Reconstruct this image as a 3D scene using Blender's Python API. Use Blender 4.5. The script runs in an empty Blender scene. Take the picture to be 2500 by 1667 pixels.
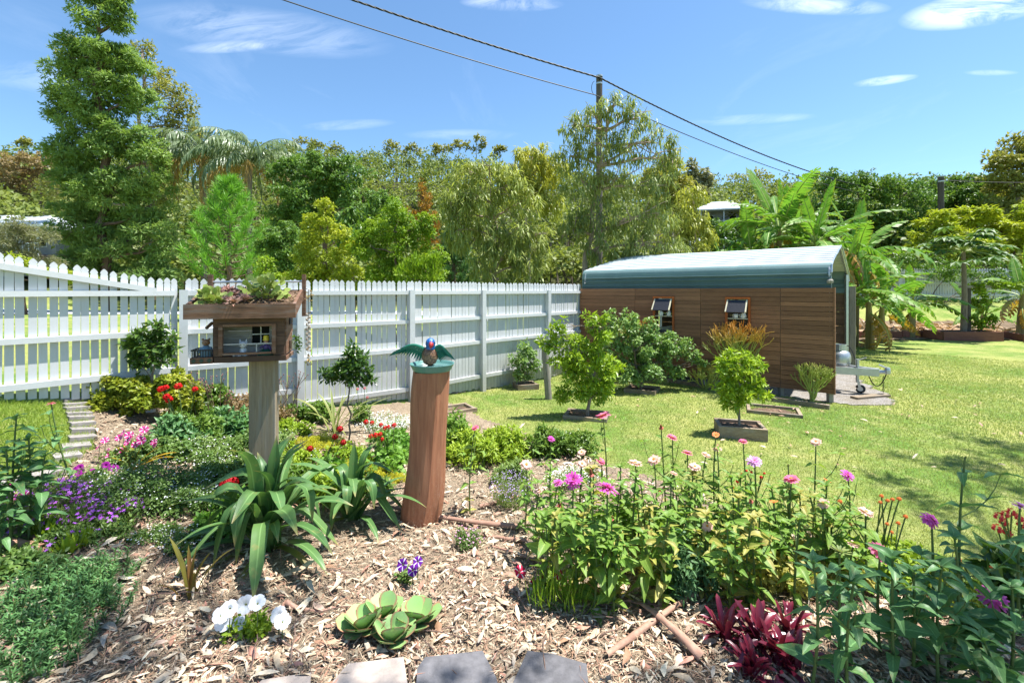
import bpy, math
import numpy as np
from mathutils import Vector, Matrix

# ------------------------------------------------------------------ camera, sky, sun
SC = bpy.context.scene
COL = SC.collection
F = 1111.0            # focal length in photo pixels (photo is 2500 wide)
HZ = 710.0            # photo row of the horizon
EYE = 1.85
cd = bpy.data.cameras.new('camera'); cam = bpy.data.objects.new('camera', cd); COL.objects.link(cam)
cd.sensor_width = 36.0; cd.lens = 36.0 * F / 2500.0
cd.shift_y = -(833.5 - HZ) / 2500.0
cd.clip_start = 0.05; cd.clip_end = 2000.0
cam.location = (0, 0, EYE); cam.rotation_euler = (math.pi / 2, 0, 0)
SC.camera = cam

SUN_EL = math.radians(70.0)
SUN_H = np.array([0.97, 0.14]); SUN_H /= np.linalg.norm(SUN_H)      # horizontal direction towards the sun
sv = Vector((SUN_H[0] * math.cos(SUN_EL), SUN_H[1] * math.cos(SUN_EL), math.sin(SUN_EL)))
ld = bpy.data.lights.new('sun', 'SUN'); ld.energy = 5.0; ld.angle = math.radians(0.55); ld.color = (1.0, 0.975, 0.93)
sun = bpy.data.objects.new('sun', ld); COL.objects.link(sun)
sun.rotation_euler = sv.to_track_quat('Z', 'Y').to_euler(); sun.location = (8, 4, 20)

def nd(nt, typ, ins=None, **props):
    n = nt.nodes.new('ShaderNode' + typ)
    for k, v in props.items():
        setattr(n, k, v)
    for k, v in (ins or {}).items():
        s = n.inputs[k]
        if isinstance(v, bpy.types.NodeSocket):
            nt.links.new(v, s)
        elif isinstance(v, bpy.types.Node):
            nt.links.new(v.outputs[0], s)
        else:
            if s.type == 'RGBA' and hasattr(v, '__len__') and len(v) == 3:
                v = (*v, 1.0)
            s.default_value = v
    return n

def mth(nt, op, a, b=0.0, c=0.0, clamp=False):
    n = nd(nt, 'Math', {0: a, 1: b, 2: c}, operation=op); n.use_clamp = clamp
    return n.outputs[0]

def mixc(nt, fac, a, b, blend='MIX'):
    n = nd(nt, 'Mix', {0: fac, 6: a, 7: b}, data_type='RGBA', blend_type=blend)
    return n.outputs[2]

def ramp(nt, x, a, b, lo=0.0, hi=1.0):
    return nd(nt, 'MapRange', {0: x, 1: a, 2: b, 3: lo, 4: hi}, clamp=True).outputs[0]

world = bpy.data.worlds.new('World'); SC.world = world; world.use_nodes = True
nt = world.node_tree; nt.nodes.clear()
out = nd(nt, 'OutputWorld')
sky = nd(nt, 'TexSky', sky_type='NISHITA', sun_disc=False, sun_elevation=SUN_EL,
         sun_rotation=math.atan2(SUN_H[0], SUN_H[1]), altitude=40.0, air_density=1.0, dust_density=0.3, ozone_density=2.2)
geo = nd(nt, 'TexCoord')
sx = nd(nt, 'SeparateXYZ', {0: geo.outputs['Generated']})
yy = mth(nt, 'MAXIMUM', sx.outputs[1], 0.02)
gu = mth(nt, 'DIVIDE', sx.outputs[0], yy); gv = mth(nt, 'DIVIDE', sx.outputs[2], yy)
zz = mth(nt, 'ADD', mth(nt, 'MAXIMUM', sx.outputs[2], 0.0), 0.08)
cu = mth(nt, 'DIVIDE', sx.outputs[0], zz); cv = mth(nt, 'DIVIDE', sx.outputs[1], zz)
vec = nd(nt, 'CombineXYZ', {0: mth(nt, 'MULTIPLY', cu, 1.0), 1: mth(nt, 'MULTIPLY', cv, 0.45), 2: 0.0})
n1 = nd(nt, 'TexNoise', {'Vector': vec.outputs[0], 'Scale': 2.2, 'Detail': 9.0, 'Roughness': 0.62, 'Distortion': 0.6})
nf = nd(nt, 'CombineXYZ', {0: mth(nt, 'MULTIPLY', gu, 4.5), 1: mth(nt, 'ADD', mth(nt, 'MULTIPLY', gv, 17.0), mth(nt, 'MULTIPLY', gu, -2.2)), 2: 3.0})
n2 = nd(nt, 'TexNoise', {'Vector': nf.outputs[0], 'Scale': 1.3, 'Detail': 10.0, 'Roughness': 0.66, 'Distortion': 1.0})
cloud = mth(nt, 'MULTIPLY', ramp(nt, n1.outputs[0], 0.55, 0.85), 0.12)
# wisps of high cloud: (bearing, height, half widths, slant, strength)
for (px, py, wx, wy, sl, st) in ((2390, 22, 200, 46, -0.16, 1.05), (2160, 197, 85, 12, -0.13, .8), (1990, 12, 190, 26, .05, .6), (1250, 8, 130, 22, .02, .55),
                                 (640, 75, 330, 60, .12, .25), (560, 115, 130, 16, -.05, .4), (1830, 292, 170, 14, -.05, .26), (850, 305, 120, 14, -.05, .2), (1130, 330, 150, 16, .0, .18),
                                 (120, 190, 200, 40, .1, .2), (2420, 178, 70, 8, 0, .35)):
    a = mth(nt, 'SUBTRACT', gu, (px - 1250) / F); b = mth(nt, 'SUBTRACT', gv, (HZ - py) / F)
    b = mth(nt, 'ADD', b, mth(nt, 'MULTIPLY', a, sl))
    a = mth(nt, 'DIVIDE', a, wx / F); b = mth(nt, 'DIVIDE', b, wy / F)
    d = mth(nt, 'ADD', mth(nt, 'MULTIPLY', a, a), mth(nt, 'MULTIPLY', b, b))
    g = mth(nt, 'MULTIPLY', ramp(nt, d, 1.0, 0.0), st)
    g = mth(nt, 'MULTIPLY', g, ramp(nt, n2.outputs[0], 0.36, 0.62))
    g = mth(nt, 'MULTIPLY', g, mth(nt, 'GREATER_THAN', sx.outputs[1], 0.05))
    cloud = mth(nt, 'ADD', cloud, g)
cloud = mth(nt, 'MINIMUM', mth(nt, 'MULTIPLY', cloud, .55), 0.7)
skyc = mixc(nt, 1.0, sky.outputs[0], (.87, 1.07, 1.15), 'MULTIPLY')
col = mixc(nt, cloud, skyc, (12.0, 12.4, 13.0))
bg = nd(nt, 'Background', {0: col, 1: 0.085})
nt.links.new(bg.outputs[0], out.inputs[0])

SC.view_settings.view_transform = 'Standard'; SC.view_settings.look = 'None'
SC.view_settings.exposure = 1.22; SC.view_settings.gamma = 1.0; SC.view_settings.use_curve_mapping = False
SC.render.engine = 'CYCLES'
SC.cycles.use_denoising = True
SC.cycles.max_bounces = 8; SC.cycles.diffuse_bounces = 3; SC.cycles.glossy_bounces = 2; SC.cycles.transmission_bounces = 4
SC.cycles.transparent_max_bounces = 6
SC.cycles.sample_clamp_indirect = 6.0

# ------------------------------------------------------------------ terrain and photo rays
rng = np.random.default_rng(11)
U = lambda a, b, n=None: rng.uniform(a, b, n)

def sstep(t):
    t = np.clip(t, 0, 1); return t * t * (3 - 2 * t)

def T(x, y):
    """height of the ground"""
    x = np.asarray(x, float); y = np.asarray(y, float)
    s = -x
    left = np.interp(s, [0.4, 1.6, 2.9, 4.0, 4.9, 6.5, 30], [0, .08, .23, .45, .78, .95, 1.0])
    d = np.hypot(x, y)
    fade = np.clip((y - 9) / 12, 0, 1)
    z = left * (1 - .55 * fade) * np.clip((y + 6) / 6, 0, 1)
    # bank on the far right behind the sleepers
    bank = 1.3 * sstep((y - 18.3) / 6.5) * sstep((x - 3) / 4)
    z = z + bank
    # wooded hill
    ang = np.degrees(np.arctan2(x, np.maximum(y, .1)))
    top = np.interp(ang, [-60, -48, -40, -25, -8, 0, 8, 20, 35, 48, 60], [17, 23, 28, 34.5, 36, 34.5, 31, 26, 21.5, 16, 12])
    z = z + top * sstep((d - 44) / 110) * np.clip(y / 20, 0, 1) ** .5
    und = 0.02 * np.sin(x * 1.3 + .5) * np.cos(y * 1.1)
    return z + und * np.clip((d - 3) / 3, 0, 1)

def Tz(x, y): return float(T(x, y))
def R(px, py, d): return np.array([(px - 1250) / F * d, d, EYE + (HZ - py) / F * d])
def GP(px, py):
    """where the ray through a photo pixel meets the ground"""
    dx = (px - 1250) / F; dz = (HZ - py) / F
    ds = np.concatenate([np.arange(.8, 12, .02), np.arange(12, 60, .1)])
    h = EYE + dz * ds - T(dx * ds, ds)
    k = np.argmax(h < 0) if (h < 0).any() else len(ds) - 1
    d = ds[k]
    return np.array([dx * d, d, Tz(dx * d, d)])
def onG(x, y): return np.array([x, y, Tz(x, y)])
def nrm(v):
    v = np.asarray(v, float); return v / np.maximum(np.linalg.norm(v, axis=-1, keepdims=True), 1e-9)

def vnoise(x, y, s, seed):
    r = np.random.default_rng(seed).uniform(0, 1, (64, 64)); x = np.asarray(x) / s + 900; y = np.asarray(y) / s + 900
    i, j = np.floor(x).astype(int), np.floor(y).astype(int); u, v = sstep(x - i), sstep(y - j); q = lambda a, b: r[(i + a) % 64, (j + b) % 64]
    return (q(0, 0) * (1 - u) + q(1, 0) * u) * (1 - v) + (q(0, 1) * (1 - u) + q(1, 1) * u) * v
# ------------------------------------------------------------------ mesh building
class Geo:
    def __init__(s): s.v = []; s.f = []; s.m = []; s.a = []; s.n = 0
    def add(s, v, f, mat=0, attr=None):
        v = np.asarray(v, float).reshape(-1, 3); f = np.asarray(f, np.int64)
        if attr is None: attr = np.tile([.5, 0, 0], (len(v), 1))
        s.v.append(v); s.a.append(attr); s.f.append(f + s.n); s.m.append(np.full(len(f), mat) if np.isscalar(mat) else np.asarray(mat)); s.n += len(v)
        return s
    def mesh(s, name, mats, origin=(0, 0, 0), smooth=False):
        me = bpy.data.meshes.new(name)
        V = np.concatenate(s.v) - np.asarray(origin); A = np.concatenate(s.a)
        lens = np.concatenate([np.full(len(f), f.shape[1]) for f in s.f]); idx = np.concatenate([f.ravel() for f in s.f]); mi = np.concatenate(s.m)
        me.vertices.add(len(V)); me.vertices.foreach_set('co', V.astype(np.float32).ravel())
        me.loops.add(len(idx)); me.loops.foreach_set('vertex_index', idx.astype(np.int32))
        me.polygons.add(len(lens)); st = np.concatenate([[0], np.cumsum(lens)[:-1]])
        me.polygons.foreach_set('loop_start', st.astype(np.int32)); me.polygons.foreach_set('loop_total', lens.astype(np.int32))
        for m in (mats if isinstance(mats, (list, tuple)) else [mats]): me.materials.append(m)
        me.polygons.foreach_set('material_index', mi.astype(np.int32))
        me.polygons.foreach_set('use_smooth', np.full(len(lens), bool(smooth)))
        at = me.attributes.new('v', 'FLOAT_VECTOR', 'POINT'); at.data.foreach_set('vector', A.astype(np.float32).ravel())
        me.update(calc_edges=True); me.validate(verbose=False)
        return me
    def obj(s, name, mats, parent=None, smooth=False, origin=None):
        if parent is not None: origin = wloc(parent)
        elif origin is None:
            V = np.concatenate(s.v); origin = np.array([V[:, 0].mean(), V[:, 1].mean(), V[:, 2].min()])
        o = bpy.data.objects.new(name, s.mesh(name, mats, origin, smooth)); COL.objects.link(o)
        if parent is not None: o.parent = parent
        else: o.location = origin
        return o

def wloc(o):
    v = np.zeros(3)
    while o is not None: v += np.array(o.location); o = o.parent
    return v
def tag(o, label=None, cat=None, group=None, kind=None):
    if label: o['label'] = label
    if cat: o['category'] = cat
    if group: o['group'] = group
    if kind: o['kind'] = kind
    return o
def thing(name, label, cat, loc, group=None):
    o = bpy.data.objects.new(name, None); COL.objects.link(o); o.location = tuple(float(c) for c in loc); o.empty_display_size = .1
    return tag(o, label, cat, group)
def place(name, me, parent, loc, D=(1, 0, 0), N=(0, 0, 1), s=1.0):
    """one object with shared mesh data: x axis along D, z axis near N"""
    o = bpy.data.objects.new(name, me); COL.objects.link(o)
    D = nrm(D); S = nrm(np.cross(N, D)); N = np.cross(D, S)
    s = np.ones(3) * s
    M = Matrix(((D[0] * s[0], S[0] * s[1], N[0] * s[2], 0), (D[1] * s[0], S[1] * s[1], N[1] * s[2], 0), (D[2] * s[0], S[2] * s[1], N[2] * s[2], 0), (0, 0, 0, 1)))
    off = np.asarray(loc, float) - (wloc(parent) if parent is not None else 0)
    if parent is not None: o.parent = parent
    o.matrix_basis = Matrix.Translation(Vector(off)) @ M
    return o

BOXF = np.array([[0, 1, 3, 2], [4, 6, 7, 5], [0, 4, 5, 1], [2, 3, 7, 6], [0, 2, 6, 4], [1, 5, 7, 3]])
def box(g, c, h, ax=(1, 0, 0), up=(0, 0, 1), mat=0, var=None):
    """box: centre, half sizes along ax, across, up"""
    ax = nrm(ax); S = nrm(np.cross(up, ax)); N = np.cross(ax, S)
    k = np.array([[i, j, l] for i in (-1, 1) for j in (-1, 1) for l in (-1, 1)], float) * np.asarray(h)
    v = np.asarray(c) + k[:, :1] * ax + k[:, 1:2] * S + k[:, 2:] * N
    g.add(v, BOXF, mat, np.tile([U(0, 1) if var is None else var, 0, 0], (8, 1))); return g
def beam(g, a, b, w, h, up=(0, 0, 1), mat=0):
    a = np.asarray(a, float); b = np.asarray(b, float)
    return box(g, (a + b) / 2, (np.linalg.norm(b - a) / 2, w / 2, h / 2), b - a, up, mat)
def tube(g, pts, r, sides=6, mat=0, cap=True, var=.5):
    P = np.asarray(pts, float); n = len(P); r = np.ones(n) * np.asarray(r)
    t = np.gradient(P, axis=0); t = nrm(t)
    ref = np.array([0, 0, 1.]) if abs(t[:, 2]).mean() < .8 else np.array([1., 0, 0])
    a = nrm(np.cross(t, ref)); b = np.cross(t, a)
    th = np.arange(sides) / sides * 2 * math.pi
    V = P[:, None] + r[:, None, None] * (np.cos(th)[None, :, None] * a[:, None] + np.sin(th)[None, :, None] * b[:, None])
    i = np.arange(n - 1)[:, None] * sides; j = np.arange(sides)[None]; k = (j + 1) % sides
    f = np.stack([i + j, i + k, i + sides + k, i + sides + j], -1).reshape(-1, 4)
    at = np.stack([np.full((n, sides), var), np.repeat(np.linspace(0, 1, n)[:, None], sides, 1), np.zeros((n, sides))], -1).reshape(-1, 3)
    g.add(V, f, mat, at)
    if cap and sides > 2:
        g.add(V[0], np.arange(sides)[None, ::-1], mat, at[:sides]); g.add(V[-1], np.arange(sides)[None], mat, at[-sides:])
    return g
def bez(a, b, c, n=8):
    t = np.linspace(0, 1, n)[:, None]; a, b, c = (np.asarray(q, float) for q in (a, b, c))
    return (1 - t) ** 2 * a + 2 * t * (1 - t) * b + t * t * c
def lathe(g, prof, c=(0, 0, 0), n=16, mat=0, sq=(1, 1), var=.5):
    p = np.asarray(prof, float); th = np.arange(n) / n * 2 * math.pi
    V = np.stack([p[:, None, 0] * np.cos(th) * sq[0], p[:, None, 0] * np.sin(th) * sq[1], np.repeat(p[:, 1:2], n, 1)], -1) + np.asarray(c)
    m = len(p); i = np.arange(m - 1)[:, None] * n; j = np.arange(n)[None]; k = (j + 1) % n
    f = np.stack([i + j, i + k, i + n + k, i + n + j], -1).reshape(-1, 4)
    at = np.stack([np.full((m, n), var), np.repeat(np.linspace(0, 1, m)[:, None], n, 1), np.zeros((m, n))], -1).reshape(-1, 3)
    g.add(V, f, mat, at); return g
def prism(g, poly, z0, z1, M=None, mat=0, var=.5):
    """extrude a 2-D polygon; M maps (x, y, z) rows to world: origin, ex, ey, ez"""
    p = np.asarray(poly, float); n = len(p)
    v = np.concatenate([np.c_[p, np.full(n, z0)], np.c_[p, np.full(n, z1)]])
    if M is not None: v = np.asarray(M[0]) + v[:, :1] * np.asarray(M[1]) + v[:, 1:2] * np.asarray(M[2]) + v[:, 2:] * np.asarray(M[3])
    j = np.arange(n); k = (j + 1) % n
    at = np.tile([var, 0, 0], (2 * n, 1))
    g.add(v, np.stack([j, k, k + n, j + n], -1), mat, at)
    b = g.n - 2 * n
    g.f += [(j[::-1] + b)[None], (j + n + b)[None]]; g.m += [np.full(1, mat), np.full(1, mat)]
    return g

# leaf templates: x along the leaf, y across, z as a share of the length
DIA = (np.array([[0, 0, 0], [.42, .5, .03], [1, 0, -.08], [.42, -.5, .03]]), np.array([[0, 3, 2, 1]]))
FOLD = (np.array([[0, 0, 0], [.4, .5, .07], [.4, -.5, .07], [1, 0, -.1], [.45, 0, -.01]]), np.array([[0, 4, 3, 1], [0, 2, 3, 4]]))
LANCE = (np.array([[0, -.15, 0], [0, .15, 0], [.33, -.5, -.01], [.33, .5, -.01], [.7, -.38, -.09], [.7, .38, -.09], [1, -.04, -.22], [1, .04, -.22]]),
         np.array([[0, 2, 3, 1], [2, 4, 5, 3], [4, 6, 7, 5]]))
def grid_leaf(prof, curve, fold=.1, nx=7, ny=2, wav=0.0):
    """leaf from width profile and bend profile; ny strips per side"""
    xs = np.linspace(0, 1, nx); w = np.interp(xs, *zip(*prof)) * .5; z = np.interp(xs, *zip(*curve))
    ys = np.linspace(-1, 1, 2 * ny + 1)
    X = np.repeat(xs[:, None], len(ys), 1); Y = w[:, None] * ys; Z = z[:, None] + fold * np.abs(ys) * w[:, None]
    if wav: Z = Z + wav * np.sin(xs * 17)[:, None] * (ys ** 2) * np.sign(ys)
    V = np.stack([X, Y, Z], -1).reshape(-1, 3); m = len(ys)
    i = np.arange(nx - 1)[:, None] * m; j = np.arange(m - 1)[None]
    f = np.stack([i + j, i + m + j, i + m + j + 1, i + j + 1], -1).reshape(-1, 4)
    E = np.repeat(np.abs(ys)[None], nx, 0).ravel()
    return V, f, np.stack([np.full(len(V), .5), V[:, 0], E], -1)
def leaves(g, P, D, N, L, W, tpl, var, mat=0):
    P = np.asarray(P, float); n = len(P)
    if n == 0: return g
    D = nrm(D); S = nrm(np.cross(N, D)); N = np.cross(D, S)
    L = np.ones(n) * L; W = np.ones(n) * W
    t, f = tpl[0], tpl[1]; k = len(t)
    V = P[:, None] + (L[:, None] * t[:, 0])[..., None] * D[:, None] + (W[:, None] * t[:, 1])[..., None] * S[:, None] + (L[:, None] * t[:, 2])[..., None] * N[:, None]
    at = np.stack([np.repeat(np.asarray(var)[:, None], k, 1), np.tile(t[:, 0], (n, 1)), np.tile(np.abs(t[:, 1]) * 2, (n, 1))], -1)
    ff = (f[None] + (np.arange(n) * k)[:, None, None]).reshape(-1, f.shape[1])
    g.add(V.reshape(-1, 3), ff, mat, at.reshape(-1, 3)); return g
def rdir(n):
    return nrm(rng.normal(size=(n, 3)))

# ------------------------------------------------------------------ materials
def newmat(name):
    m = bpy.data.materials.new(name); m.use_nodes = True; t = m.node_tree; t.nodes.clear()
    return m, t, nd(t, 'OutputMaterial')
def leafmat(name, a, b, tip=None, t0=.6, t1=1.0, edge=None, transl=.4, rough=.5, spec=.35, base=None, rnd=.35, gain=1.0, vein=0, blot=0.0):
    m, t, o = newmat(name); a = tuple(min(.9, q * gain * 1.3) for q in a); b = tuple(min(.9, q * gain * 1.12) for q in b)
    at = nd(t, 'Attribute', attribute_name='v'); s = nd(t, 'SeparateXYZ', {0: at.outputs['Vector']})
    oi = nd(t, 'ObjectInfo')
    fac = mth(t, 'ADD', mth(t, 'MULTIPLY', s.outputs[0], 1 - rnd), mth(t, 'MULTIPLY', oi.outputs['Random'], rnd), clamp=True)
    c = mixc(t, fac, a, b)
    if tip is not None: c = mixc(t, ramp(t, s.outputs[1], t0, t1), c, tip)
    if base is not None: c = mixc(t, ramp(t, s.outputs[1], 0, .45, 1, 0), c, base)
    if vein: c = mixc(t, mth(t, 'MULTIPLY', ramp(t, s.outputs[2], .03, .12, 1, 0), .5), c, tuple(min(.9, q * 1.8 + .06) for q in b)); sw = mth(t, 'SINE', mth(t, 'ADD', mth(t, 'MULTIPLY', s.outputs[1], 52.0 if vein == 1 else 0.0), mth(t, 'MULTIPLY', s.outputs[2], -16.0 if vein == 1 else 42.0))); c = mixc(t, ramp(t, sw, .55, 1, 0, .3), c, tuple(q * .55 for q in a))
    if blot: nz = nd(t, 'TexNoise', {'Vector': nd(t, 'NewGeometry').outputs['Position'], 'Scale': 26.0, 'Detail': 3.0}); c = mixc(t, mth(t, 'MULTIPLY', ramp(t, nz.outputs[0], .6, .72), blot), c, (.38, .3, .1))
    if edge is not None: c = mixc(t, ramp(t, s.outputs[2], .72, 1.0), c, edge)
    p = nd(t, 'BsdfPrincipled', {'Base Color': c, 'Roughness': rough, 'Specular IOR Level': spec})
    if transl > 0:
        tc = mixc(t, 1.0, c, (1.0, 1.0, .55), 'MULTIPLY')
        tr = nd(t, 'BsdfTranslucent', {'Color': tc})
        mx = nd(t, 'MixShader', {0: transl, 1: p.outputs[0], 2: tr.outputs[0]}); t.links.new(mx.outputs[0], o.inputs[0])
    else: t.links.new(p.outputs[0], o.inputs[0])
    return m
def plain(name, c, rough=.6, metal=0.0, spec=.4, noise=.15, scale=30.0, bump=0.0):
    m, t, o = newmat(name)
    tc = nd(t, 'TexCoord'); n = nd(t, 'TexNoise', {'Vector': tc.outputs['Object'], 'Scale': scale, 'Detail': 5.0, 'Roughness': .6})
    oi = nd(t, 'ObjectInfo')
    v = mth(t, 'ADD', ramp(t, n.outputs[0], .25, .75, 1 - noise, 1 + noise), mth(t, 'MULTIPLY', mth(t, 'SUBTRACT', oi.outputs['Random'], .5), noise * .8))
    c2 = mixc(t, 1.0, c, nd(t, 'CombineColor', {0: v, 1: v, 2: v}).outputs[0], 'MULTIPLY')
    ins = {'Base Color': c2, 'Roughness': rough, 'Metallic': metal, 'Specular IOR Level': spec}
    if bump: ins['Normal'] = nd(t, 'Bump', {'Strength': bump, 'Distance': .01, 'Height': n.outputs[0]}).outputs[0]
    p = nd(t, 'BsdfPrincipled', ins); t.links.new(p.outputs[0], o.inputs[0]); return m
def wood(name, a, b, stretch=(1, 14, 14), scale=6.0, rough=.75, bump=.35, dark=(.03, .02, .015), grey=0.0, darkamt=.6):
    """grain runs along the local x axis of the stretch"""
    m, t, o = newmat(name)
    tc = nd(t, 'TexCoord'); oi = nd(t, 'ObjectInfo')
    off = nd(t, 'CombineXYZ', {0: mth(t, 'MULTIPLY', oi.outputs['Random'], 37.0), 1: mth(t, 'MULTIPLY', oi.outputs['Random'], 91.0), 2: mth(t, 'MULTIPLY', oi.outputs['Random'], 53.0)})
    mp = nd(t, 'Mapping', {'Vector': tc.outputs['Object'], 'Location': off.outputs[0], 'Scale': stretch})
    n = nd(t, 'TexNoise', {'Vector': mp.outputs[0], 'Scale': scale, 'Detail': 8.0, 'Roughness': .65, 'Distortion': .5})
    n2 = nd(t, 'TexNoise', {'Vector': mp.outputs[0], 'Scale': scale * .22, 'Detail': 3.0, 'Roughness': .6})
    c = mixc(t, ramp(t, n.outputs[0], .3, .7), a, b)
    v = ramp(t, oi.outputs['Random'], 0, 1, .72, 1.22)
    c = mixc(t, 1.0, c, nd(t, 'CombineColor', {0: v, 1: v, 2: v}).outputs[0], 'MULTIPLY')
    c = mixc(t, mth(t, 'MULTIPLY', ramp(t, n2.outputs[0], .56, .7), darkamt), c, dark)
    if grey: c = mixc(t, mth(t, 'MULTIPLY', ramp(t, n2.outputs[0], .5, .35), grey), c, (.3, .29, .27))
    bp = nd(t, 'Bump', {'Strength': bump, 'Distance': .006, 'Height': n.outputs[0]})
    p = nd(t, 'BsdfPrincipled', {'Base Color': c, 'Roughness': rough, 'Specular IOR Level': .3, 'Normal': bp.outputs[0]})
    t.links.new(p.outputs[0], o.inputs[0]); return m

# ------------------------------------------------------------------ the ground
def inpoly(x, y, poly):
    x = np.asarray(x); y = np.asarray(y); c = np.zeros(x.shape, bool); n = len(poly)
    for i in range(n):
        x1, y1 = poly[i][:2]; x2, y2 = poly[(i + 1) % n][:2]
        hit = ((y1 > y) != (y2 > y)) & (x < (x2 - x1) * (y - y1) / ((y2 - y1) or 1e-9) + x1)
        c ^= hit
    return c

def groundmat():
    m, t, o = newmat('grass_ground')
    p = nd(t, 'NewGeometry'); s = nd(t, 'SeparateXYZ', {0: p.outputs['Position']})
    n1 = nd(t, 'TexNoise', {'Vector': p.outputs['Position'], 'Scale': .55, 'Detail': 5.0, 'Roughness': .62})
    n2 = nd(t, 'TexNoise', {'Vector': p.outputs['Position'], 'Scale': 3.2, 'Detail': 6.0, 'Roughness': .7})
    n3 = nd(t, 'TexNoise', {'Vector': p.outputs['Position'], 'Scale': 38.0, 'Detail': 5.0, 'Roughness': .7})
    c = mixc(t, ramp(t, n1.outputs[0], .4, .6), (.13, .22, .04), (.31, .32, .1))
    c = mixc(t, mth(t, 'MULTIPLY', ramp(t, n2.outputs[0], .48, .7), .65), c, (.44, .38, .18))
    c = mixc(t, ramp(t, n3.outputs[0], .35, .7), mixc(t, 1.0, c, (.62, .66, .55), 'MULTIPLY'), mixc(t, 1.0, c, (1.15, 1.15, 1.15), 'MULTIPLY'))
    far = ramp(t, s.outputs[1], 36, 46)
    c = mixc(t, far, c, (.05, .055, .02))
    bp = nd(t, 'Bump', {'Strength': .8, 'Distance': .03, 'Height': n3.outputs[0]})
    b = nd(t, 'BsdfPrincipled', {'Base Color': c, 'Roughness': .9, 'Specular IOR Level': .1, 'Normal': bp.outputs[0]})
    t.links.new(b.outputs[0], o.inputs[0]); return m
M_ground = groundmat()
rr = np.concatenate([np.linspace(.25, 12, 150), np.geomspace(12.15, 520, 110)]); na = 216
th = np.arange(na) / na * 2 * math.pi
gx = rr[:, None] * np.sin(th); gy = rr[:, None] * np.cos(th)
V = np.stack([gx, gy, T(gx, gy)], -1).reshape(-1, 3)
i = np.arange(len(rr) - 1)[:, None] * na; j = np.arange(na)[None]; k = (j + 1) % na
g = Geo(); g.add(V, np.stack([i + j, i + na + j, i + na + k, i + k], -1).reshape(-1, 4))
c0 = np.concatenate([V[:na], [[0, 0, 0]]]); g.add(c0, np.stack([np.full(na, na), np.arange(na), (np.arange(na) + 1) % na], -1))
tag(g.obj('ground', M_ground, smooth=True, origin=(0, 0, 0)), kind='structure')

def sheet(name, poly, mat, lift, step=.06, kind='structure', bump=0.0):
    poly = [tuple(q[:2]) for q in poly]
    xs = [q[0] for q in poly]; ys = [q[1] for q in poly]
    X = np.arange(min(xs) - step, max(xs) + step, step); Y = np.arange(min(ys) - step, max(ys) + step, step)
    gx, gy = np.meshgrid(X, Y, indexing='ij'); wob = .03 * np.sin(gx * 9 + np.cos(gy * 7)) + .03 * np.cos(gy * 11 + gx * 3)
    ok = inpoly(gx[:-1, :-1] + step / 2 + wob[:-1, :-1], gy[:-1, :-1] + step / 2 + wob[1:, 1:], poly)
    ny = len(Y); a = (np.arange(len(X) - 1)[:, None] * ny + np.arange(ny - 1)[None])[ok]
    z = T(gx, gy) + lift + bump * rng.uniform(-1, 1, gx.shape)
    V = np.stack([gx, gy, z], -1).reshape(-1, 3)
    f = np.stack([a, a + ny, a + ny + 1, a + 1], -1)
    used = np.unique(f); mp = np.zeros(len(V), int); mp[used] = np.arange(len(used))
    g = Geo(); g.add(V[used], mp[f])
    o = g.obj(name, mat, smooth=True, origin=(0, 0, 0)); return tag(o, kind=kind)

# fence corner points, worked out from rail spacing in the photograph
FP = [np.array(q) for q in ((-3.97, 5.50), (-2.93, 6.27), (-1.63, 7.28), (-.57, 8.38), (.73, 9.62), (1.60, 10.62))]
FL = [np.array(q) for q in ((-3.97, 5.50), (-4.95, 4.32), (-6.1, 2.94))]
SO = np.array([1.58, 10.55]); SE = np.array([.773, -.634]); SN = np.array([.634, .773]); SL = 4.81   # shelter: origin, along, back

def litmat(name, a, b, c3):
    m, t, o = newmat(name)
    p = nd(t, 'NewGeometry')
    n1 = nd(t, 'TexNoise', {'Vector': p.outputs['Position'], 'Scale': 2.5, 'Detail': 6.0, 'Roughness': .7})
    n2 = nd(t, 'TexVoronoi', {'Vector': p.outputs['Position'], 'Scale': 42.0, 'Randomness': 1.0})
    n3 = nd(t, 'TexNoise', {'Vector': p.outputs['Position'], 'Scale': 90.0, 'Detail': 4.0, 'Roughness': .7})
    c = mixc(t, ramp(t, n2.outputs['Color'], .2, .8), a, b)
    c = mixc(t, ramp(t, n1.outputs[0], .4, .65), c, c3)
    c = mixc(t, ramp(t, n3.outputs[0], .3, .62), (.06, .045, .035), c)
    bp = nd(t, 'Bump', {'Strength': 1.0, 'Distance': .02, 'Height': n3.outputs[0]})
    b = nd(t, 'BsdfPrincipled', {'Base Color': c, 'Roughness': .9, 'Specular IOR Level': .1, 'Normal': bp.outputs[0]})
    t.links.new(b.outputs[0], o.inputs[0]); return m
M_mulch = litmat('leaf_mulch', (.36, .27, .18), (.56, .45, .31), (.3, .23, .16))
BED = [GP(*q)[:2] for q in ((2560, 1520), (2360, 1425), (2150, 1345), (1950, 1290), (1760, 1235), (1560, 1160), (1400, 1110), (1230, 1040), (1090, 985), (1050, 958))]
BED += [FP[3] + [-.25, -.2], FP[2] + [.05, -.08], FP[1] + [.05, -.08], FP[0] + [.08, -.1], FP[0] + (FL[1] - FP[0]) * .45 + [.1, -.05]]
BED += [GP(*q)[:2] for q in ((205, 985), (235, 1060), (225, 1100), (120, 1185), (-60, 1230), (-400, 1330))] + [np.array([-4.2, .2]), np.array([4.5, .2])]
mulch = sheet('mulch_bed', BED, M_mulch, .014, .06, bump=.008)

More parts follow.
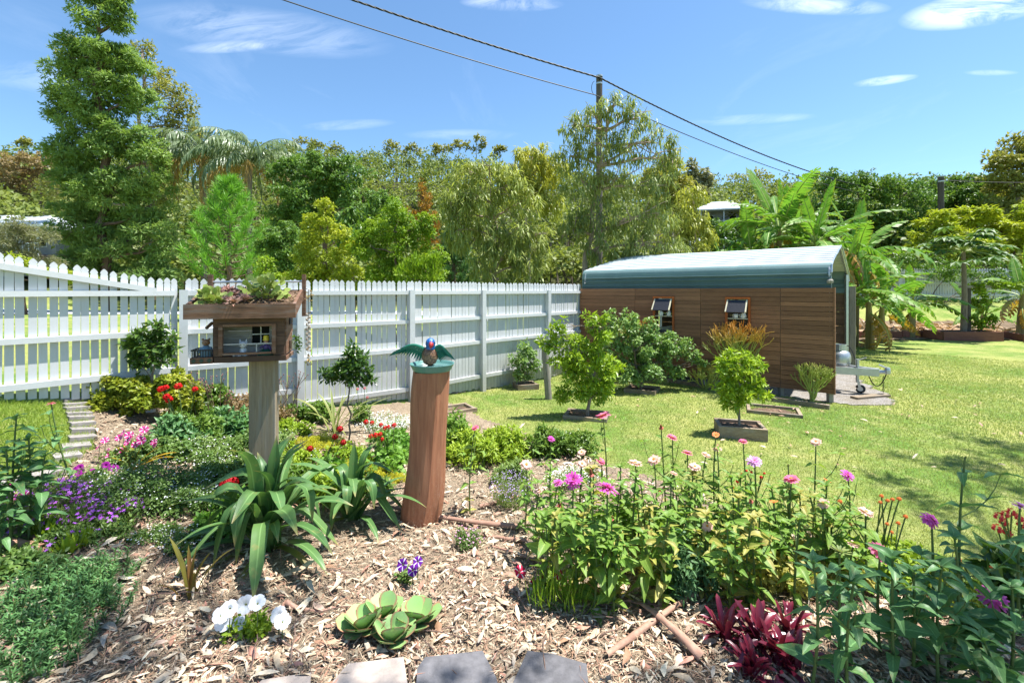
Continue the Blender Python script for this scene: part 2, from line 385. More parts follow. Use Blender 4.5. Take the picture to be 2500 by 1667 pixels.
M_road = plain('road_concrete', (.48, .48, .47), .9, noise=.08, scale=3)
sheet('road', [(-60, 27.5), (-60, 33), (-1, 31.5), (-1, 27)], M_road, .03, .5)
M_gravel = litmat('gravel', (.3, .28, .26), (.5, .47, .44), (.32, .28, .22))
sh = lambda a, b: SO + SE * a + SN * b
sheet('gravel_pad', [sh(-.1, .12), sh(SL + .25, .02), sh(SL + .75, .5), sh(SL + .7, 1.3), sh(SL + .3, 2.3), sh(SL, 4.4), sh(-.1, 4.6)], M_gravel, .012, .1, bump=.004)
M_soil = litmat('bank_soil', (.22, .15, .09), (.34, .25, .16), (.17, .12, .07))
sheet('bank_soil', [(6.0, 18.0), (10, 17.2), (14, 16.9), (20, 17.2), (30, 17.6), (30, 21.0), (20, 20.9), (12, 20.9), (7, 21.0)], M_soil, .03, .18, bump=.03)

# ------------------------------------------------------------------ white picket fence
def paintmat(name, c, wear=.25):
    m, t, o = newmat(name)
    tc = nd(t, 'TexCoord'); oi = nd(t, 'ObjectInfo')
    off = nd(t, 'CombineXYZ', {0: mth(t, 'MULTIPLY', oi.outputs['Random'], 31.0), 1: mth(t, 'MULTIPLY', oi.outputs['Random'], 17.0), 2: 0.0})
    mp = nd(t, 'Mapping', {'Vector': tc.outputs['Object'], 'Location': off.outputs[0], 'Scale': (1, 1, 1)})
    n = nd(t, 'TexNoise', {'Vector': mp.outputs[0], 'Scale': 14.0, 'Detail': 7.0, 'Roughness': .7})
    n2 = nd(t, 'TexNoise', {'Vector': mp.outputs[0], 'Scale': 60.0, 'Detail': 4.0, 'Roughness': .7})
    v = ramp(t, oi.outputs['Random'], 0, 1, .93, 1.04)
    c1 = mixc(t, 1.0, c, nd(t, 'CombineColor', {0: v, 1: v, 2: v}).outputs[0], 'MULTIPLY')
    c1 = mixc(t, mth(t, 'MULTIPLY', ramp(t, n.outputs[0], .45, .75), wear), c1, (.5, .5, .46))
    c1 = mixc(t, mth(t, 'MULTIPLY', ramp(t, n2.outputs[0], .68, .74), .55), c1, (.26, .24, .2))
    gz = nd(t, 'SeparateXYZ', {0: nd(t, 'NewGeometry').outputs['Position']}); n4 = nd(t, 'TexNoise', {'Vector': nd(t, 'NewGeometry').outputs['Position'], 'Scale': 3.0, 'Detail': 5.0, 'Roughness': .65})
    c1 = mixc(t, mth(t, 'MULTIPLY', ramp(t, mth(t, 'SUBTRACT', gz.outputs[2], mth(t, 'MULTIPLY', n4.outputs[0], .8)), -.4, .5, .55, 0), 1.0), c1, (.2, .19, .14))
    bp = nd(t, 'Bump', {'Strength': .15, 'Distance': .004, 'Height': n.outputs[0]})
    b = nd(t, 'BsdfPrincipled', {'Base Color': c1, 'Roughness': .55, 'Specular IOR Level': .35, 'Normal': bp.outputs[0]})
    t.links.new(b.outputs[0], o.inputs[0]); return m
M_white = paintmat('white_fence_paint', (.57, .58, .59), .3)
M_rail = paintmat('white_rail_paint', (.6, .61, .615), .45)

def picket_poly(w, h):
    """spear-topped picket outline with the notched neck, origin at the foot"""
    q = w / 2
    r = [(q, 0), (q, h - 2.15 * q), (q * .8, h - 2.0 * q), (q * .78, h - 1.85 * q), (q * 1.0, h - 1.7 * q), (q * .98, h - 1.25 * q), (q * .72, h - .7 * q), (q * .32, h - .25 * q), (0, h)]
    return r + [(-x, y) for x, y in r[-2::-1]]
def fence_run(root, a, b, pitch, w, topz, rails, basef, first=True, last=True, side=1, th=.016, raked=None, post_w=.085):
    """rails and posts on the camera side of the pickets"""
    a = np.asarray(a, float); b = np.asarray(b, float); L = np.linalg.norm(b - a); e = (b - a) / L; nrmv = np.array([e[1], -e[0]]) * side
    e3 = np.array([*e, 0]); n3 = np.array([*nrmv, 0]); up = np.array([0, 0, 1.])
    n = int(round(L / pitch)); pitch = L / n
    for k in range(n):
        s = (k + .5) * pitch; p = a + e * s
        zb = basef(*p) + U(.015, .05); zt = topz(s / L) + U(-.006, .006)
        g = Geo(); tl = U(-.011, .011)
        prism(g, picket_poly(w * U(.97, 1.02), zt - zb), -th / 2, th / 2, (np.array([*p, zb]), e3, nrm(up + e3 * tl), n3))
        g.obj('picket', M_white, root)
    rw = .05
    for z, hh in rails:
        zz = (lambda t: z) if not callable(z) else z
        g = Geo(); o2 = n3 * (th / 2 + rw / 2 + .001)
        A = np.array([*a, zz(0) - hh / 2]) + o2 + e3 * post_w * .5; B = np.array([*b, zz(1) - hh / 2]) + o2 - e3 * post_w * .5
        beam(g, A, B, rw, hh); g.obj('rail', M_rail, root)
    if raked:
        s0, z0, s1, z1, hh = raked
        g = Geo(); o2 = n3 * (th / 2 + rw / 2 + .002)
        beam(g, np.array([*(a + e * s0 * L), z0 - hh / 2]) + o2, np.array([*(a + e * s1 * L), z1 - hh / 2]) + o2, rw - .003, hh); g.obj('rail', M_rail, root)
    for flag, q in ((first, a), (last, b)):
        if flag:
            g = Geo(); zb = basef(*q) - .05
            c = np.array([*q, 0]) + n3 * (th / 2 + post_w / 2 + .002)
            box(g, c + up * ((topz(0) * 0 + EYE + .012 + zb) / 2), (post_w / 2, post_w / 2, (EYE + .012 - zb) / 2), e3)
            g.obj('post', M_rail, root)
RAILS4 = [(EYE, .058), (EYE - .462, .058), (EYE - .905, .058), (EYE - 1.53, .062)]
RAILS3 = [(EYE, .058), (EYE - .462, .058), (EYE - .905, .062)]
fr = thing('picket_fence', 'tall white painted picket fence with four rails running to the timber shelter', 'fence', onG(*FP[2]))
for q in range(5):
    fence_run(fr, FP[q], FP[q + 1], .078, .069, lambda t: EYE + .155, RAILS4 if q else RAILS4[:3] + [(EYE - 1.33, .062)], Tz, first=(q == 0), last=(q < 4), side=1)
fl = thing('picket_fence', 'white picket fence with a raked top rising towards the lawn corner', 'fence', onG(*FL[1]))
Lf = np.linalg.norm(FL[1] - FL[0])
fence_run(fl, FL[0] + nrm(FL[1] - FL[0]) * .05, FL[1], .0795, .062, lambda t: EYE + .15 + .225 * max(0, (t - .14) / .86), RAILS3, lambda x, y: Tz(x, y) + .01, first=False, last=False, side=-1, raked=(.15, EYE + .03, 1.0, EYE + .275, .058))
fence_run(fl, FL[1], FL[2], .0795, .062, lambda t: EYE + .375 + .1 * t, RAILS3, lambda x, y: Tz(x, y) + .01, first=False, last=True, side=-1, raked=(0, EYE + .275, 1.0, EYE + .4, .058))

# far fence on top of the bank
ff = thing('picket_fence', 'weathered white paling fence on the grassy bank behind the banana plants', 'fence', onG(18, 25))
FF = [onG(5.5, 25.2), onG(11.0, 25.3), onG(16.2, 25.2), onG(21.2, 25.0), onG(27, 24.8), onG(33, 24.5)]
for q in range(5):
    a, b = FF[q][:2], FF[q + 1][:2]; L = np.linalg.norm(b - a); e3 = np.array([*(b - a) / L, 0]); n3 = np.array([e3[1], -e3[0], 0])
    n = int(L / .135)
    for kk in range(n):
        p = a + (b - a) * (kk + .5) / n; zb = Tz(*p) + .05
        gg = Geo(); prism(gg, picket_poly(.105, 1.72), -.01, .01, (np.array([*p, zb]), e3, np.array([0, 0, 1.]), n3)); gg.obj('picket', M_white, ff)
    for z in (.3, .95, 1.5):
        gg = Geo(); beam(gg, np.array([*a, Tz(*a) + z]) + n3 * .04, np.array([*b, Tz(*b) + z]) + n3 * .04, .05, .08); gg.obj('rail', M_rail, ff)
    gg = Geo(); box(gg, np.array([*a, Tz(*a) + .75]) + n3 * .08, (.06, .06, .8), e3); gg.obj('post', M_rail, ff)

# ------------------------------------------------------------------ timber-clad carport shelter
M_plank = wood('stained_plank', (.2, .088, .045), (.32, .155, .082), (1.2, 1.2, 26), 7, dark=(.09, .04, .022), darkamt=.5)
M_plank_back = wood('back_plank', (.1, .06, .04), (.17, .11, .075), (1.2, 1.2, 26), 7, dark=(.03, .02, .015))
def sheetmetal(name, c, rough):
    m, t, o = newmat(name)
    p = nd(t, 'NewGeometry'); n = nd(t, 'TexNoise', {'Vector': p.outputs['Position'], 'Scale': 1.6, 'Detail': 7.0, 'Roughness': .65})
    n2 = nd(t, 'TexNoise', {'Vector': p.outputs['Position'], 'Scale': 35.0, 'Detail': 3.0})
    c1 = mixc(t, ramp(t, n.outputs[0], .35, .7), c, tuple(q * .8 for q in c))
    c1 = mixc(t, mth(t, 'MULTIPLY', ramp(t, n2.outputs[0], .66, .74), .5), c1, (.12, .12, .1))
    b = nd(t, 'BsdfPrincipled', {'Base Color': c1, 'Roughness': rough, 'Specular IOR Level': .12, 'Metallic': 0.0})
    t.links.new(b.outputs[0], o.inputs[0]); return m
M_sheet = sheetmetal('shaded_side_steel', (.17, .26, .265), .5)  # same steel as the roof top, with the side's shade put into its colour
M_galv = plain('galvanised_steel', (.5, .52, .53), .4, .7, noise=.12, scale=12)
M_dark = plain('gap_shade_black', (.015, .014, .013), .9, noise=.1)
M_orange = wood('orange_window_frame', (.42, .1, .025), (.5, .14, .04), (10, 10, 2), 6, bump=.15, dark=(.25, .06, .02), darkamt=.3)
M_cream = plain('cream_batten', (.6, .54, .38), .6)
M_mesh = plain('black_shade_mesh', (.022, .022, .028), .45, noise=.3, scale=60, bump=.4)
M_china = plain('white_china', (.82, .83, .85), .2, noise=.03)
M_greypost = wood('grey_weathered_post', (.2, .18, .15), (.34, .31, .27), (16, 16, 1), 5, dark=(.07, .06, .05))
S3 = np.array([*SE, 0]); B3 = np.array([*SN, 0]); UP = np.array([0, 0, 1.])
def SP(a, b, z): return np.array([*(SO + SE * a + SN * b), z])
sr = thing('carport_shelter', 'low carport with pale green steel roof and brown timber plank wall', 'shelter', SP(SL / 2, 2.3, 0))
WID = 4.75; PW = SL / 3.565; Z0, Z1 = .15, 1.9; NB = 22; bh = (Z1 - Z0) / NB
WIN = [(1.755, 2.19), (3.15, 3.575)]; WZ = (.965, 1.70)
for pi_ in range(4):
    a0, a1 = pi_ * PW + .003, min((pi_ + 1) * PW - .003, SL)
    for r_ in range(NB):
        zc = Z0 + (r_ + .5) * bh
        segs = [(a0, a1)]
        for (w0, w1) in WIN:
            if a0 < w0 < a1 and zc + bh / 2 > WZ[0] + .005 and zc - bh / 2 < WZ[1] - .005: segs = [(a0, w0 - .001), (w1 + .001, a1)]
        # weather checks let daylight through on the end panel: short gaps in a few boards
        for (s0, s1) in segs:
            gg = Geo(); tw = U(-.0035, .0035); gap = .0026
            if pi_ == 3 and r_ in (15, 17, 18, 20) and s1 - s0 > .5: gap = .004
            box(gg, SP((s0 + s1) / 2, U(-.002, .002), zc), ((s1 - s0) / 2, .011, bh / 2 - gap), S3 + UP * tw)
            gg.obj('plank', M_plank, sr)
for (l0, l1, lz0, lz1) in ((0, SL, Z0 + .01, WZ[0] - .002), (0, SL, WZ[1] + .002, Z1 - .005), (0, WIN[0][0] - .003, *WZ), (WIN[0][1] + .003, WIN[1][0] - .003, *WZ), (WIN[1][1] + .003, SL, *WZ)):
    gg = Geo(); box(gg, SP((l0 + l1) / 2, .0165, (lz0 + lz1) / 2), ((l1 - l0) / 2 - .001, .003, (lz1 - lz0) / 2), S3); gg.obj('gap_shade_backing', M_dark, sr)  # dark sheets added behind the boards so the gaps read as shade
for aa in (.05, PW, 2 * PW, 3 * PW, SL - .05):
    gg = Geo(); box(gg, SP(aa, .055, .85), (.035, .035, 1.0)); gg.obj('wall_stud', M_greypost, sr)
gg = Geo(); box(gg, SP(SL + .015, .012, (Z0 + Z1) / 2), (.012, .035, (Z1 - Z0) / 2 + .005), S3); gg.obj('corner_batten', M_plank, sr)
for r_ in range(20):
    gg = Geo(); box(gg, SP(.03, WID / 2, .14 + (r_ + .5) * .088), (WID / 2 - .12, .012, .0435), B3); gg.obj('plank', M_plank_back, sr)  # unseen end wall, added to keep light out of the shelter
for fa in (SL - .3, SL - 2.1, .4):
    gg = Geo(); box(gg, SP(fa, .07, .08), (.03, .03, .14)); gg.obj('wall_foot', M_galv, sr)
def window(w0, w1):
    wt = thing('wall_window', 'x', 'x', SP((w0 + w1) / 2, -.02, WZ[0])); del wt['label']; del wt['category']
    wt.parent = sr; wt.location = Vector(SP((w0 + w1) / 2, -.02, WZ[0]) - np.array(sr.location)); wt.name = 'window'
    t = .035
    for nm, c, h in (('frame_side', SP(w0 + t / 2, -.018, sum(WZ) / 2), (t / 2, .022, (WZ[1] - WZ[0]) / 2)), ('frame_side', SP(w1 - t / 2, -.018, sum(WZ) / 2), (t / 2, .022, (WZ[1] - WZ[0]) / 2)),
                     ('frame_head', SP((w0 + w1) / 2, -.019, WZ[1] + t / 2), ((w1 - w0) / 2, .023, t / 2)), ('frame_sill', SP((w0 + w1) / 2, -.019, WZ[0] - t / 2), ((w1 - w0) / 2, .023, t / 2))):
        gg = Geo(); box(gg, c, h, S3); gg.obj(nm, M_orange, wt)
    # tilted shade flap hinged at the head
    top = SP((w0 + w1) / 2, -.05, WZ[1] - .02); low = SP((w0 + w1) / 2, -.2, WZ[1] - .235); d = nrm(low - top)
    gg = Geo(); box(gg, (top + low) / 2, ((w1 - w0) / 2 - .05, .005, np.linalg.norm(low - top) / 2), S3, -d); gg.obj('shade_flap', M_mesh, wt)
    for sg in (-1, 1):
        gg = Geo(); beam(gg, top + S3 * sg * ((w1 - w0) / 2 - .05), low + S3 * sg * ((w1 - w0) / 2 - .045), .022, .022); gg.obj('flap_batten', M_cream, wt)
    gg = Geo(); beam(gg, low - S3 * ((w1 - w0) / 2 - .07), low + S3 * ((w1 - w0) / 2 - .07), .022, .02, d); gg.obj('flap_batten', M_mesh, wt)
    gg = Geo(); box(gg, SP((w0 + w1) / 2, .03, WZ[0] + .37), ((w1 - w0) / 2 - .037, .05, .007), S3); gg.obj('shelf', M_cream, wt)
    gg = Geo(); box(gg, SP((w0 + w1) / 2, .03, WZ[0] + .02), ((w1 - w0) / 2 - .037, .05, .007), S3); gg.obj('shelf', M_plank, wt)
for w in WIN: window(*w)
def mug(c, label, jug=False, s=1.0):
    t = thing('china_jug' if jug else 'china_mug', label, 'jug' if jug else 'mug', c)
    gg = Geo(); h = .085 * s
    prof = [(0, 0), (.03, 0), (.042, .03), (.036, .06), (.022, .085), (.027, .1), (.02, .1)] if jug else [(0, 0), (.028, 0), (.038, .02), (.04, .06), (.036, .078), (.032, .078), (.03, .02)]
    lathe(gg, np.array(prof) * s, c, 14); gg.obj('body', M_china, t, smooth=True)
    gg = Geo(); a = np.linspace(-1.4, 1.4, 9); tube(gg, np.asarray(c) + np.stack([-(.036 + .024 * np.cos(a)) * S3[0] * s, -(.036 + .024 * np.cos(a)) * S3[1] * s, (.042 + .027 * np.sin(a)) * s], -1), .005 * s, 5); gg.obj('handle', M_china, t, smooth=True)
sz = WZ[0] + .378
mug(SP(WIN[0][0] + .15, .03, sz), 'white china mug on the window shelf above the lemon bush, beside the stud')
mug(SP(WIN[0][0] + .31, .03, sz), 'white china jug on the window shelf above the lemon bush', True)
mug(SP(WIN[1][0] + .17, .03, sz), 'white china mug half hidden behind the tall orange stick plant')
mug(SP(WIN[1][0] + .30, .03, sz), 'white china jug on the window shelf behind the orange stick plant', True, 1.15)
mug(SP(WIN[1][0] + .27, .03, WZ[0] + .028), 'small white cup on the low sill behind the orange stick plant', False, .6)
mug(SP(WIN[1][0] + .36, .03, WZ[0] + .028), 'small white cup at the corner of the low window sill', False, .6)

# roof: profile across the width, ribs running along the length
def roof_profile():
    p = [(.06, 1.80), (.06, 1.955), (.045, 1.965), (.06, 1.975), (.06, 2.055), (.043, 2.065), (.06, 2.075), (.06, 2.13), (.045, 2.137), (.06, 2.145)]
    for q in np.linspace(0, 1, 6): p.append((.06 + .12 * (1 - math.cos(q * 1.38)), 2.145 + .18 * math.sin(q * 1.38)))
    x0, z0 = p[-1]; xr, zr = WID / 2, 2.78
    for s_ in np.linspace(0, 1, 10)[1:-1]:
        x = x0 + (xr - x0) * s_; z = z0 + (zr - z0) * s_
        p += [(x - .016, z - .003), (x - .008, z + .017), (x + .008, z + .02), (x + .016, z + .003)]
    p.append((xr, zr))
    return p + [(WID - x, z) for x, z in p[-2::-1]]
RP = np.array(roof_profile())
edges = [.02, 1.02, 2.15, 3.35, SL - .03]
M_rooftop = sheetmetal('sunlit_roof_steel', (.52, .57, .57), .6)  # same steel as the sides, with the sunlight on top put into its colour
def roof_strip(name, pr, a0, a1, lift, m_):
    top = np.array([[SP(a, x, z + lift) for x, z in pr] for a in (a0, a1)]); bot = top - UP * .006 - B3 * .0
    n = len(pr); gg = Geo(); V = np.concatenate([top[0], top[1], bot[0], bot[1]]); kx = np.arange(n - 1)
    gg.add(V, np.concatenate([np.stack([kx, kx + 1, kx + n + 1, kx + n], -1), np.stack([kx + 2 * n, kx + 3 * n, kx + 3 * n + 1, kx + 2 * n + 1], -1), np.stack([kx, kx + 2 * n, kx + 2 * n + 1, kx + 1], -1), np.stack([kx + n, kx + n + 1, kx + 3 * n + 1, kx + 3 * n], -1)])); gg.obj(name, m_, sr)
NS = 16
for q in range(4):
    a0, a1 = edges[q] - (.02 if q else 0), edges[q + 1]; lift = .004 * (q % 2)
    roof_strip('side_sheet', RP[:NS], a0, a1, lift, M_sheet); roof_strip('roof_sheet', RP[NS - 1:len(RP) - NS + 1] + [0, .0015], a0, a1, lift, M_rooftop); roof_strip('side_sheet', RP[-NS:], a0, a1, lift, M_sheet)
for aa in (.1, SL - .06):
    gg = Geo(); pr = RP - [0, .035]; pts = [SP(aa, x, z) for x, z in pr if True][5:-5]
    tube(gg, pts, .022, 6); gg.obj('roof_frame', M_galv, sr)
gg = Geo(); tube(gg, [SP(SL - .03, x, z + .012) for x, z in RP[4:-4:3]], .014, 5); gg.obj('roof_edge_trim', M_galv, sr)
for (aa, bb) in ((SL - .07, .12), (.1, .12), (SL - .07, WID - .12), (.1, WID - .12)):
    gg = Geo(); box(gg, SP(aa, bb, 1.12), (.028, .028, 1.12)); gg.obj('post', M_galv, sr)
gg = Geo(); box(gg, SP(SL + .03, WID + .02, .98), (.07, .05, .98), S3); gg.obj('timber_post', M_greypost, sr)
for r_ in range(20):
    zc = .1 + (r_ + .5) * .088
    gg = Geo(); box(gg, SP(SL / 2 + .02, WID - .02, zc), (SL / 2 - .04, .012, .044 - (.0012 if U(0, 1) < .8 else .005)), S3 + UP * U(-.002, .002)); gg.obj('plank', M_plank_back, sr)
gg = Geo(); lathe(gg, [(0, 0), (.045, .01), (.05, .05), (.03, .075), (0, .08)], SP(SL - .05, .05, 1.97), 10); gg.obj('post_knob', M_greypost, sr)
# green shade cloth bunched at the corner post
M_cloth = plain('green_shade_cloth', (.012, .1, .085), .8, noise=.3, scale=40)
gg = Geo(); nx, ny = 14, 16
cl = np.array([[SP(SL - .12 + .03 * math.sin(u * 9 + v), .3 + .42 * u * (1 - .75 * v) + .05 * math.sin(v * 7 + u * 5) + .15 * v * 0, 2.2 - .12 * u - v * (1.0 - .25 * u)) for v in np.linspace(0, 1, ny)] for u in np.linspace(0, 1, nx)])
ii = np.arange(nx - 1)[:, None] * ny; jj = np.arange(ny - 1)[None]
gg.add(cl.reshape(-1, 3), np.stack([ii + jj, ii + ny + jj, ii + ny + jj + 1, ii + jj + 1], -1).reshape(-1, 4))
tag(gg.obj('shade_cloth', M_cloth, smooth=True), 'dark green shade cloth hanging bunched at the open end of the carport', 'cloth')

# trailer drawbar poking out of the shelter
M_black = plain('black_rubber', (.02, .02, .02), .6, noise=.2)
tp = GP(2126, 962); tr = thing('trailer', 'grey steel trailer drawbar with jockey wheel poking out of the shelter', 'trailer', tp)
cp = np.array([6.62, 8.02, .40])          # coupling
bd = -S3
for sg in (-1, 1):
    gg = Geo(); beam(gg, cp + bd * .12 + B3 * sg * .03, cp + bd * 2.6 + B3 * sg * .75, .06, .13); gg.obj('drawbar', M_galv, tr)
gg = Geo(); beam(gg, cp + bd * 1.1 - B3 * .33, cp + bd * 1.1 + B3 * .33, .05, .08); gg.obj('cross_member', M_galv, tr)
gg = Geo(); beam(gg, cp + bd * 2.6 - B3 * .8, cp + bd * 2.6 + B3 * .8, .06, .1); gg.obj('cross_member', M_galv, tr)
gg = Geo(); box(gg, cp + bd * 3.3 + UP * .32, (.7, .8, .3), S3); gg.obj('tray', M_galv, tr)
for sg in (-1, 1):
    gg = Geo(); a = np.linspace(0, 2 * math.pi, 19); c = cp + bd * 3.4 + B3 * sg * .86; c[2] = .29
    tube(gg, c + np.stack([.2 * np.cos(a) * S3[0], .2 * np.cos(a) * S3[1], .2 * np.sin(a)], -1), .085, 8, cap=False); w_ = gg.obj('wheel', M_black, tr, smooth=True)
    gg = Geo(); tube(gg, [c - B3 * .04, c + B3 * .04], .15, 14); gg.obj('rim', M_galv, w_)
gg = Geo(); lathe(gg, [(0, .1), (.035, .1), (.045, .05), (.045, 0), (.03, -.02)], cp + UP * .0, 10); tube(gg, [cp + bd * .2, cp + S3 * .03 + UP * .02], .035, 8); tube(gg, [cp + UP * .08, cp + UP * .14 + bd * .12], .014, 6); gg.obj('coupling', M_galv, tr)
jw = cp + bd * .42 + B3 * -.09
gg = Geo(); tube(gg, [jw + UP * .22, jw - UP * .2], .026, 8); tube(gg, [jw + UP * .2, jw + UP * .26 + S3 * .13], .01, 6); gg.obj('jockey_post', M_galv, tr)
gg = Geo(); a = np.linspace(0, 2 * math.pi, 15); jc = jw.copy(); jc[2] = .09; jc += S3 * .04
tube(gg, jc + np.stack([.055 * np.cos(a) * S3[0], .055 * np.cos(a) * S3[1], .055 * np.sin(a)], -1), .026, 7, cap=False); jo = gg.obj('jockey_wheel', M_black, tr, smooth=True)
gg = Geo(); tube(gg, [jc - B3 * .02, jc + B3 * .02], .045, 10); beam(gg, jc - B3 * .035, jc - B3 * .035 + UP * .14 - S3 * .03, .01, .04); gg.obj('wheel_fork', M_galv, jo)
gg = Geo(); ch = cp + bd * .06 - B3 * .06
for q in range(9):
    c = ch - UP * (.06 + q * .033); a = np.linspace(0, 2 * math.pi, 9); ax = S3 if q % 2 else B3
    tube(gg, c + np.outer(np.cos(a), ax) * .012 + np.outer(np.sin(a), UP) * .021, .005, 4, cap=False)
gg.obj('safety_chain', M_black, tr)
gg = Geo(); tube(gg, bez(cp + bd * .3 + UP * .06, cp + bd * .15 - UP * .55, cp + UP * .05, 14), .009, 5); gg.obj('brake_cable', M_black, tr)
gb = cp + bd * .68 + UP * .05
gt = thing('gas_bottle', 'silver gas bottle standing on the trailer drawbar behind the plank wall', 'gas bottle', gb)
gg = Geo(); lathe(gg, [(0, 0), (.1, 0), (.15, .04), (.165, .1), (.165, .2), (.14, .27), (.08, .305), (0, .31)], gb, 20); gg.obj('tank', M_galv, gt, smooth=True)
gg = Geo(); lathe(gg, [(.09, .29), (.1, .3), (.1, .41), (.092, .41), (.09, .3)], gb, 16); gg.obj('collar', M_galv, gt)
gg = Geo(); tube(gg, [gb + UP * .3, gb + UP * .37], .02, 8); tube(gg, bez(gb + UP * .36, gb + UP * .5 + S3 * .15, gb + UP * .15 + S3 * .22, 10), .008, 5); gg.obj('valve', M_black, gt)
gg = Geo(); ladder = SP(SL - 1.1, 2.2, 0)
for sg in (-1, 1): beam(gg, ladder + B3 * sg * .2 + UP * .02, ladder + B3 * sg * .17 + UP * 1.05 - S3 * .35, .03, .05)
tt = thing('folded_chair', 'folded metal frame chair leaning inside the shelter behind the gas bottle', 'chair', ladder)
gg.obj('frame', M_galv, tt)
gg = Geo(); box(gg, ladder + UP * .75 - S3 * .22, (.2, .16, .008), nrm(UP - S3 * .35), S3); gg.obj('seat', M_mesh, tt)

# ------------------------------------------------------------------ little wooden house on a post
M_hwood = wood('old_brown_timber', (.14, .068, .038), (.24, .13, .08), (2, 2, 22), 6, dark=(.045, .025, .017), grey=.3)
M_hwood_d = wood('dark_brown_timber', (.07, .04, .026), (.13, .075, .05), (2, 2, 22), 6, dark=(.03, .02, .015))
M_hgrey = wood('silver_grey_boards', (.3, .29, .27), (.44, .43, .41), (2, 2, 22), 6, dark=(.14, .13, .12))
M_post = wood('weathered_post', (.24, .18, .11), (.4, .32, .21), (9, 9, .6), 5, dark=(.09, .08, .07), grey=.5)
M_pane = plain('dark_pane', (.008, .01, .012), .5, spec=.08, noise=.02)
HX = np.array([.951, .309, 0]); HY = np.array([-.309, .951, 0]); HC = np.array([-2.02, 3.644])
def HP(a, b, z): return np.array([HC[0], HC[1], 0]) + HX * a + HY * b + UP * z
hb = HP(0, .16, Tz(*HP(0, .16, 0)[:2]))
hr = thing('post_house', 'miniature brown wooden house with planted roof tray on a grey timber post', 'bird house', hb)
def hbox(name, c, h, m, parent=None, ax=HX, up=UP):
    gg = Geo(); box(gg, HP(*c), h, ax, up); return gg.obj(name, m, parent or hr)
hbox('post', (0, .17, (hb[2] + 1.285) / 2 - .05), (.095, .09, (1.285 - hb[2]) / 2 + .05), M_post)
hbox('floor_board', (-.06, .19, 1.302), (.255, .2, .016), M_hwood)
hbox('base_trim', (-.06, -.012, 1.31), (.252, .011, .022), M_hwood_d)
# front wall planks around the opening
a0, a1, w0, w1, z0, z1, wz0, wz1 = -.318, .179, -.26, .1, 1.334, 1.64, 1.36, 1.575
for k in range(4):
    zz0 = z0 + k * (z1 - z0) / 4; zc = zz0 + (z1 - z0) / 8
    if zc < 1.6:
        hbox('plank', ((a0 + w0) / 2, 0, zc), ((w0 - a0) / 2, .012, (z1 - z0) / 8 - .0012), M_hwood_d)
        hbox('plank', ((a1 + w1) / 2, 0, zc), ((a1 - w1) / 2, .012, (z1 - z0) / 8 - .0012), M_hwood_d)
    else: hbox('plank', ((a0 + a1) / 2, 0, zc), ((a1 - a0) / 2, .012, (z1 - z0) / 8 - .0012), M_hwood_d)
for k in range(4):
    zc = z0 + (k + .5) * (z1 - z0) / 4
    hbox('plank', (a1 + .0, .19, zc), (.012, .175, (z1 - z0) / 8 - .0012), M_hwood)
    hbox('plank', (a0, .19, zc), (.012, .175, (z1 - z0) / 8 - .0012), M_hwood_d)
for k in range(5):
    zc = z0 + (k + .5) * (z1 - z0) / 5; b = .2
    if 1.40 < zc < 1.6:
        hbox('back_board', (-.2, b, zc), (.105, .008, (z1 - z0) / 10 - .001), M_hgrey); hbox('back_board', (.1, b, zc), (.065, .008, (z1 - z0) / 10 - .001), M_hgrey)
    else: hbox('back_board', ((a0 + a1) / 2, b, zc), ((a1 - a0) / 2 - .014, .008, (z1 - z0) / 10 - .001), M_hgrey)
iw = hbox('inner_window', (-.03, .212, 1.5), (.066, .004, .092), M_pane)
hbox('muntin', (-.03, .204, 1.5), (.004, .006, .095), M_china, iw); hbox('muntin', (-.03, .203, 1.487), (.068, .006, .004), M_china, iw)
hbox('inner_sill', (-.03, .19, 1.402), (.09, .014, .006), M_hgrey, iw)
fw = hbox('window_frame', (w0 - .006, -.02, (wz0 + wz1) / 2), (.014, .014, (wz1 - wz0) / 2 + .012), M_hwood)
hbox('frame_side', (w1 + .006, -.02, (wz0 + wz1) / 2), (.014, .014, (wz1 - wz0) / 2 + .012), M_hwood, fw)
hbox('frame_head', ((w0 + w1) / 2, -.02, wz1 + .004), ((w1 - w0) / 2 - .009, .013, .009), M_hwood, fw)
hbox('frame_sill', ((w0 + w1) / 2, -.022, wz0 - .004), ((w1 - w0) / 2 - .009, .016, .008), M_hwood, fw)
hbox('veranda_rail', ((w0 + w1) / 2, -.012, wz0 + .07), ((w1 - w0) / 2 - .009, .004, .004), M_hgrey, fw)
hbox('veranda_baluster', (-.02, -.012, wz0 + .035), (.004, .004, .032), M_hgrey, fw)
# roof tray sloping up to the back
tf, tb = -.09, .40; zf, zb_ = 1.645, 1.76; sl = nrm(HY * (tb - tf) + UP * (zb_ - zf)); tn = np.cross(HX, sl)
tl0, tl1 = -.49, .275
hbox('tray_base', ((tl0 + tl1) / 2, (tf + tb) / 2, (zf + zb_) / 2 + .012), ((tl1 - tl0) / 2 - .02, .25, .012), M_hwood_d, None, HX, tn)
hbox('tray_front', ((tl0 + tl1) / 2, tf, zf + .047), ((tl1 - tl0) / 2, .014, .056), M_hwood)
hbox('tray_back', ((tl0 + tl1) / 2, tb, zb_ + .05), ((tl1 - tl0) / 2, .012, .05), M_hwood)
gg = Geo(); 
for a_ in (tl0 + .014, tl1 - .014):
    gg = Geo(); beam(gg, HP(a_, tf + .016, zf + .05), HP(a_, tb - .014, zb_ + .055), .022, .1); gg.obj('tray_side', M_hwood, hr)
hbox('corner_post', (tl0 + .03, tb + .03, 1.82), (.018, .018, .17), M_hwood); hbox('corner_post', (tl1 - .0, tb + .03, 1.81), (.016, .018, .19), M_hwood)
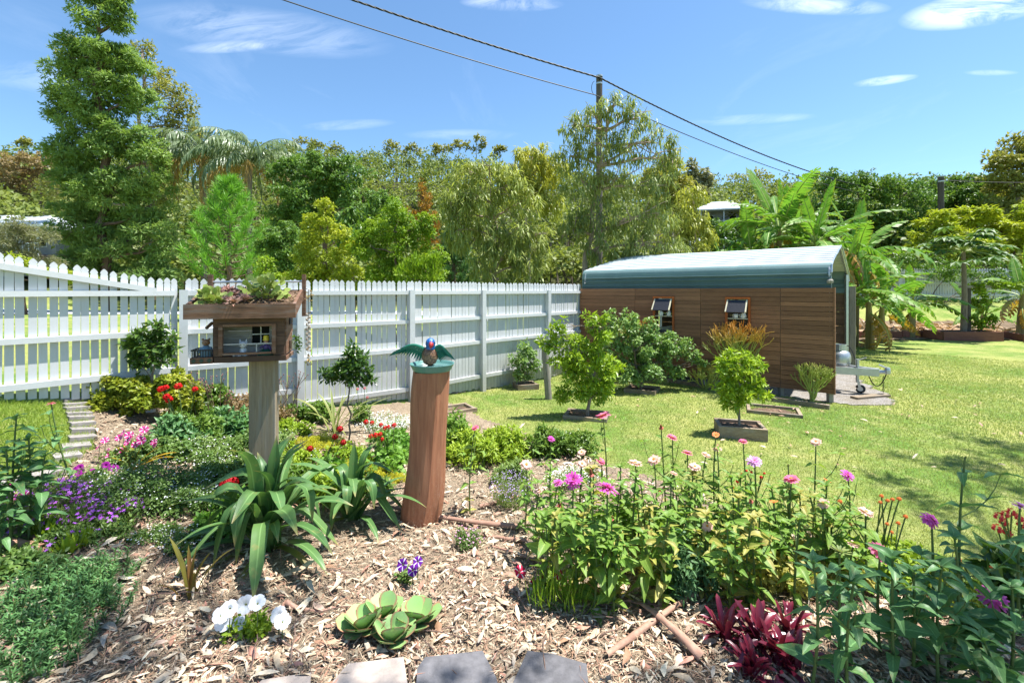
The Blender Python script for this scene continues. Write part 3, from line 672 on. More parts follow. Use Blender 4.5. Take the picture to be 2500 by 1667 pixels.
gg = Geo(); tube(gg, [HP(tl0 + .04, tb + .03, 1.925), HP(tl1, tb + .03, 1.935)], .009, 8); gg.obj('back_rail', M_galv, hr)
M_potsoil = litmat('roof_litter', (.2, .12, .08), (.36, .24, .16), (.12, .08, .06))
gg = Geo(); nx, ny = 30, 16
q = np.array([[HP(tl0 + .03 + (tl1 - tl0 - .06) * u, tf + .02 + (tb - tf - .035) * v, zf + (zb_ - zf) * (v) + .075 + .02 * math.sin(u * 9) * math.cos(v * 6) + U(-.006, .006)) for v in np.linspace(0, 1, ny)] for u in np.linspace(0, 1, nx)])
ii = np.arange(nx - 1)[:, None] * ny; jj = np.arange(ny - 1)[None]
gg.add(q.reshape(-1, 3), np.stack([ii + jj, ii + ny + jj, ii + ny + jj + 1, ii + jj + 1], -1).reshape(-1, 4)); gg.obj('roof_soil', M_potsoil, hr, smooth=True)
# balcony on the left
bal = hbox('balcony_floor', (-.395, .07, 1.312), (.075, .1, .024), M_hwood)
M_tile = plain('dark_teal_tile', (.02, .045, .04), .35)
for k in range(3):
    gg = Geo(); c = HP(-.445 + k * .052, -.034, 1.312)
    gg.add([c + HX * .018, c + UP * .018, c - HX * .018, c - UP * .018], [[0, 1, 2, 3]]); box(gg, c + HY * .001, (.0125, .002, .0125), nrm(HX + UP), nrm(UP - HX)); gg.f = gg.f[1:]; gg.m = gg.m[1:]; gg.obj('diamond_tile', M_tile, bal)
hbox('balcony_rail', (-.395, -.02, 1.392), (.072, .004, .005), M_black, bal); hbox('balcony_rail', (-.463, .07, 1.392), (.004, .086, .005), M_black, bal)
for k in range(8): hbox('balcony_baluster', (-.458 + k * .018, -.02, 1.362), (.0025, .0025, .027), M_black, bal)
for k in range(5): hbox('balcony_baluster', (-.463, .0 + k * .036, 1.362), (.0025, .0025, .027), M_black, bal)
gg = Geo(); beam(gg, HP(-.34, .05, 1.6), HP(-.385, .05, 1.555), .03, .02); gg.obj('bracket', M_hwood_d, hr)
hbox('side_window', (a1 + .016, .2, 1.6), (.045, .003, .035), M_pane, None, HY)

def blob(g, c, r, n=12, m=8, mat=0, var=.5):
    ph = np.linspace(-math.pi / 2, math.pi / 2, m); r = np.ones(3) * r
    p = np.stack([np.maximum(np.cos(ph), .02), np.sin(ph)], -1)
    th = np.arange(n) / n * 2 * math.pi
    V = np.stack([p[:, None, 0] * np.cos(th) * r[0], p[:, None, 0] * np.sin(th) * r[1], np.repeat(p[:, 1:2], n, 1) * r[2]], -1) + np.asarray(c)
    i = np.arange(m - 1)[:, None] * n; j = np.arange(n)[None]; k = (j + 1) % n
    g.add(V, np.stack([i + j, i + k, i + n + k, i + n + j], -1).reshape(-1, 4), mat, np.tile([var, 0, 0], (n * m, 1))); return g
M_catw = plain('grey_white_glaze', (.62, .63, .66), .3, noise=.45, scale=55)
M_fur = plain('brown_glaze', (.22, .12, .06), .4); M_bluecoat = plain('blue_grey_glaze', (.12, .2, .26), .4)
M_green = plain('green_glaze', (.012, .1, .06), .4); M_violet = plain('violet_glaze', (.1, .06, .2), .4); M_yel = plain('yellow_glaze', (.8, .6, .05), .4); M_skin = plain('tan_glaze', (.5, .28, .16), .5)
c = HP(-.13, .06, 1.318)
t = thing('cat_figurine', 'grey and white china cat sitting behind the little window', 'figurine', c)
gg = Geo(); blob(gg, c + UP * .04, (.028, .03, .042)); blob(gg, c + UP * .1 - HY * .005, (.032, .028, .03))
for s_ in (-1, 1):
    tube(gg, [c + HX * s_ * .02 + UP * .115, c + HX * s_ * .024 + UP * .145], [.012, .001], 6); blob(gg, c + HX * s_ * .022 - HY * .025 + UP * .012, (.013, .02, .012), 8, 6)
gg.obj('body', M_catw, t, smooth=True)
gg = Geo()
for s_ in (-1, 1): blob(gg, c + HX * s_ * .012 - HY * .03 + UP * .105, (.006, .004, .007), 8, 6)
gg.obj('eyes', M_black, t)
gg = Geo(); tube(gg, bez(c + HX * -.02 + UP * .015, c + HX * -.07 + UP * .0 - HY * .02, c + HX * -.055 - HY * .045 + UP * .02, 8), .009, 6); gg.obj('tail', M_catw, t, smooth=True)
c = HP(.035, .06, 1.318)
t = thing('fairy_figurine', 'seated figurine in green skirt and violet top with yellow hat', 'figurine', c)
gg = Geo(); lathe(gg, [(.07, 0), (.068, .02), (.045, .045), (.02, .06), (0, .06)], c, 14, sq=(1, .7)); gg.obj('skirt', M_green, t, smooth=True)
gg = Geo(); blob(gg, c + UP * .072, (.024, .018, .03)); tube(gg, [c + HX * .02 + UP * .085, c + HX * .04 + UP * .05 - HY * .02], [.009, .007], 6); tube(gg, [c - HX * .02 + UP * .085, c - HX * .045 + UP * .07 - HY * .015], [.009, .007], 6); gg.obj('bodice', M_violet, t, smooth=True)
gg = Geo(); blob(gg, c + UP * .122, (.019, .019, .021)); gg.obj('head', M_skin, t, smooth=True)
gg = Geo(); lathe(gg, [(.026, .13), (.022, .14), (.019, .165), (.012, .17), (0, .17)], c, 12); gg.obj('hat', M_yel, t, smooth=True)
c = HP(-.385, .05, 1.337)
t = thing('bear_figurine', 'brown bear figurine in blue grey coat on the tiny side balcony', 'figurine', c)
gg = Geo(); lathe(gg, [(.042, 0), (.044, .03), (.03, .07), (.016, .085), (0, .087)], c, 12); 
for s_ in (-1, 1): tube(gg, [c + HX * s_ * .028 + UP * .068, c + HX * s_ * .045 + UP * .03 - HY * .02], [.012, .01], 6)
gg.obj('coat', M_bluecoat, t, smooth=True)
gg = Geo(); blob(gg, c + UP * .108, (.028, .027, .027)); blob(gg, c + UP * .1 - HY * .026, (.012, .012, .01), 8, 6)
for s_ in (-1, 1): blob(gg, c + HX * s_ * .022 + UP * .132, (.01, .007, .01), 8, 6)
gg.obj('head', M_fur, t, smooth=True)
# twisted bark ornament on a cord beside the tray
M_bark = wood('red_bark', (.25, .12, .08), (.42, .24, .17), (3, 3, 3), 8, dark=(.1, .05, .04))
M_barkpale = plain('pale_bark', (.5, .42, .36), .8, noise=.3, scale=50)
ht = HP(tl1 + .045, tb - .05, 1.86)
t = thing('spiral_hanger', 'dangling twisted bark and dried pod string hanging from the roof tray corner', 'ornament', ht - UP * .62)
gg = Geo(); tube(gg, [HP(tl1 - .01, tb + .03, 1.88), ht, ht - UP * .62], .003, 5); gg.obj('cord', M_black, t)
gg = Geo(); n = 60; a = np.linspace(0, 16 * math.pi, n); z = np.linspace(.2, .55, n)
ctr = ht - np.outer(z, UP); e1 = np.outer(np.cos(a), HX) + np.outer(np.sin(a), HY)
V = np.stack([ctr + e1 * .022 - UP * .008, ctr + e1 * .022 + UP * .008], 1).reshape(-1, 3); kx = np.arange(n - 1) * 2
gg.add(V, np.stack([kx, kx + 2, kx + 3, kx + 1], -1)); gg.obj('bark_spiral', M_barkpale, t)
M_pod = leafmat('dried_pod', (.35, .3, .1), (.3, .16, .08), transl=.1)
gg = Geo(); P = np.concatenate([ht - UP * .06 + rng.normal(size=(26, 3)) * [.018, .018, .03], ht - UP * .6 + rng.normal(size=(34, 3)) * [.014, .014, .035]])
leaves(gg, P, rdir(60), rdir(60), U(.02, .035, 60), .014, FOLD, U(0, 1, 60)); gg.obj('pods', M_pod, t)

# ------------------------------------------------------------------ red log pedestal, water saucer, parrot ornament
def logmat():
    m, t, o = newmat('red_log')
    tc = nd(t, 'TexCoord'); mp = nd(t, 'Mapping', {'Vector': tc.outputs['Object'], 'Scale': (9, 9, .7)})
    n = nd(t, 'TexNoise', {'Vector': mp.outputs[0], 'Scale': 3.0, 'Detail': 9.0, 'Roughness': .65, 'Distortion': .4})
    mp2 = nd(t, 'Mapping', {'Vector': tc.outputs['Object'], 'Scale': (7, 7, 2.6)})
    n2 = nd(t, 'TexNoise', {'Vector': mp2.outputs[0], 'Scale': 3.4, 'Detail': 4.0, 'Roughness': .55, 'Distortion': 1.5})
    n3 = nd(t, 'TexNoise', {'Vector': tc.outputs['Object'], 'Scale': 2.2, 'Detail': 3.0})
    c = mixc(t, ramp(t, n.outputs[0], .3, .7), (.25, .092, .047), (.43, .195, .105))
    c = mixc(t, ramp(t, n.outputs[0], .66, .72), c, (.09, .04, .028))
    line = ramp(t, mth(t, 'ABSOLUTE', mth(t, 'SUBTRACT', n2.outputs[0], .5)), .0, .012, 1, 0)
    low = ramp(t, nd(t, 'SeparateXYZ', {0: tc.outputs['Object']}).outputs[2], .15, .85, 1, .12)
    c = mixc(t, mth(t, 'MULTIPLY', mth(t, 'MULTIPLY', line, low), ramp(t, n3.outputs[0], .4, .6)), c, (.5, .36, .26))
    bp = nd(t, 'Bump', {'Strength': .5, 'Distance': .01, 'Height': n.outputs[0]})
    b = nd(t, 'BsdfPrincipled', {'Base Color': c, 'Roughness': .7, 'Specular IOR Level': .3, 'Normal': bp.outputs[0]})
    t.links.new(b.outputs[0], o.inputs[0]); return m
lb = GP(1023, 1268); ltop = R(1055, 905, lb[1] - .01)
gg = Geo(); nr, ns = 22, 36; th = np.arange(ns) / ns * 2 * math.pi
prof = 1 + .05 * np.sin(th * 3 + 1) + .035 * np.sin(th * 5 + 2) + .02 * np.sin(th * 9) - .16 * np.exp(-((th - 4.95) / .05) ** 2) - .1 * np.exp(-((th - 4.3) / .06) ** 2)
rows = []
for k, s_ in enumerate(np.linspace(0, 1, nr)):
    ctr = lb + (ltop - lb) * s_ + np.array([.012 * math.sin(s_ * 5), .0, 0]) - UP * (.03 * (1 - s_)); rad = .158 - .018 * s_ + .006 * math.sin(s_ * 9)
    rows.append(np.stack([ctr[0] + rad * prof * np.cos(th + .25 * s_), ctr[1] + rad * .95 * prof * np.sin(th + .25 * s_), np.full(ns, ctr[2])], -1))
V = np.concatenate(rows); i = np.arange(nr - 1)[:, None] * ns; j = np.arange(ns)[None]; k = (j + 1) % ns
gg.add(V, np.stack([i + j, i + k, i + ns + k, i + ns + j], -1).reshape(-1, 4)); gg.add(rows[-1], np.arange(ns)[None])
tag(gg.obj('log_pedestal', logmat(), smooth=False), 'leaning red brown debarked log standing upright in the mulch', 'log')
M_dish = plain('teal_plastic', (.09, .22, .2), .35, noise=.08); M_water = plain('still_water', (.12, .2, .2), .05, spec=.8, noise=.05)
dc = ltop + UP * .003
dt = thing('water_saucer', 'round teal plastic saucer of water on top of the red log', 'saucer', dc)
gg = Geo(); lathe(gg, [(0, 0), (.145, 0), (.152, .01), (.172, .05), (.176, .058), (.17, .058), (.163, .05), (.146, .014), (0, .014)], dc, 40); gg.obj('dish', M_dish, dt, smooth=True)
gg = Geo(); lathe(gg, [(0, .03), (.08, .0302), (.153, .03)], dc, 40); gg.obj('water', M_water, dt, smooth=True)
def feathers(name, a, b):
    m, t, o = newmat(name)
    tc = nd(t, 'TexCoord'); v = nd(t, 'TexVoronoi', {'Vector': tc.outputs['Object'], 'Scale': 70.0})
    c = mixc(t, ramp(t, v.outputs['Distance'], .1, .7), a, b)
    bp = nd(t, 'Bump', {'Strength': .8, 'Distance': .004, 'Height': v.outputs['Distance']})
    p = nd(t, 'BsdfPrincipled', {'Base Color': c, 'Roughness': .45, 'Normal': bp.outputs[0]}); t.links.new(p.outputs[0], o.inputs[0]); return m
M_pbody = feathers('brown_feathers', (.3, .16, .08), (.1, .05, .03)); M_phead = feathers('blue_feathers', (.01, .13, .42), (.008, .08, .28))
M_beak = plain('red_beak', (.42, .03, .035), .3)
M_wing = leafmat('green_feather', (.008, .09, .065), (.02, .15, .09), transl=0, rough=.4)
pb = dc + np.array([-.03, .06, .03])
pt = thing('parrot_ornament', 'parrot ornament with blue head, red beak and spread green wings perched on the saucer', 'ornament', pb)
gg = Geo(); prof_b = [(.012, 0), (.05, .02), (.066, .06), (.062, .1), (.045, .135), (.032, .15)]
lathe(gg, prof_b, pb, 18, sq=(1, .85)); gg.obj('body', M_pbody, pt, smooth=True)
gg = Geo(); hc = pb + np.array([.008, -.012, .178]); blob(gg, hc, (.04, .045, .046), 16, 10); lathe(gg, [(.034, -.045), (.036, -.02), (.03, .01)], hc, 14); head = gg.obj('head', M_phead, pt, smooth=True)
gg = Geo(); blob(gg, hc + [.012, -.04, -.004], (.02, .022, .024), 10, 8); tube(gg, bez(hc + [.012, -.058, .006], hc + [.013, -.075, -.012], hc + [.013, -.058, -.036], 7), [.011, .012, .012, .011, .009, .006, .001], 8); gg.obj('beak', M_beak, head, smooth=True)
gg = Geo()
for s_ in (-1, 1): blob(gg, hc + [s_ * .032 + .004, -.026, .012], .006, 8, 6)
gg.obj('eyes', M_black, head)
for s_, tipv in ((-1, np.array([-.245, -.01, -.045])), (1, np.array([.115, -.02, -.09]))):
    gg = Geo(); sh_ = pb + np.array([s_ * .045, .0, .135]); n = 13
    u = np.linspace(0, 1, n); arch = sh_ + np.outer(u, tipv * [.8, 1, .2]) + np.outer(np.sin(u * math.pi) * .035, UP)
    for row, (ln, up_) in enumerate(((.055, .0), (.1, -.004))):
        D = nrm(np.outer(u, tipv) * 3 + np.outer(1 - u, np.array([s_ * .3, 0, -1])) * .8); D = nrm(D + np.array([s_ * .35, 0, -.55]))
        leaves(gg, arch + np.array([0, -.004 + row * .006, 0]), D, np.tile([0, -1., 0], (n, 1)), ln * (1 - .15 * u) * (1.25 if row else 1), .026, FOLD, U(0, 1, n))
    tube(gg, arch, np.linspace(.016, .005, n), 8)
    gg.obj('wing', M_wing, pt)
gg = Geo(); leaves(gg, np.tile(pb + [0, .045, .03], (5, 1)), np.stack([U(-.3, .3, 5), np.ones(5), -U(.1, .4, 5)], -1), np.tile(UP, (5, 1)), .12, .03, FOLD, U(0, 1, 5)); gg.obj('tail', M_wing, pt)

# ------------------------------------------------------------------ poles and cables
M_pole = wood('dark_pole', (.06, .048, .04), (.12, .1, .085), (9, 9, .8), 4, dark=(.025, .02, .018))
def pole(px, ytop, d, r, label, ztop=None):
    p = R(px, ytop, d); b = onG(p[0], d)
    t = thing('power_pole', label, 'power pole', b)
    gg = Geo(); tube(gg, [b - UP * .3, (b + p) / 2, p], [r * 1.15, r * 1.05, r], 14); gg.obj('shaft', M_pole, t, smooth=True)
    gg = Geo(); lathe(gg, [(r * 1.12, -.02), (r * 1.15, .0), (r * 1.12, .05), (0, .06)], p, 14); lathe(gg, [(r * 1.05, -.35), (r * 1.08, -.34), (r * 1.08, -.28), (r * 1.05, -.27)], p, 14); gg.obj('cap_band', M_galv, t)
    gg = Geo(); a = np.linspace(.4, 5.6, 12); tube(gg, p + np.stack([-r * 1.5 - .16 * np.sin(a / 2), np.full(12, -r), -.55 + .3 * np.cos(a / 2)], -1), .012, 5); tube(gg, [p + [0, -r, -.2], p + [0, -r - .14, -.2]], .02, 6); gg.obj('cable_clamp', M_black, t)
    return p, b
p1, _ = pole(1463, 188, 20.0, .135, 'dark timber power pole rising behind the weeping gum tree')
p2, _ = pole(2297, 432, 30.0, .16, 'dark timber power pole standing by the yellow green tree on the right')
p3, _ = pole(2158, 465, 38.0, .12, 'distant power pole half hidden among dark trees beyond the bananas')
def cable(name, pts, r, label, twist=0):
    g_ = Geo()
    if twist:
        L = np.cumsum(np.r_[0, np.linalg.norm(np.diff(pts, axis=0), axis=1)])
        for ph in (0, 2.1, 4.2):
            a = L * twist + ph; o_ = np.stack([np.zeros(len(a)), np.cos(a), np.sin(a)], -1) * r * .75
            tube(g_, pts + o_, r * .62, 5)
    else: tube(g_, pts, r, 5)
    return tag(g_.obj(name, M_black), label, 'cable', 'overhead cables')
def sag(a, b, s, n=60):
    t = np.linspace(0, 1, n)[:, None]; return np.asarray(a) * (1 - t) + np.asarray(b) * t - UP * s * 4 * t * (1 - t)
pL = R(600, -90, 15.0)
up1 = np.concatenate([sag(pL, p1 + [0, -.16, -.12], .12, 200), sag(p1 + [0, -.16, -.12], p3 + [0, 0, .0], .75, 240)[1:]])
cable('overhead_cable', up1, .03, 'thick twisted overhead cable running past the top of the pole', 7.0)
up2 = np.concatenate([sag(R(470, -75, 14.0), R(1452, 232, 19.6), .15, 60), sag(R(1452, 232, 19.6), p3 + [0, 0, -.6], .6, 60)[1:]])
cable('overhead_cable', up2, .021, 'thinner lower overhead cable passing behind the gum tree crown')
cable('overhead_cable', sag(p2 + [0, -.16, -.25], R(2700, 440, 26), .15, 30), .016, 'thin service wire leaving the right hand pole towards the tall gum')
cable('overhead_cable', sag(p2 + [0, -.16, -.3], p3 + [0, 0, -.35], .5, 30), .014, 'thin wire drooping from the right hand pole to the distant pole')

# ------------------------------------------------------------------ houses beyond the trees
M_hroof = plain('pale_roof_steel', (.55, .6, .64), .5, noise=.06, scale=2); M_hwall = plain('grey_wall', (.3, .3, .31), .8, noise=.08, scale=2)
M_hdark = plain('veranda_shade', (.1, .09, .085), .8); M_htrim = plain('white_trim', (.7, .71, .72), .6)
def house(c, L, W, H, rise, yaw, label, over=.8, base=0.0):
    t = thing('house', label, 'house', c); e = np.array([math.cos(yaw), math.sin(yaw), 0]); f_ = np.array([-e[1], e[0], 0]); c = np.asarray(c, float)
    gg = Geo(); box(gg, c + UP * (H / 2 + base / 2) + f_ * .6, (L / 2, W / 2 - .6, H / 2 + base / 2), e); gg.obj('wall', M_hwall, t)
    gg = Geo(); l, w = L / 2 + over, W / 2 + over; z = H + base
    v = [c + e * x + f_ * y + UP * zz for x, y, zz in ((-l, -w, z), (l, -w, z), (l, w, z), (-l, w, z), (-l + w * .8, 0, z + rise), (l - w * .8, 0, z + rise), (-l, -w, z - .25), (l, -w, z - .25), (l, w, z - .25), (-l, w, z - .25))]
    gg.add(v, [[0, 1, 5, 4], [2, 3, 4, 5], [6, 7, 1, 0], [7, 8, 2, 1], [8, 9, 3, 2], [9, 6, 0, 3]]); gg.add(v, [[1, 2, 5], [3, 0, 4]]); gg.add(v, [[9, 8, 7, 6]])
    rf = gg.obj('roof', M_hroof, t)
    gg = Geo(); beam(gg, v[6] + UP * .1 - f_ * .06, v[7] + UP * .1 - f_ * .06, .1, .16); gg.obj('gutter', M_htrim, rf)
    gg = Geo(); box(gg, c + UP * (base - .1) - f_ * (W / 2), (L / 2, 1.3, .1), e); gg.obj('veranda_floor', M_hdark, t)
    n = int(L / 2.4)
    for q in range(n + 1):
        gg = Geo(); p = c - f_ * (W / 2 + over * .6) + e * (-L / 2 + q * L / n); box(gg, p + UP * (z / 2 - .1), (.06, .06, z / 2 + .1), e); gg.obj('veranda_post', M_htrim, t)
    gg = Geo(); p = c - f_ * (W / 2 + over * .6) + UP * (base + 1.0); beam(gg, p - e * L / 2, p + e * L / 2, .06, .08); gg.obj('veranda_rail', M_htrim, t)
    for q in range(n * 5):
        gg = Geo(); p2_ = c - f_ * (W / 2 + over * .6) + e * (-L / 2 + (q + .5) * L / (n * 5)); box(gg, p2_ + UP * (base + .5), (.025, .025, .48), e); gg.obj('baluster', M_htrim, t)
    for q in range(n):
        p = c - f_ * (W / 2 - 1.2) + e * (-L / 2 + (q + .5) * L / n)
        gg = Geo(); box(gg, p + UP * (base + H * .52), (.55, .05, .6), e); wn = gg.obj('window', M_htrim, t)
        gg = Geo(); box(gg, p + UP * (base + H * .52) - f_ * .045, (.47, .03, .52), e); gg.obj('pane', M_pane, wn)
hp = R(10, 590, 46); house(np.array([hp[0], 46, Tz(hp[0], 46) - .2]), 16, 9, 2.7, 1.6, .05, 'house with pale steel roof and veranda behind the tall left tree', .9, R(0, 545, 42)[2] - 2.7 - Tz(hp[0], 46))
hp = R(1756, 530, 72); house(np.array([hp[0], 72, Tz(hp[0], 72)]), 6.4, 6, 2.8, 1.7, -.25, 'hillside house with pale roof and dark veranda above the banana leaves', 1.0, max(.3, R(0, 508, 68)[2] - 2.8 - Tz(hp[0], 72)))
hp = R(1730, 600, 50); house(np.array([hp[0], 50, Tz(hp[0], 50) - .5]), 2.6, 4, 2.6, 1.0, .2, 'small grey outbuilding glimpsed between yellow gum and bananas', .5, max(.2, R(0, 575, 48)[2] - 2.6 - Tz(hp[0], 50)))

# ------------------------------------------------------------------ timber edging, planters, stakes, stones, pavers
M_sleeper = wood('grey_sleeper', (.18, .13, .085), (.32, .25, .17), (1.5, 12, 12), 6, dark=(.1, .07, .05), grey=.4)
M_redwood = wood('red_sleeper', (.17, .06, .04), (.27, .11, .075), (1.2, 12, 12), 4, dark=(.08, .035, .025), darkamt=.4)
def planter(name, label, c, L, W, H, yaw, mat, soil=True, th=.045, cat='planter', group=None):
    c = np.asarray(c, float); e = np.array([math.cos(yaw), math.sin(yaw), 0]); f_ = np.array([-e[1], e[0], 0])
    t = thing(name, label, cat, c, group)
    for s_ in (-1, 1):
        gg = Geo(); box(gg, c + f_ * s_ * (W / 2 - th / 2) + UP * H / 2, (L / 2, th / 2, H / 2 + .01), e); gg.obj('board', mat, t)
        gg = Geo(); box(gg, c + e * s_ * (L / 2 - th / 2) + UP * (H / 2 - .002), (W / 2 - th - .001, th / 2, H / 2 + .006), f_); gg.obj('board', mat, t)
    if soil:
        gg = Geo(); n = 14; xs = np.linspace(-.5, .5, n)
        q = np.array([[c + e * x * (L - 2 * th) + f_ * y * (W - 2 * th) + UP * (H - .035 + .025 * math.cos(x * 3) * math.cos(y * 3) + U(-.008, .008)) for y in xs] for x in xs])
        ii = np.arange(n - 1)[:, None] * n; jj = np.arange(n - 1)[None]
        gg.add(q.reshape(-1, 3), np.stack([ii + jj, ii + n + jj, ii + n + jj + 1, ii + jj + 1], -1).reshape(-1, 4)); gg.obj('soil', M_potsoil, t, smooth=True)
    return t
KUM = GP(1806, 1062); planter('planter_box', 'square timber planter box holding the small bright citrus tree', KUM, .56, .42, .14, -.28, M_sleeper)
CIT = GP(1432, 1018); planter('planter_box', 'low timber surround at the foot of the lime green citrus', CIT, .62, .45, .045, -.3, M_sleeper)
LEM = GP(1568, 955); planter('planter_box', 'low dark timber surround under the spreading lemon bush', LEM, .55, .5, .06, -.5, M_sleeper)
SMC = GP(1283, 948); planter('planter_box', 'small timber surround of the young citrus against the fence', SMC, .42, .36, .09, .3, M_sleeper)
planter('planting_square', 'empty flat timber frame of bare soil set in the lawn', GP(1888, 1005), .72, .5, .035, -.45, M_sleeper)
planter('planting_square', 'old flat timber edging of dry soil behind the red log', GP(1115, 1002), .5, .4, .04, .55, M_sleeper)
for (a_, b_, lb_) in (((1590, 925), (1785, 962), 'first'), ((1800, 965), (2025, 1000), 'second')):
    A = GP(*a_); B = GP(*b_); gg = Geo(); beam(gg, A + UP * .035, B + UP * .035, .09, .07)
    tag(gg.obj('timber_edging', M_sleeper), 'weathered timber edging laid along the plank wall, ' + ('under the lemon bush' if lb_ == 'first' else 'by the end stick plant'), 'edging')
A = GP(2085, 975); B = GP(2165, 968); gg = Geo(); beam(gg, A + UP * .02, B + UP * .02, .14, .05); tag(gg.obj('timber_board', M_sleeper), 'flat timber board under the trailer jockey wheel', 'board')
sb = GP(1340, 975); st_ = R(1330, 850, sb[1] + .05); gg = Geo(); tube(gg, [sb - UP * .05, st_], [.06, .055], 12)
tag(gg.obj('garden_stake', M_greypost, smooth=True), 'leaning grey round post in the lawn beside the lime green citrus', 'post')
# plant label on a stake
lbp = GP(358, 1012); t = thing('plant_label', 'white plant label on a thin stake under the clipped camellia', 'plant label', lbp)
gg = Geo(); tube(gg, [lbp - UP * .02, lbp + UP * .24], .007, 6); gg.obj('stake', M_greypost, t)
M_card = plain('white_card', (.72, .71, .76), .5, noise=.05); M_print = plain('blue_print', (.25, .33, .5), .5)
cc = lbp + [.05, -.012, .09]; gg = Geo(); box(gg, cc, (.05, .003, .062), nrm([1, .1, .08])); card = gg.obj('card', M_card, t)
gg = Geo(); box(gg, cc + [0, -.0035, .042], (.036, .0008, .008), nrm([1, .1, .08])); gg.obj('print_band', M_print, card)
# stone edging between the left lawn and the bed
M_stone = plain('grey_edging_stone', (.26, .235, .22), .9, noise=.28, scale=14, bump=.5)
ed = thing('stone_edging', 'curving edging of flat grey stones beside the left lawn', 'edging', GP(190, 1040))
SQ = [((150, 983), (205, 979)), ((153, 993), (212, 990)), ((156, 1004), (217, 1000)), ((160, 1015), (222, 1012)), ((164, 1028), (226, 1024)), ((168, 1042), (229, 1038)), ((170, 1057), (230, 1053)), ((164, 1076), (232, 1070)), ((150, 1098), (220, 1090)), ((128, 1122), (196, 1112)), ((70, 1170), (152, 1150)), ((-20, 1190), (60, 1176)), ((-110, 1210), (-30, 1194))]
for q, (a_, b_) in enumerate(SQ):
    A = GP(*a_); B = GP(*b_); L = np.linalg.norm(B - A); gg = Geo(); mid = (A + B) / 2
    nb = [(GP(*SQ[w][0]) + GP(*SQ[w][1])) / 2 for w in (max(0, q - 1), min(len(SQ) - 1, q + 1))]; wd = min(.09, np.linalg.norm(nb[1][:2] - nb[0][:2]) / (4 if 0 < q < len(SQ) - 1 else 2) * .96)
    c_ = [(-L / 2, -wd), (L / 2, -wd * U(.8, 1)), (L / 2 * U(.95, 1.02), wd * U(.85, 1)), (-L / 2, wd * U(.9, 1.05))]
    e = nrm(B - A); f_ = nrm(np.cross(UP, e)); prism(gg, c_, -.05, .03 + U(0, .006), (mid, e, f_, np.cross(e, f_))); gg.obj('stone', M_stone, ed)
M_paver = plain('charcoal_paver', (.12, .115, .12), .85, noise=.3, scale=25, bump=.4); M_paver2 = plain('sandstone_paver', (.4, .33, .28), .85, noise=.25, scale=18, bump=.4)
PAVP = []
pv = thing('garden_edging', 'row of cut concrete pavers along the near edge of the mulch bed', 'edging', GP(1200, 1660))
for poly, m_ in (([(1012, 1740), (1020, 1655), (1038, 1634), (1178, 1613), (1212, 1680), (1225, 1740)], M_paver), ([(1232, 1740), (1288, 1613), (1350, 1622), (1432, 1652), (1440, 1740)], M_paver), ([(770, 1740), (850, 1643), (985, 1634), (1000, 1740)], M_paver2), ([(560, 1760), (640, 1690), (760, 1672), (752, 1760)], M_paver2)):
    P = np.array([GP(*q)[:2] for q in poly]); c = P.mean(0); PAVP.append([tuple(q) for q in P]); gg = Geo(); z = Tz(*c); prism(gg, P - c, -.03, .05, (np.array([*c, z]), np.array([1., 0, 0]), np.array([0, 1., 0]), UP)); gg.obj('paver', m_, pv)
# red sleepers edging the banana bed
rs = thing('sleeper_edging', 'low wall of red timber sleepers holding the banana bed', 'edging', onG(10, 17.4))
segs = [((2090, 826), (2128, 826)), ((2130, 827), (2168, 826)), ((2170, 826), (2200, 826)), ((2202, 825), (2240, 825)), ((2242, 824), (2298, 824)), ((2452, 826), (2500, 834)), ((2500, 836), (2600, 840))]
for a_, b_ in segs:
    A = GP(*a_); B = GP(*b_); gg = Geo(); beam(gg, A + UP * .13, B + UP * .13, .1, .26); gg.obj('sleeper', M_redwood, rs)
    gg = Geo(); box(gg, A + [0, -.08, .14], (.05, .045, .15)); gg.obj('sleeper_post', M_redwood, rs)
A = GP(2372, 833); planter('planter_box', 'long red timber raised bed on the lawn below the papaya tree', A + [0, .35, 0], 2.15, .9, .34, -.03, M_redwood, th=.08)
# vine frame beside the papaya
A = onG(*(R(2364, 810, 17.6)[:2])); t = thing('trellis', 'dark post and grey cross beam frame beside the papaya trunk', 'trellis', A)
gg = Geo(); beam(gg, A - UP * .1, A + UP * 1.98, .11, .11, (1, 0, 0)); gg.obj('post', M_pole, t)
gg = Geo(); beam(gg, A + UP * 2.02 - [.35, 0, 0], A + UP * 2.08 + [3.6, -.4, 0], .08, .09); gg.obj('cross_beam', M_greypost, t)
gg = Geo(); beam(gg, A + [3.4, -.35, -.1], A + [3.4, -.35, 2.0], .11, .11, (1, 0, 0)); gg.obj('post', M_pole, t)

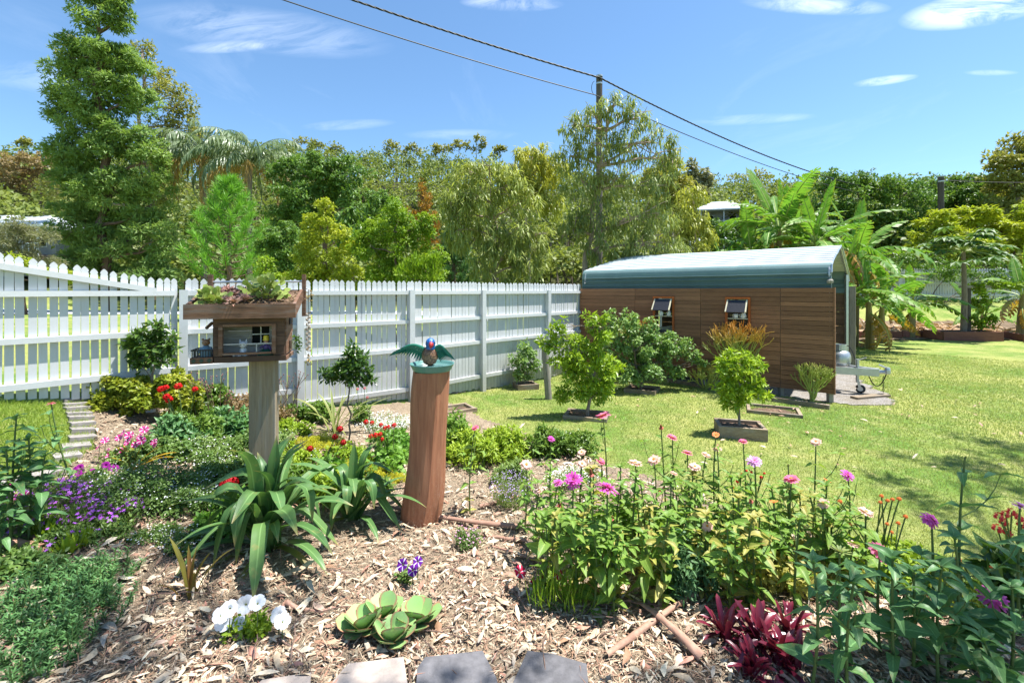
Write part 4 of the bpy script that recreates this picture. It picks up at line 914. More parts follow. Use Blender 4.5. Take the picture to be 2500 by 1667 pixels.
# ------------------------------------------------------------------ trees
def crown(g, clumps, n, tpl, L, W, mode='out', sub=.26, subs=22, mat=0, vbase=None, wt=None):
    """leafy puffs (or hanging strands) scattered through each clump, so the crown has gaps, bright tops and dark undersides"""
    vol = np.array([np.prod(r) ** (2 / 3) for _, r in clumps]); vol /= vol.sum()
    zlo = min(q[0][2] for q in clumps); zhi = max(q[0][2] for q in clumps)
    for (c, r), w in zip(clumps, vol):
        c = np.asarray(c, float); r = np.asarray(r, float); cv = U(.35, .65) if vbase is None else vbase
        ns = max(4, int(subs)); m = max(6, int(n * w))
        d = rdir(ns); sp = c + d * r * (U(.12, 1, ns) ** .5)[:, None] * .92
        sv = U(-.28, .28, ns); rs = sub * (r.min() * .6 + r.mean() * .4) * U(.6, 1.35, ns)
        k = rng.integers(0, ns, m); v = rdir(m); R1 = rdir(m); outw = nrm(sp[k] - c)
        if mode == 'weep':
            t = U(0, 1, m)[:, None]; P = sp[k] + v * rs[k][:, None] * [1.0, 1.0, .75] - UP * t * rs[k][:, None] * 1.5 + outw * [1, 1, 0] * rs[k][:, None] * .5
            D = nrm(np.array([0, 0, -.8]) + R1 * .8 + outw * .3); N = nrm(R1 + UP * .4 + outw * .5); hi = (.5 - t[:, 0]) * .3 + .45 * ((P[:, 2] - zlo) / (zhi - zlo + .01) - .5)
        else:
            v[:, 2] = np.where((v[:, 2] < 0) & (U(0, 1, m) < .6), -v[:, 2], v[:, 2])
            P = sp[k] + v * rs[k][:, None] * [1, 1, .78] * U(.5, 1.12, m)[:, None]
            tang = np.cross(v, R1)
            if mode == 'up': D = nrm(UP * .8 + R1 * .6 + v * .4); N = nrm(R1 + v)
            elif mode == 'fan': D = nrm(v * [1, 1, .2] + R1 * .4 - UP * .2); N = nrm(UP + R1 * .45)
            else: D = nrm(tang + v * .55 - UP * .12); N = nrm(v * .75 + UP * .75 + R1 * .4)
            hi = v[:, 2] * .16  # light painted into leaf tone: paler puff tops, darker undersides
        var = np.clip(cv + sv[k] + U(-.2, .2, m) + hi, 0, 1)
        leaves(g, P, D, N, L * U(.7, 1.3, m), W * U(.75, 1.25, m), tpl, var, mat)
    return g
def limb(g, a, b, r0, r1, n=8, wob=.12, up=.25, mat=0):
    a = np.asarray(a, float); b = np.asarray(b, float); L = np.linalg.norm(b - a)
    p = bez(a, (a + b) / 2 + np.array([0, 0, up * L]) + rng.normal(size=3) * wob * L, b, n)
    p[1:-1] += rng.normal(size=(n - 2, 3)) * .015 * L
    tube(g, p, np.linspace(r0, r1, n), 6, mat); return p
def tree(name, label, d, tpx, cl, n, tpl, L, W, mode, mleaf, mbark, r0=.12, cat='tree', group=None, sub=.3, subs=22, twigs=2, base=None, depthf=.9, lean=0.0, fork=.35, vbase=None):
    """clumps in photo pixels at the tree's own distance: (px, py, rx, ry, depth offset)"""
    s = d / F
    x0 = (tpx - 1250) / F * d
    b = onG(x0, d) if base is None else np.asarray(base, float)
    root = thing(name, label, cat, b, group)
    cls = []
    for q in cl:
        dd = q[4] if len(q) > 4 else U(-.3, .3) * q[2] * s
        cls.append((R(q[0], q[1], d + dd), np.array([q[2] * s, q[2] * s * depthf, q[3] * s])))
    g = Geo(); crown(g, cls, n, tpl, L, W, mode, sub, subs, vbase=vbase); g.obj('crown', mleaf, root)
    g = Geo(); top = max(cls, key=lambda q: q[0][2])[0]
    mid = b + (top - b) * fork + np.array([lean, 0, 0])
    tp = limb(g, b - UP * .1, mid, r0, r0 * .75, 8, .03, 0)
    tp2 = limb(g, mid, top, r0 * .72, r0 * .12, 9, .08, 0)
    allp = np.concatenate([tp, tp2])
    for c, r in cls:
        low = allp[allp[:, 2] < c[2] - .15 * r[2]] if (allp[:, 2] < c[2] - .15 * r[2]).any() else allp[:3]
        k = low[np.argmin(np.linalg.norm(low - c, axis=1) + U(0, .5) * r[0])]
        lp = limb(g, k, c, r0 * .42, r0 * .12, 7, .1, .05)
        for _ in range(twigs):
            e = c + rdir(1)[0] * r * .85; limb(g, lp[rng.integers(3, 7)], e, r0 * .16, r0 * .04, 5, .12, .05)
    g.obj('trunk', mbark, root)
    return root
M_barkg = wood('grey_bark', (.16, .12, .09), (.3, .24, .19), (8, 8, 1.5), 4, dark=(.07, .05, .04)); M_barkb = wood('brown_bark', (.1, .06, .045), (.2, .13, .1), (8, 8, 1.5), 4, dark=(.04, .03, .02))
M_barkp = wood('pink_gum_bark', (.34, .24, .19), (.55, .43, .35), (6, 6, 1.2), 3, dark=(.16, .09, .07))
lm = leafmat
L_tall = lm('weeping_foliage', (.07, .145, .045), (.25, .36, .09), tip=(.34, .4, .14), t0=.75); L_gumol = lm('olive_gum', (.13, .15, .035), (.33, .31, .07), gain=1.1); L_grey = lm('grey_green', (.14, .15, .075), (.26, .26, .14))
L_brown = lm('bronze_green', (.16, .13, .055), (.32, .23, .12)); L_dkg = lm('dark_glossy', (.06, .13, .028), (.18, .29, .06), rough=.45, spec=.3); L_mid = lm('mid_green', (.055, .13, .018), (.17, .26, .04), rough=.4)
L_ygr = lm('yellow_green', (.19, .28, .022), (.42, .44, .04)); L_lime = lm('lime_green', (.11, .22, .016), (.32, .41, .03)); L_oran = lm('bronze_tips', (.22, .15, .03), (.45, .2, .03))
L_gum = lm('gum_leaf', (.075, .125, .045), (.36, .4, .095), tip=(.34, .35, .14), t0=.7, spec=.3, rough=.45); L_gumy = lm('young_gum_leaf', (.2, .24, .04), (.46, .45, .08), spec=.3, rough=.4)
L_pine = lm('pine_needle', (.09, .24, .03), (.22, .42, .05), transl=.3); L_pined = lm('dark_pine_needle', (.04, .11, .04), (.1, .2, .07), transl=.25)
L_dry = lm('dry_leaf', (.2, .12, .06), (.32, .22, .13), transl=.15)

# far wooded hill: one mass
def hill_wood():
    P = []; 
    for dd in np.geomspace(47, 172, 30):
        na_ = int(2.1 * dd / (3.0 + dd * .016)); P.append(np.stack([np.linspace(-1.02, 1.02, na_) + U(-.5, .5, na_) * 2.04 / na_, np.full(na_, dd) * U(.965, 1.035, na_)], -1))
    P = np.concatenate(P); x = np.sin(P[:, 0]) * P[:, 1]; y = np.cos(P[:, 0]) * P[:, 1]
    g = Geo(); tg = Geo(); hue = .5 + .5 * np.sin(x * .09 + 1) * np.cos(y * .11 + .4)
    for k in range(len(x)):
        h = U(6, 9.5) * (.6 if P[k, 1] < 60 else 1); w = U(1.9, 3.1); z = Tz(x[k], y[k])
        if abs(x[k] + .95 * y[k] - 0) < 0: continue
        px = 1250 + F * x[k] / y[k]
        if P[k, 1] < 64 and (px < 240 or 1640 < px < 1860): continue
        if P[k, 1] < 76 and 1690 < px < 1840: continue
        nq = int(np.interp(P[k, 1], [47, 170], [210, 115]))
        cs = [(np.array([x[k] + U(-.5, .5) * w, y[k] + U(-.5, .5) * w, z + h * f_]), np.array([w * q, w * q, w * q * .62])) for f_, q in ((.98, .62), (.8, 1.0), (.62, .9), (.72, .8))]
        crown(g, cs, nq, DIA, .62 * (.7 + .3 * P[k, 1] / 100), .42, 'out', .5, 6, vbase=np.clip(.15 + .7 * hue[k] + U(-.3, .3), 0, 1))
        tube(tg, [[x[k], y[k], z - .2], [x[k] + U(-.3, .3), y[k], z + h * .8]], [.16, .05], 4, cap=False)
    M = lm('hill_foliage', (.085, .13, .03), (.25, .28, .065), transl=.4)
    o = g.obj('hill_woodland', M, origin=(0, 0, 0)); tag(o, 'dense olive green eucalypt woodland covering the far hillside', 'woodland', kind='stuff')
    o2 = tg.obj('woodland_trunks', M_barkg, o)
hill_wood()
for px, py, rx, ry, hh in ((735, 350, 28, 12, 45), (772, 352, 22, 9, 32), (820, 365, 20, 9, 30), (692, 372, 18, 8, 26), (948, 356, 26, 12, 30), (1008, 362, 22, 11, 24), (1068, 362, 20, 9, 24), (1120, 352, 24, 9, 34), (1166, 345, 18, 13, 36), (1218, 368, 18, 9, 24), (60, 348, 24, 10, 20), (1850, 428, 36, 14, 26), (1800, 440, 30, 14, 22)):
    cl = [(px + U(-1, 1) * rx, py + U(-.6, 1.6) * ry, rx * U(.35, .6), ry * U(.6, .9)) for _ in range(6)] + [(px, py - ry * .6, rx * .6, ry * .6)]
    d = 148.0; b = R(px + U(-5, 5), py + hh + 20, d)
    tree('gum_tree', 'small spreading gum tree standing up from the ridge line of the far hill', d, px, cl, 420, DIA, .8, .5, 'out', L_gumol, M_barkg, .16, group='gum trees along the far ridge', base=b, twigs=1)

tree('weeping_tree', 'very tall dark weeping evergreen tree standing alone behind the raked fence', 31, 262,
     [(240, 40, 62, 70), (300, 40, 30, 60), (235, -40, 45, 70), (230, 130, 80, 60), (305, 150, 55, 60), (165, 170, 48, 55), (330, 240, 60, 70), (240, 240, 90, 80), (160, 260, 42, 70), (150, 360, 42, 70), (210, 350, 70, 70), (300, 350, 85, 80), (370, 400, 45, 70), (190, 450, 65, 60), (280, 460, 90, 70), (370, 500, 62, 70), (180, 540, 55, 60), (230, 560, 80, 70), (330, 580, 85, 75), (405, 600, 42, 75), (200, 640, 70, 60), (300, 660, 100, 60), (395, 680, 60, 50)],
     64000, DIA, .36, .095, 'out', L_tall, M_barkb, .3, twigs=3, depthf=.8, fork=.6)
tree('gum_tree', 'big olive gum tree rising behind the tall weeping tree', 42, 380,
     [(185, 125, 45, 35), (215, 180, 60, 50), (370, 175, 45, 40), (405, 235, 55, 40), (450, 265, 40, 35), (440, 310, 55, 40), (390, 330, 60, 50), (420, 390, 60, 50), (470, 330, 35, 40), (400, 450, 60, 60), (130, 460, 40, 40), (350, 120, 30, 25)],
     9500, DIA, .34, .14, 'out', L_gumol, M_barkg, .34)
tree('shade_tree', 'bronze tinted bushy tree beside the left house roof', 52, 60, [(40, 410, 70, 40), (100, 440, 50, 45), (20, 460, 50, 40), (110, 390, 40, 30)], 4200, DIA, .4, .18, 'out', L_brown, M_barkb, .3)
tree('grey_bush', 'grey green feathery bush in front of the left house', 27, 60, [(40, 560, 55, 40), (95, 585, 40, 38), (30, 620, 60, 40), (100, 640, 45, 35), (-20, 580, 50, 50)], 7000, DIA, .22, .045, 'out', L_grey, M_barkb, .12, cat='bush')
tree('hedge_shrub', 'yellow flecked low shrub just behind the raked fence pickets', 16, 30, [(20, 640, 30, 22), (60, 650, 30, 20), (-20, 645, 30, 24), (150, 670, 40, 18), (190, 680, 40, 16)], 2600, FOLD, .11, .06, 'out', L_ygr, M_barkb, .04, cat='shrub')

def palm(label, px, py, d, nf, flen, seed):
    c = R(px, py, d); b = onG(c[0], d); t = thing('queen_palm', label, 'palm tree', b, 'feathery palms')
    g = Geo(); tube(g, [b - UP * .2, (b + c) / 2, c], [.22, .17, .15], 10); g.obj('trunk', M_barkg, t)
    for k in range(nf):
        az = k * 2.4 + seed; e0 = math.radians(np.interp(k / nf, [0, .35, 1], [84, 62, 5])); n = 16
        u = np.linspace(0, 1, n); el = e0 - (1.5 + .5 * u) * u * 1.45
        L = flen * U(.85, 1.1); st = L / (n - 1); hor = np.array([math.cos(az), math.sin(az), 0])
        pts = c + np.cumsum(np.r_[[[0, 0, 0]], (np.cos(el)[:, None] * hor + np.sin(el)[:, None] * UP)[:-1] * st], 0)
        g = Geo(); tube(g, pts, np.linspace(.03, .008, n), 4)
        m = 64; uu = np.linspace(.12, 1, m); P = np.stack([np.interp(uu, u, pts[:, i]) for i in range(3)], -1); tg = nrm(np.stack([np.interp(uu, u, np.gradient(pts[:, i])) for i in range(3)], -1))
        for s_ in (-1, 1):
            sd = np.cross(tg, UP) * s_; D = nrm(sd * .6 + tg * .45 + np.array([0, 0, -.75]) + rng.normal(size=(m, 3)) * .22)
            leaves(g, P, D, nrm(UP + sd * .5), 1.0 * np.sin(np.clip(uu * 1.1, 0, 1) * math.pi * .85 + .35) * U(.8, 1.2, m), .075, LANCE, np.clip(U(.1, .7, m) + (.35 if k > nf * .8 else 0), 0, 1))
        g.obj('frond', L_palmd if k > nf * .82 else L_palm, t)
L_palm = lm('palm_leaflet', (.1, .16, .07), (.27, .32, .17), spec=.5, rough=.4); L_palmd = lm('dying_palm_leaflet', (.22, .17, .05), (.4, .27, .09))
palm('feathery palm beside the tall weeping tree, partly hidden by it', 498, 385, 34, 26, 5.4, .3)
palm('feathery palm with long drooping fronds standing above the young pine', 610, 405, 33, 28, 5.6, 1.7)

def pine(name, label, px, ytop, ybase, halfw, d, n, mleaf, nl=.3):
    s = d / F; top = R(px, ytop, d); b = onG(top[0], d); t = thing(name, label, 'pine tree', b)
    g = Geo(); tube(g, [b - UP * .1, (b + top) / 2, top], [.13, .09, .02], 7); gl = Geo()
    zlow = EYE + (HZ - ybase) * s
    for k in range(n):
        f_ = (k + .5) / n; z = zlow + (top[2] - zlow) * f_; az = k * 2.39996; rad = halfw * s * (1 - f_ ** 1.6) * U(.75, 1.1) + .12
        root = np.array([b[0], b[1], z - .25 * rad]); tip = np.array([b[0] + rad * math.cos(az), b[1] + rad * math.sin(az), z + .35 * rad + .05])
        p = bez(root, root + (tip - root) * [.7, .7, .1], tip, 6); tube(g, p, np.linspace(.03, .012, 6), 4)
        for q in (1.0, .85, .68, .5):
            m = 34; c = np.array([np.interp(q, np.linspace(0, 1, 6), p[:, i]) for i in range(3)]) + rng.normal(size=3) * .03
            D = nrm(nrm(tip - root) * .5 + UP * .75 + rng.normal(size=(m, 3)) * .62)
            leaves(gl, np.repeat(c[None], m, 0) + U(-.12, .12, (m, 1)) * nrm(tip - root), D, rdir(m), nl * U(.7, 1.2, m), .028, DIA, np.clip(U(.2, .8, m) + (q - .8) * .5, 0, 1))
    g.obj('trunk', M_barkb, t); gl.obj('needles', mleaf, t)
pine('young_pine', 'bright green young pine tree standing above the miniature house', 560, 445, 690, 92, 22, 62, L_pine, .46)
pine('young_pine', 'small dark pine half hidden left of the weeping gum', 1108, 560, 740, 45, 16, 46, L_pined, .24)

tree('broad_tree', 'dense dark green broadleaf tree behind the young pine', 29, 790, [(700, 420, 60, 40), (770, 410, 70, 42), (850, 430, 60, 40), (720, 480, 75, 50), (810, 490, 80, 50), (890, 490, 60, 45), (930, 520, 50, 40), (760, 550, 80, 45), (860, 560, 80, 45), (690, 540, 50, 40), (960, 560, 45, 40)], 21000, FOLD, .24, .12, 'out', L_dkg, M_barkb, .25)
tree('dark_shrub', 'dark glossy shrub to the right of the young pine', 19, 690, [(690, 570, 45, 35), (665, 610, 40, 40), (715, 625, 45, 45), (680, 665, 55, 35)], 6500, FOLD, .15, .075, 'out', L_dkg, M_barkb, .06, cat='shrub')
tree('bright_shrub', 'bright green leafy shrub low behind the fence under the pine', 15, 655, [(650, 650, 25, 40), (665, 690, 35, 25), (700, 690, 30, 30)], 1600, FOLD, .11, .055, 'out', L_lime, M_barkb, .04, cat='shrub')
tree('golden_shrub', 'tall yellow green shrub in the middle of the hedge behind the fence', 14.5, 800, [(795, 510, 25, 32), (780, 560, 45, 45), (830, 590, 40, 40), (755, 620, 45, 50), (810, 650, 55, 45), (770, 690, 60, 35), (860, 680, 45, 40), (740, 680, 40, 35)], 13000, FOLD, .1, .048, 'out', L_ygr, M_barkb, .06, cat='shrub')
tree('lime_shrub', 'tall lime green hedge shrub behind the fence posts', 14, 960, [(970, 520, 40, 35), (930, 570, 50, 45), (985, 585, 50, 45), (1040, 560, 40, 50), (915, 640, 50, 50), (975, 650, 60, 50), (1040, 640, 50, 55), (940, 690, 55, 35), (1010, 695, 50, 30), (1060, 690, 40, 35), (890, 600, 35, 40)], 18000, FOLD, .1, .046, 'out', L_lime, M_barkb, .06, cat='shrub')
tree('bronze_shrub', 'narrow shrub with orange new growth poking above the hedge', 17.5, 1045, [(1030, 465, 13, 30), (1040, 500, 22, 32), (1020, 530, 30, 35), (1060, 545, 25, 40), (1050, 600, 35, 40)], 3200, FOLD, .11, .045, 'up', L_oran, M_barkb, .05, cat='shrub')
tree('umbrella_tree', 'umbrella tree with drooping pale finger leaves above the hedge', 17, 865, [(865, 525, 40, 26), (850, 560, 45, 30), (885, 590, 35, 30)], 900, LANCE, .3, .08, 'weep', L_mid, M_barkb, .06)
tree('oleander_shrub', 'shrub of narrow pale edged leaves just above the fence', 11.5, 1020, [(1010, 650, 35, 30), (1045, 665, 35, 30), (990, 680, 30, 25), (1060, 640, 22, 25)], 1500, LANCE, .14, .025, 'up', L_lime, M_barkb, .04, cat='shrub')
tree('weeping_gum', 'short weeping gum with a brown trunk drooping over the fence', 10.6, 1200,
     [(1140, 420, 45, 35), (1195, 405, 50, 35), (1110, 480, 50, 50), (1170, 480, 60, 50), (1240, 450, 50, 45), (1285, 490, 40, 45), (1120, 560, 45, 50), (1190, 560, 55, 50), (1260, 560, 60, 50), (1310, 570, 35, 55), (1230, 620, 60, 45), (1290, 640, 45, 45), (1100, 520, 30, 50), (1215, 680, 45, 35), (1235, 725, 24, 32, -1.2), (1170, 640, 35, 40)],
     6800, LANCE, .2, .03, 'weep', L_gum, M_barkp, .075, twigs=6, fork=.3, sub=.2, subs=34)
tree('weeping_gum', 'yellow topped gum filling the gap behind the two weeping gums', 15, 1290, [(1300, 375, 45, 30), (1270, 410, 50, 35), (1340, 400, 45, 40), (1280, 460, 50, 45), (1340, 470, 40, 50)], 5600, LANCE, .2, .038, 'weep', L_gumy, M_barkp, .08)
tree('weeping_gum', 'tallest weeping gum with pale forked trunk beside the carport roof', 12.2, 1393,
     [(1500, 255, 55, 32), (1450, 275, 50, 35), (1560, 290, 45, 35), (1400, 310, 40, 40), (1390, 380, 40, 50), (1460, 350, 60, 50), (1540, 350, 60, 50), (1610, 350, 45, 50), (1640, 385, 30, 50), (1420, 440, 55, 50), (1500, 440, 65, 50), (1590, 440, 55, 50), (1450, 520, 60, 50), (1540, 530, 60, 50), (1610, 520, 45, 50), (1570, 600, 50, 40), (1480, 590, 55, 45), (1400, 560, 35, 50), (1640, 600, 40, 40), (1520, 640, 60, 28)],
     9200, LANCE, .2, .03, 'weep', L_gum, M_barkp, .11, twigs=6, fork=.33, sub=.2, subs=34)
tree('weeping_gum', 'golden leaved gum sapling standing behind the carport roof', 15, 1680, [(1690, 470, 30, 35), (1670, 520, 40, 40), (1700, 560, 40, 45), (1650, 580, 45, 40), (1690, 620, 50, 35), (1630, 630, 40, 30)], 5200, LANCE, .19, .038, 'weep', L_gumy, M_barkp, .06)
tree('gum_tree', 'yellow olive gum behind the tallest weeping gum', 40, 1640, [(1640, 410, 40, 35), (1600, 450, 50, 40), (1660, 460, 50, 40), (1620, 500, 60, 40)], 3200, DIA, .4, .2, 'out', L_gumol, M_barkg, .2)
tree('gum_tree', 'blue grey pointed gum standing alone above the hillside house', 64, 1705, [(1690, 405, 14, 16), (1712, 425, 20, 18), (1690, 440, 22, 20), (1730, 440, 16, 18), (1705, 465, 28, 20)], 1500, DIA, .55, .3, 'out', L_grey, M_barkg, .2)
for px, py, lab in ((2040, 470, 'dark rounded tree behind the tallest banana leaves'), (2130, 480, 'broad dark green tree behind the distant power pole'), (2230, 490, 'dark green tree filling the slope left of the right hand pole')):
    tree('slope_tree', lab, 36, px, [(px - 30, py - 30, 45, 28), (px + 25, py - 25, 50, 30), (px, py + 20, 65, 40), (px - 40, py + 60, 50, 45), (px + 40, py + 65, 55, 45), (px, py + 110, 70, 40)], 6500, FOLD, .3, .13, 'out', L_dkg if px != 2130 else L_mid, M_barkb, .2)
tree('slope_tree', 'dark bushy tree behind the right hand pole', 45, 2380, [(2330, 455, 40, 26), (2380, 450, 45, 26), (2420, 480, 50, 35), (2350, 500, 50, 40), (2300, 480, 30, 30)], 5200, FOLD, .36, .16, 'out', L_mid, M_barkb, .2)
tree('feathery_tree', 'spreading yellow green feathery tree at the right hand pole', 27, 2400, [(2290, 540, 50, 30), (2360, 530, 55, 28), (2420, 545, 60, 30), (2480, 580, 60, 40), (2330, 590, 60, 35), (2250, 600, 40, 40), (2400, 610, 70, 40), (2480, 650, 60, 40), (2280, 650, 50, 40), (2520, 530, 40, 40)], 17000, DIA, .28, .11, 'fan', L_ygr, M_barkb, .14)
tree('gum_tree', 'big spreading gum at the edge of the slope beyond the right pole', 40, 2470, [(2480, 355, 45, 28), (2440, 395, 40, 28), (2500, 400, 55, 35), (2440, 440, 35, 28), (2490, 460, 60, 45), (2450, 510, 45, 35), (2510, 520, 50, 40), (2430, 405, 22, 14), (2540, 360, 40, 40)], 6800, DIA, .4, .17, 'out', L_gumol, M_barkg, .3)
tree('under_shrub', 'low green shrubs along the bank fence behind the papaya', 24, 2300, [(2230, 640, 60, 30), (2320, 660, 60, 30), (2410, 660, 60, 30), (2480, 690, 40, 25), (2150, 650, 60, 40), (2070, 640, 60, 40)], 6000, FOLD, .16, .07, 'out', L_mid, M_barkb, .06, cat='shrub')

tree('slope_tree', 'leafy tree masking the base of the hillside house', 44, 1770, [(1745, 560, 40, 26), (1790, 565, 45, 26), (1760, 600, 60, 30), (1820, 600, 50, 34), (1850, 560, 40, 30)], 5200, FOLD, .3, .15, 'out', L_mid, M_barkb, .15)
# ------------------------------------------------------------------ bananas and papaya
L_ban = lm('banana_leaf', (.06, .18, .025), (.2, .34, .045), transl=.45, rough=.45, spec=.3, edge=(.2, .25, .04)); L_bany = lm('ageing_banana_leaf', (.36, .25, .03), (.42, .2, .03), tip=(.25, .14, .06), transl=.35); L_brib = leafmat('banana_rib', (.25, .32, .08), (.3, .36, .12), transl=.1)
M_bstem = wood('banana_stem', (.16, .14, .05), (.3, .22, .11), (7, 7, .7), 4, dark=(.1, .06, .03)); M_bdry = lm('dry_banana_leaf', (.3, .18, .09), (.48, .33, .2), transl=.15)
def banana_mesh(bend, tears, seed, droop):
    r = np.random.default_rng(seed); g = Geo(); n = 22; u = np.linspace(0, 1, n)
    el = np.radians(np.interp(u, [0, .3, 1], [0, -bend * .25, -bend])); st = 1 / (n - 1)
    c = np.cumsum(np.r_[[[0, 0, 0]], np.stack([np.cos(el), 0 * el, np.sin(el)], -1)[:-1] * st], 0)
    tgv = np.stack([np.cos(el), 0 * el, np.sin(el)], -1); upv = np.stack([-np.sin(el), 0 * el, np.cos(el)], -1)
    tube(g, c, np.linspace(.014, .003, n), 5, 1)
    w = np.interp(u, [0, .12, .2, .35, .7, .9, 1], [0, 0, .085, .12, .118, .07, .01])
    for s_ in (-1, 1):
        for k in range(2, n - 1):
            gp = tears * r.uniform(0, .9) * st * .5 if r.random() < .75 else 0; dr = droop * r.uniform(.5, 1.4); sw = r.uniform(-.015, .03)
            q = []
            for kk, f_ in ((k, 0), (k + 1, -gp)):
                a = c[kk] + tgv[kk] * 0; y = w[kk]
                q.append((a, a + s_ * np.array([0, .55 * y, 0]) + upv[kk] * (.10 * y - .1 * dr * y) + tgv[kk] * (f_ * .5 + sw), a + s_ * np.array([0, y * math.cos(dr * .6), 0]) - upv[kk] * y * dr * .6 + tgv[kk] * (f_ + .035 + sw * 2)))
            V = np.array([q[0][0], q[0][1], q[0][2], q[1][0], q[1][1], q[1][2]])
            at = np.array([[r.uniform(.2, .8), u[k], e_] for e_ in (0, .5, 1, 0, .5, 1)]); at[:, 0] = at[0, 0]
            f = [[0, 3, 4, 1], [1, 4, 5, 2]] if s_ > 0 else [[0, 1, 4, 3], [1, 2, 5, 4]]
            g.add(V, f, 0, at)
    return g
BAN = [banana_mesh(b_, t_, k, dr).mesh('banana_leaf', [L_ban, L_brib]) for k, (b_, t_, dr) in enumerate(((35, .12, .3), (70, .3, .45), (100, .55, .6), (15, .08, .25), (60, .7, .5)))]
BANY = [banana_mesh(95, 1.5, 20, .9).mesh('banana_leaf', [L_bany, L_brib]), banana_mesh(120, 1.6, 21, 1.5).mesh('banana_leaf', [M_bdry, L_brib])]
def banana(label, px, d, sh_, nl, ll, lv=None, seed=0, dry=3, group='banana plants'):
    x = (px - 1250) / F * d; b = onG(x, d); t = thing('banana_plant', label, 'banana plant', b, group)
    g = Geo(); top = b + UP * sh_ + [U(-.1, .1), 0, 0]; tube(g, [b - UP * .1, b + (top - b) * .5, top], [.13, .11, .06], 9); g.obj('stem', M_bstem, t)
    for k in range(nl):
        az = k * 2.399 + seed; el = math.radians(np.interp(k / max(1, nl - 1), [0, .3, 1], [80, 50, 5])); D = np.array([math.cos(az) * math.cos(el), math.sin(az) * math.cos(el), math.sin(el)])
        me = BAN[(3 if k < 2 else rng.choice([0, 1, 1, 2, 4]))]
        place('leaf', me, t, top - UP * U(0, .15), D, UP + np.array([-D[0], -D[1], 0]) * .2 + rng.normal(size=3) * .25, ll * U(.8, 1.15))
    for k in range(dry):
        az = U(0, 6.28); D = np.array([math.cos(az) * .9, math.sin(az) * .9, U(-.9, .3)]); place('dry_leaf', BANY[int(k % 2)], t, top - UP * U(.1, .5), D, UP + rng.normal(size=3) * .2, ll * U(.6, .9))
    return t
banana('tallest banana plant with upright torn leaves behind the carport', 1905, 15.0, 3.9, 15, 2.1, seed=.3)
banana('banana plant leaning towards the golden gum behind the carport', 1830, 15.5, 3.0, 14, 2.0, seed=1.4)
banana('banana plant with wide arching leaves at the carport ridge', 1995, 14.2, 3.4, 15, 2.2, seed=2.2)
banana('banana plant with a yellow dying leaf beside the carport end', 2085, 15.2, 2.9, 15, 2.2, seed=.9, dry=4)
banana('shorter banana plant in front of the sleeper edging by the carport corner', 2150, 16.2, 1.4, 11, 1.8, seed=4.1)
banana('banana plant with drooping leaves at the left of the papaya', 2225, 17.8, 1.4, 11, 1.8, seed=3.2)
banana('low banana sucker with one glowing upright leaf right of the papaya', 2400, 19.5, .75, 6, 1.7, seed=.2, dry=1)
banana('banana plant at the end of the vine frame', 2490, 17.6, 1.7, 8, 2.0, seed=5.0)
banana('banana plant with ragged leaves crowding behind the carport ridge', 1955, 17.0, 3.9, 14, 2.1, seed=.7)
banana('banana plant at the gum side of the clump behind the roof', 1775, 16.5, 2.3, 13, 1.9, seed=2.9)
banana('banana plant pressed close to the open end of the carport', 2060, 13.6, 1.7, 12, 1.9, seed=4.6)
banana('banana plant leaning out over the lawn past the carport post', 2125, 14.6, 1.6, 11, 2.0, seed=1.1)
L_pap = lm('papaya_leaf', (.04, .1, .02), (.14, .22, .05), transl=.35)
pbs = onG(*(R(2352, 810, 17.4)[:2])); t = thing('papaya_tree', 'papaya tree with slim pale trunk and umbrella of lobed leaves', 'papaya tree', pbs); ptop = R(2352, 612, 17.4)
g = Geo(); tube(g, [pbs - UP * .1, (pbs + ptop) / 2 + [.05, 0, 0], ptop], [.11, .09, .06], 9); g.obj('trunk', M_barkg, t)
g = Geo(); gp_ = Geo()
for k in range(40):
    az = k * 2.4; el = U(-.3, 1.2); D = np.array([math.cos(az) * math.cos(el), math.sin(az) * math.cos(el), math.sin(el)]); e = ptop + D * U(.5, 1.35) - UP * .1
    tube(gp_, bez(ptop, (ptop + e) / 2 + UP * .1, e, 5), .012, 4)
    m = 8; a = np.linspace(-2.4, 2.4, m); h = nrm(np.array([D[0], D[1], -.15])); s_ = np.cross(UP, h)
    DD = np.cos(a)[:, None] * h + np.sin(a)[:, None] * s_ + np.array([0, 0, -.25]); leaves(g, np.repeat(e[None], m, 0), DD, np.tile(UP, (m, 1)), .46, .19, FOLD, np.full(m, U(.1, .9)))
g.obj('crown', L_pap, t); gp_.obj('leaf_stalks', L_brib, t)
tree('vine', 'leafy vine climbing the dark post beside the papaya', 17.5, 2385, [(2390, 700, 20, 16), (2395, 740, 20, 30), (2400, 785, 25, 25), (2440, 695, 25, 10), (2480, 698, 25, 10)], 1500, FOLD, .13, .09, 'out', L_lime, M_barkb, .03, cat='vine')
# dry banana trash on the bed
g = Geo(); n = 2600; x = U(6.5, 21, n); y = 18.2 + U(0, 1.9, n) - .02 * (x - 12); keep = (x < 14.5) | (U(0, 1, n) < .35); x, y = x[keep], y[keep]; n = len(x)
leaves(g, np.stack([x, y, T(x, y) + U(.03, .28, n)], -1), rdir(n) * [1, 1, .35], nrm(UP + rdir(n) * .8), U(.3, .8, n), U(.06, .16, n), LANCE, U(0, 1, n)); tag(g.obj('dry_leaf_mulch', M_bdry, origin=(0, 0, 0)), 'pale dry banana leaves heaped behind the red sleepers', 'mulch', kind='stuff')

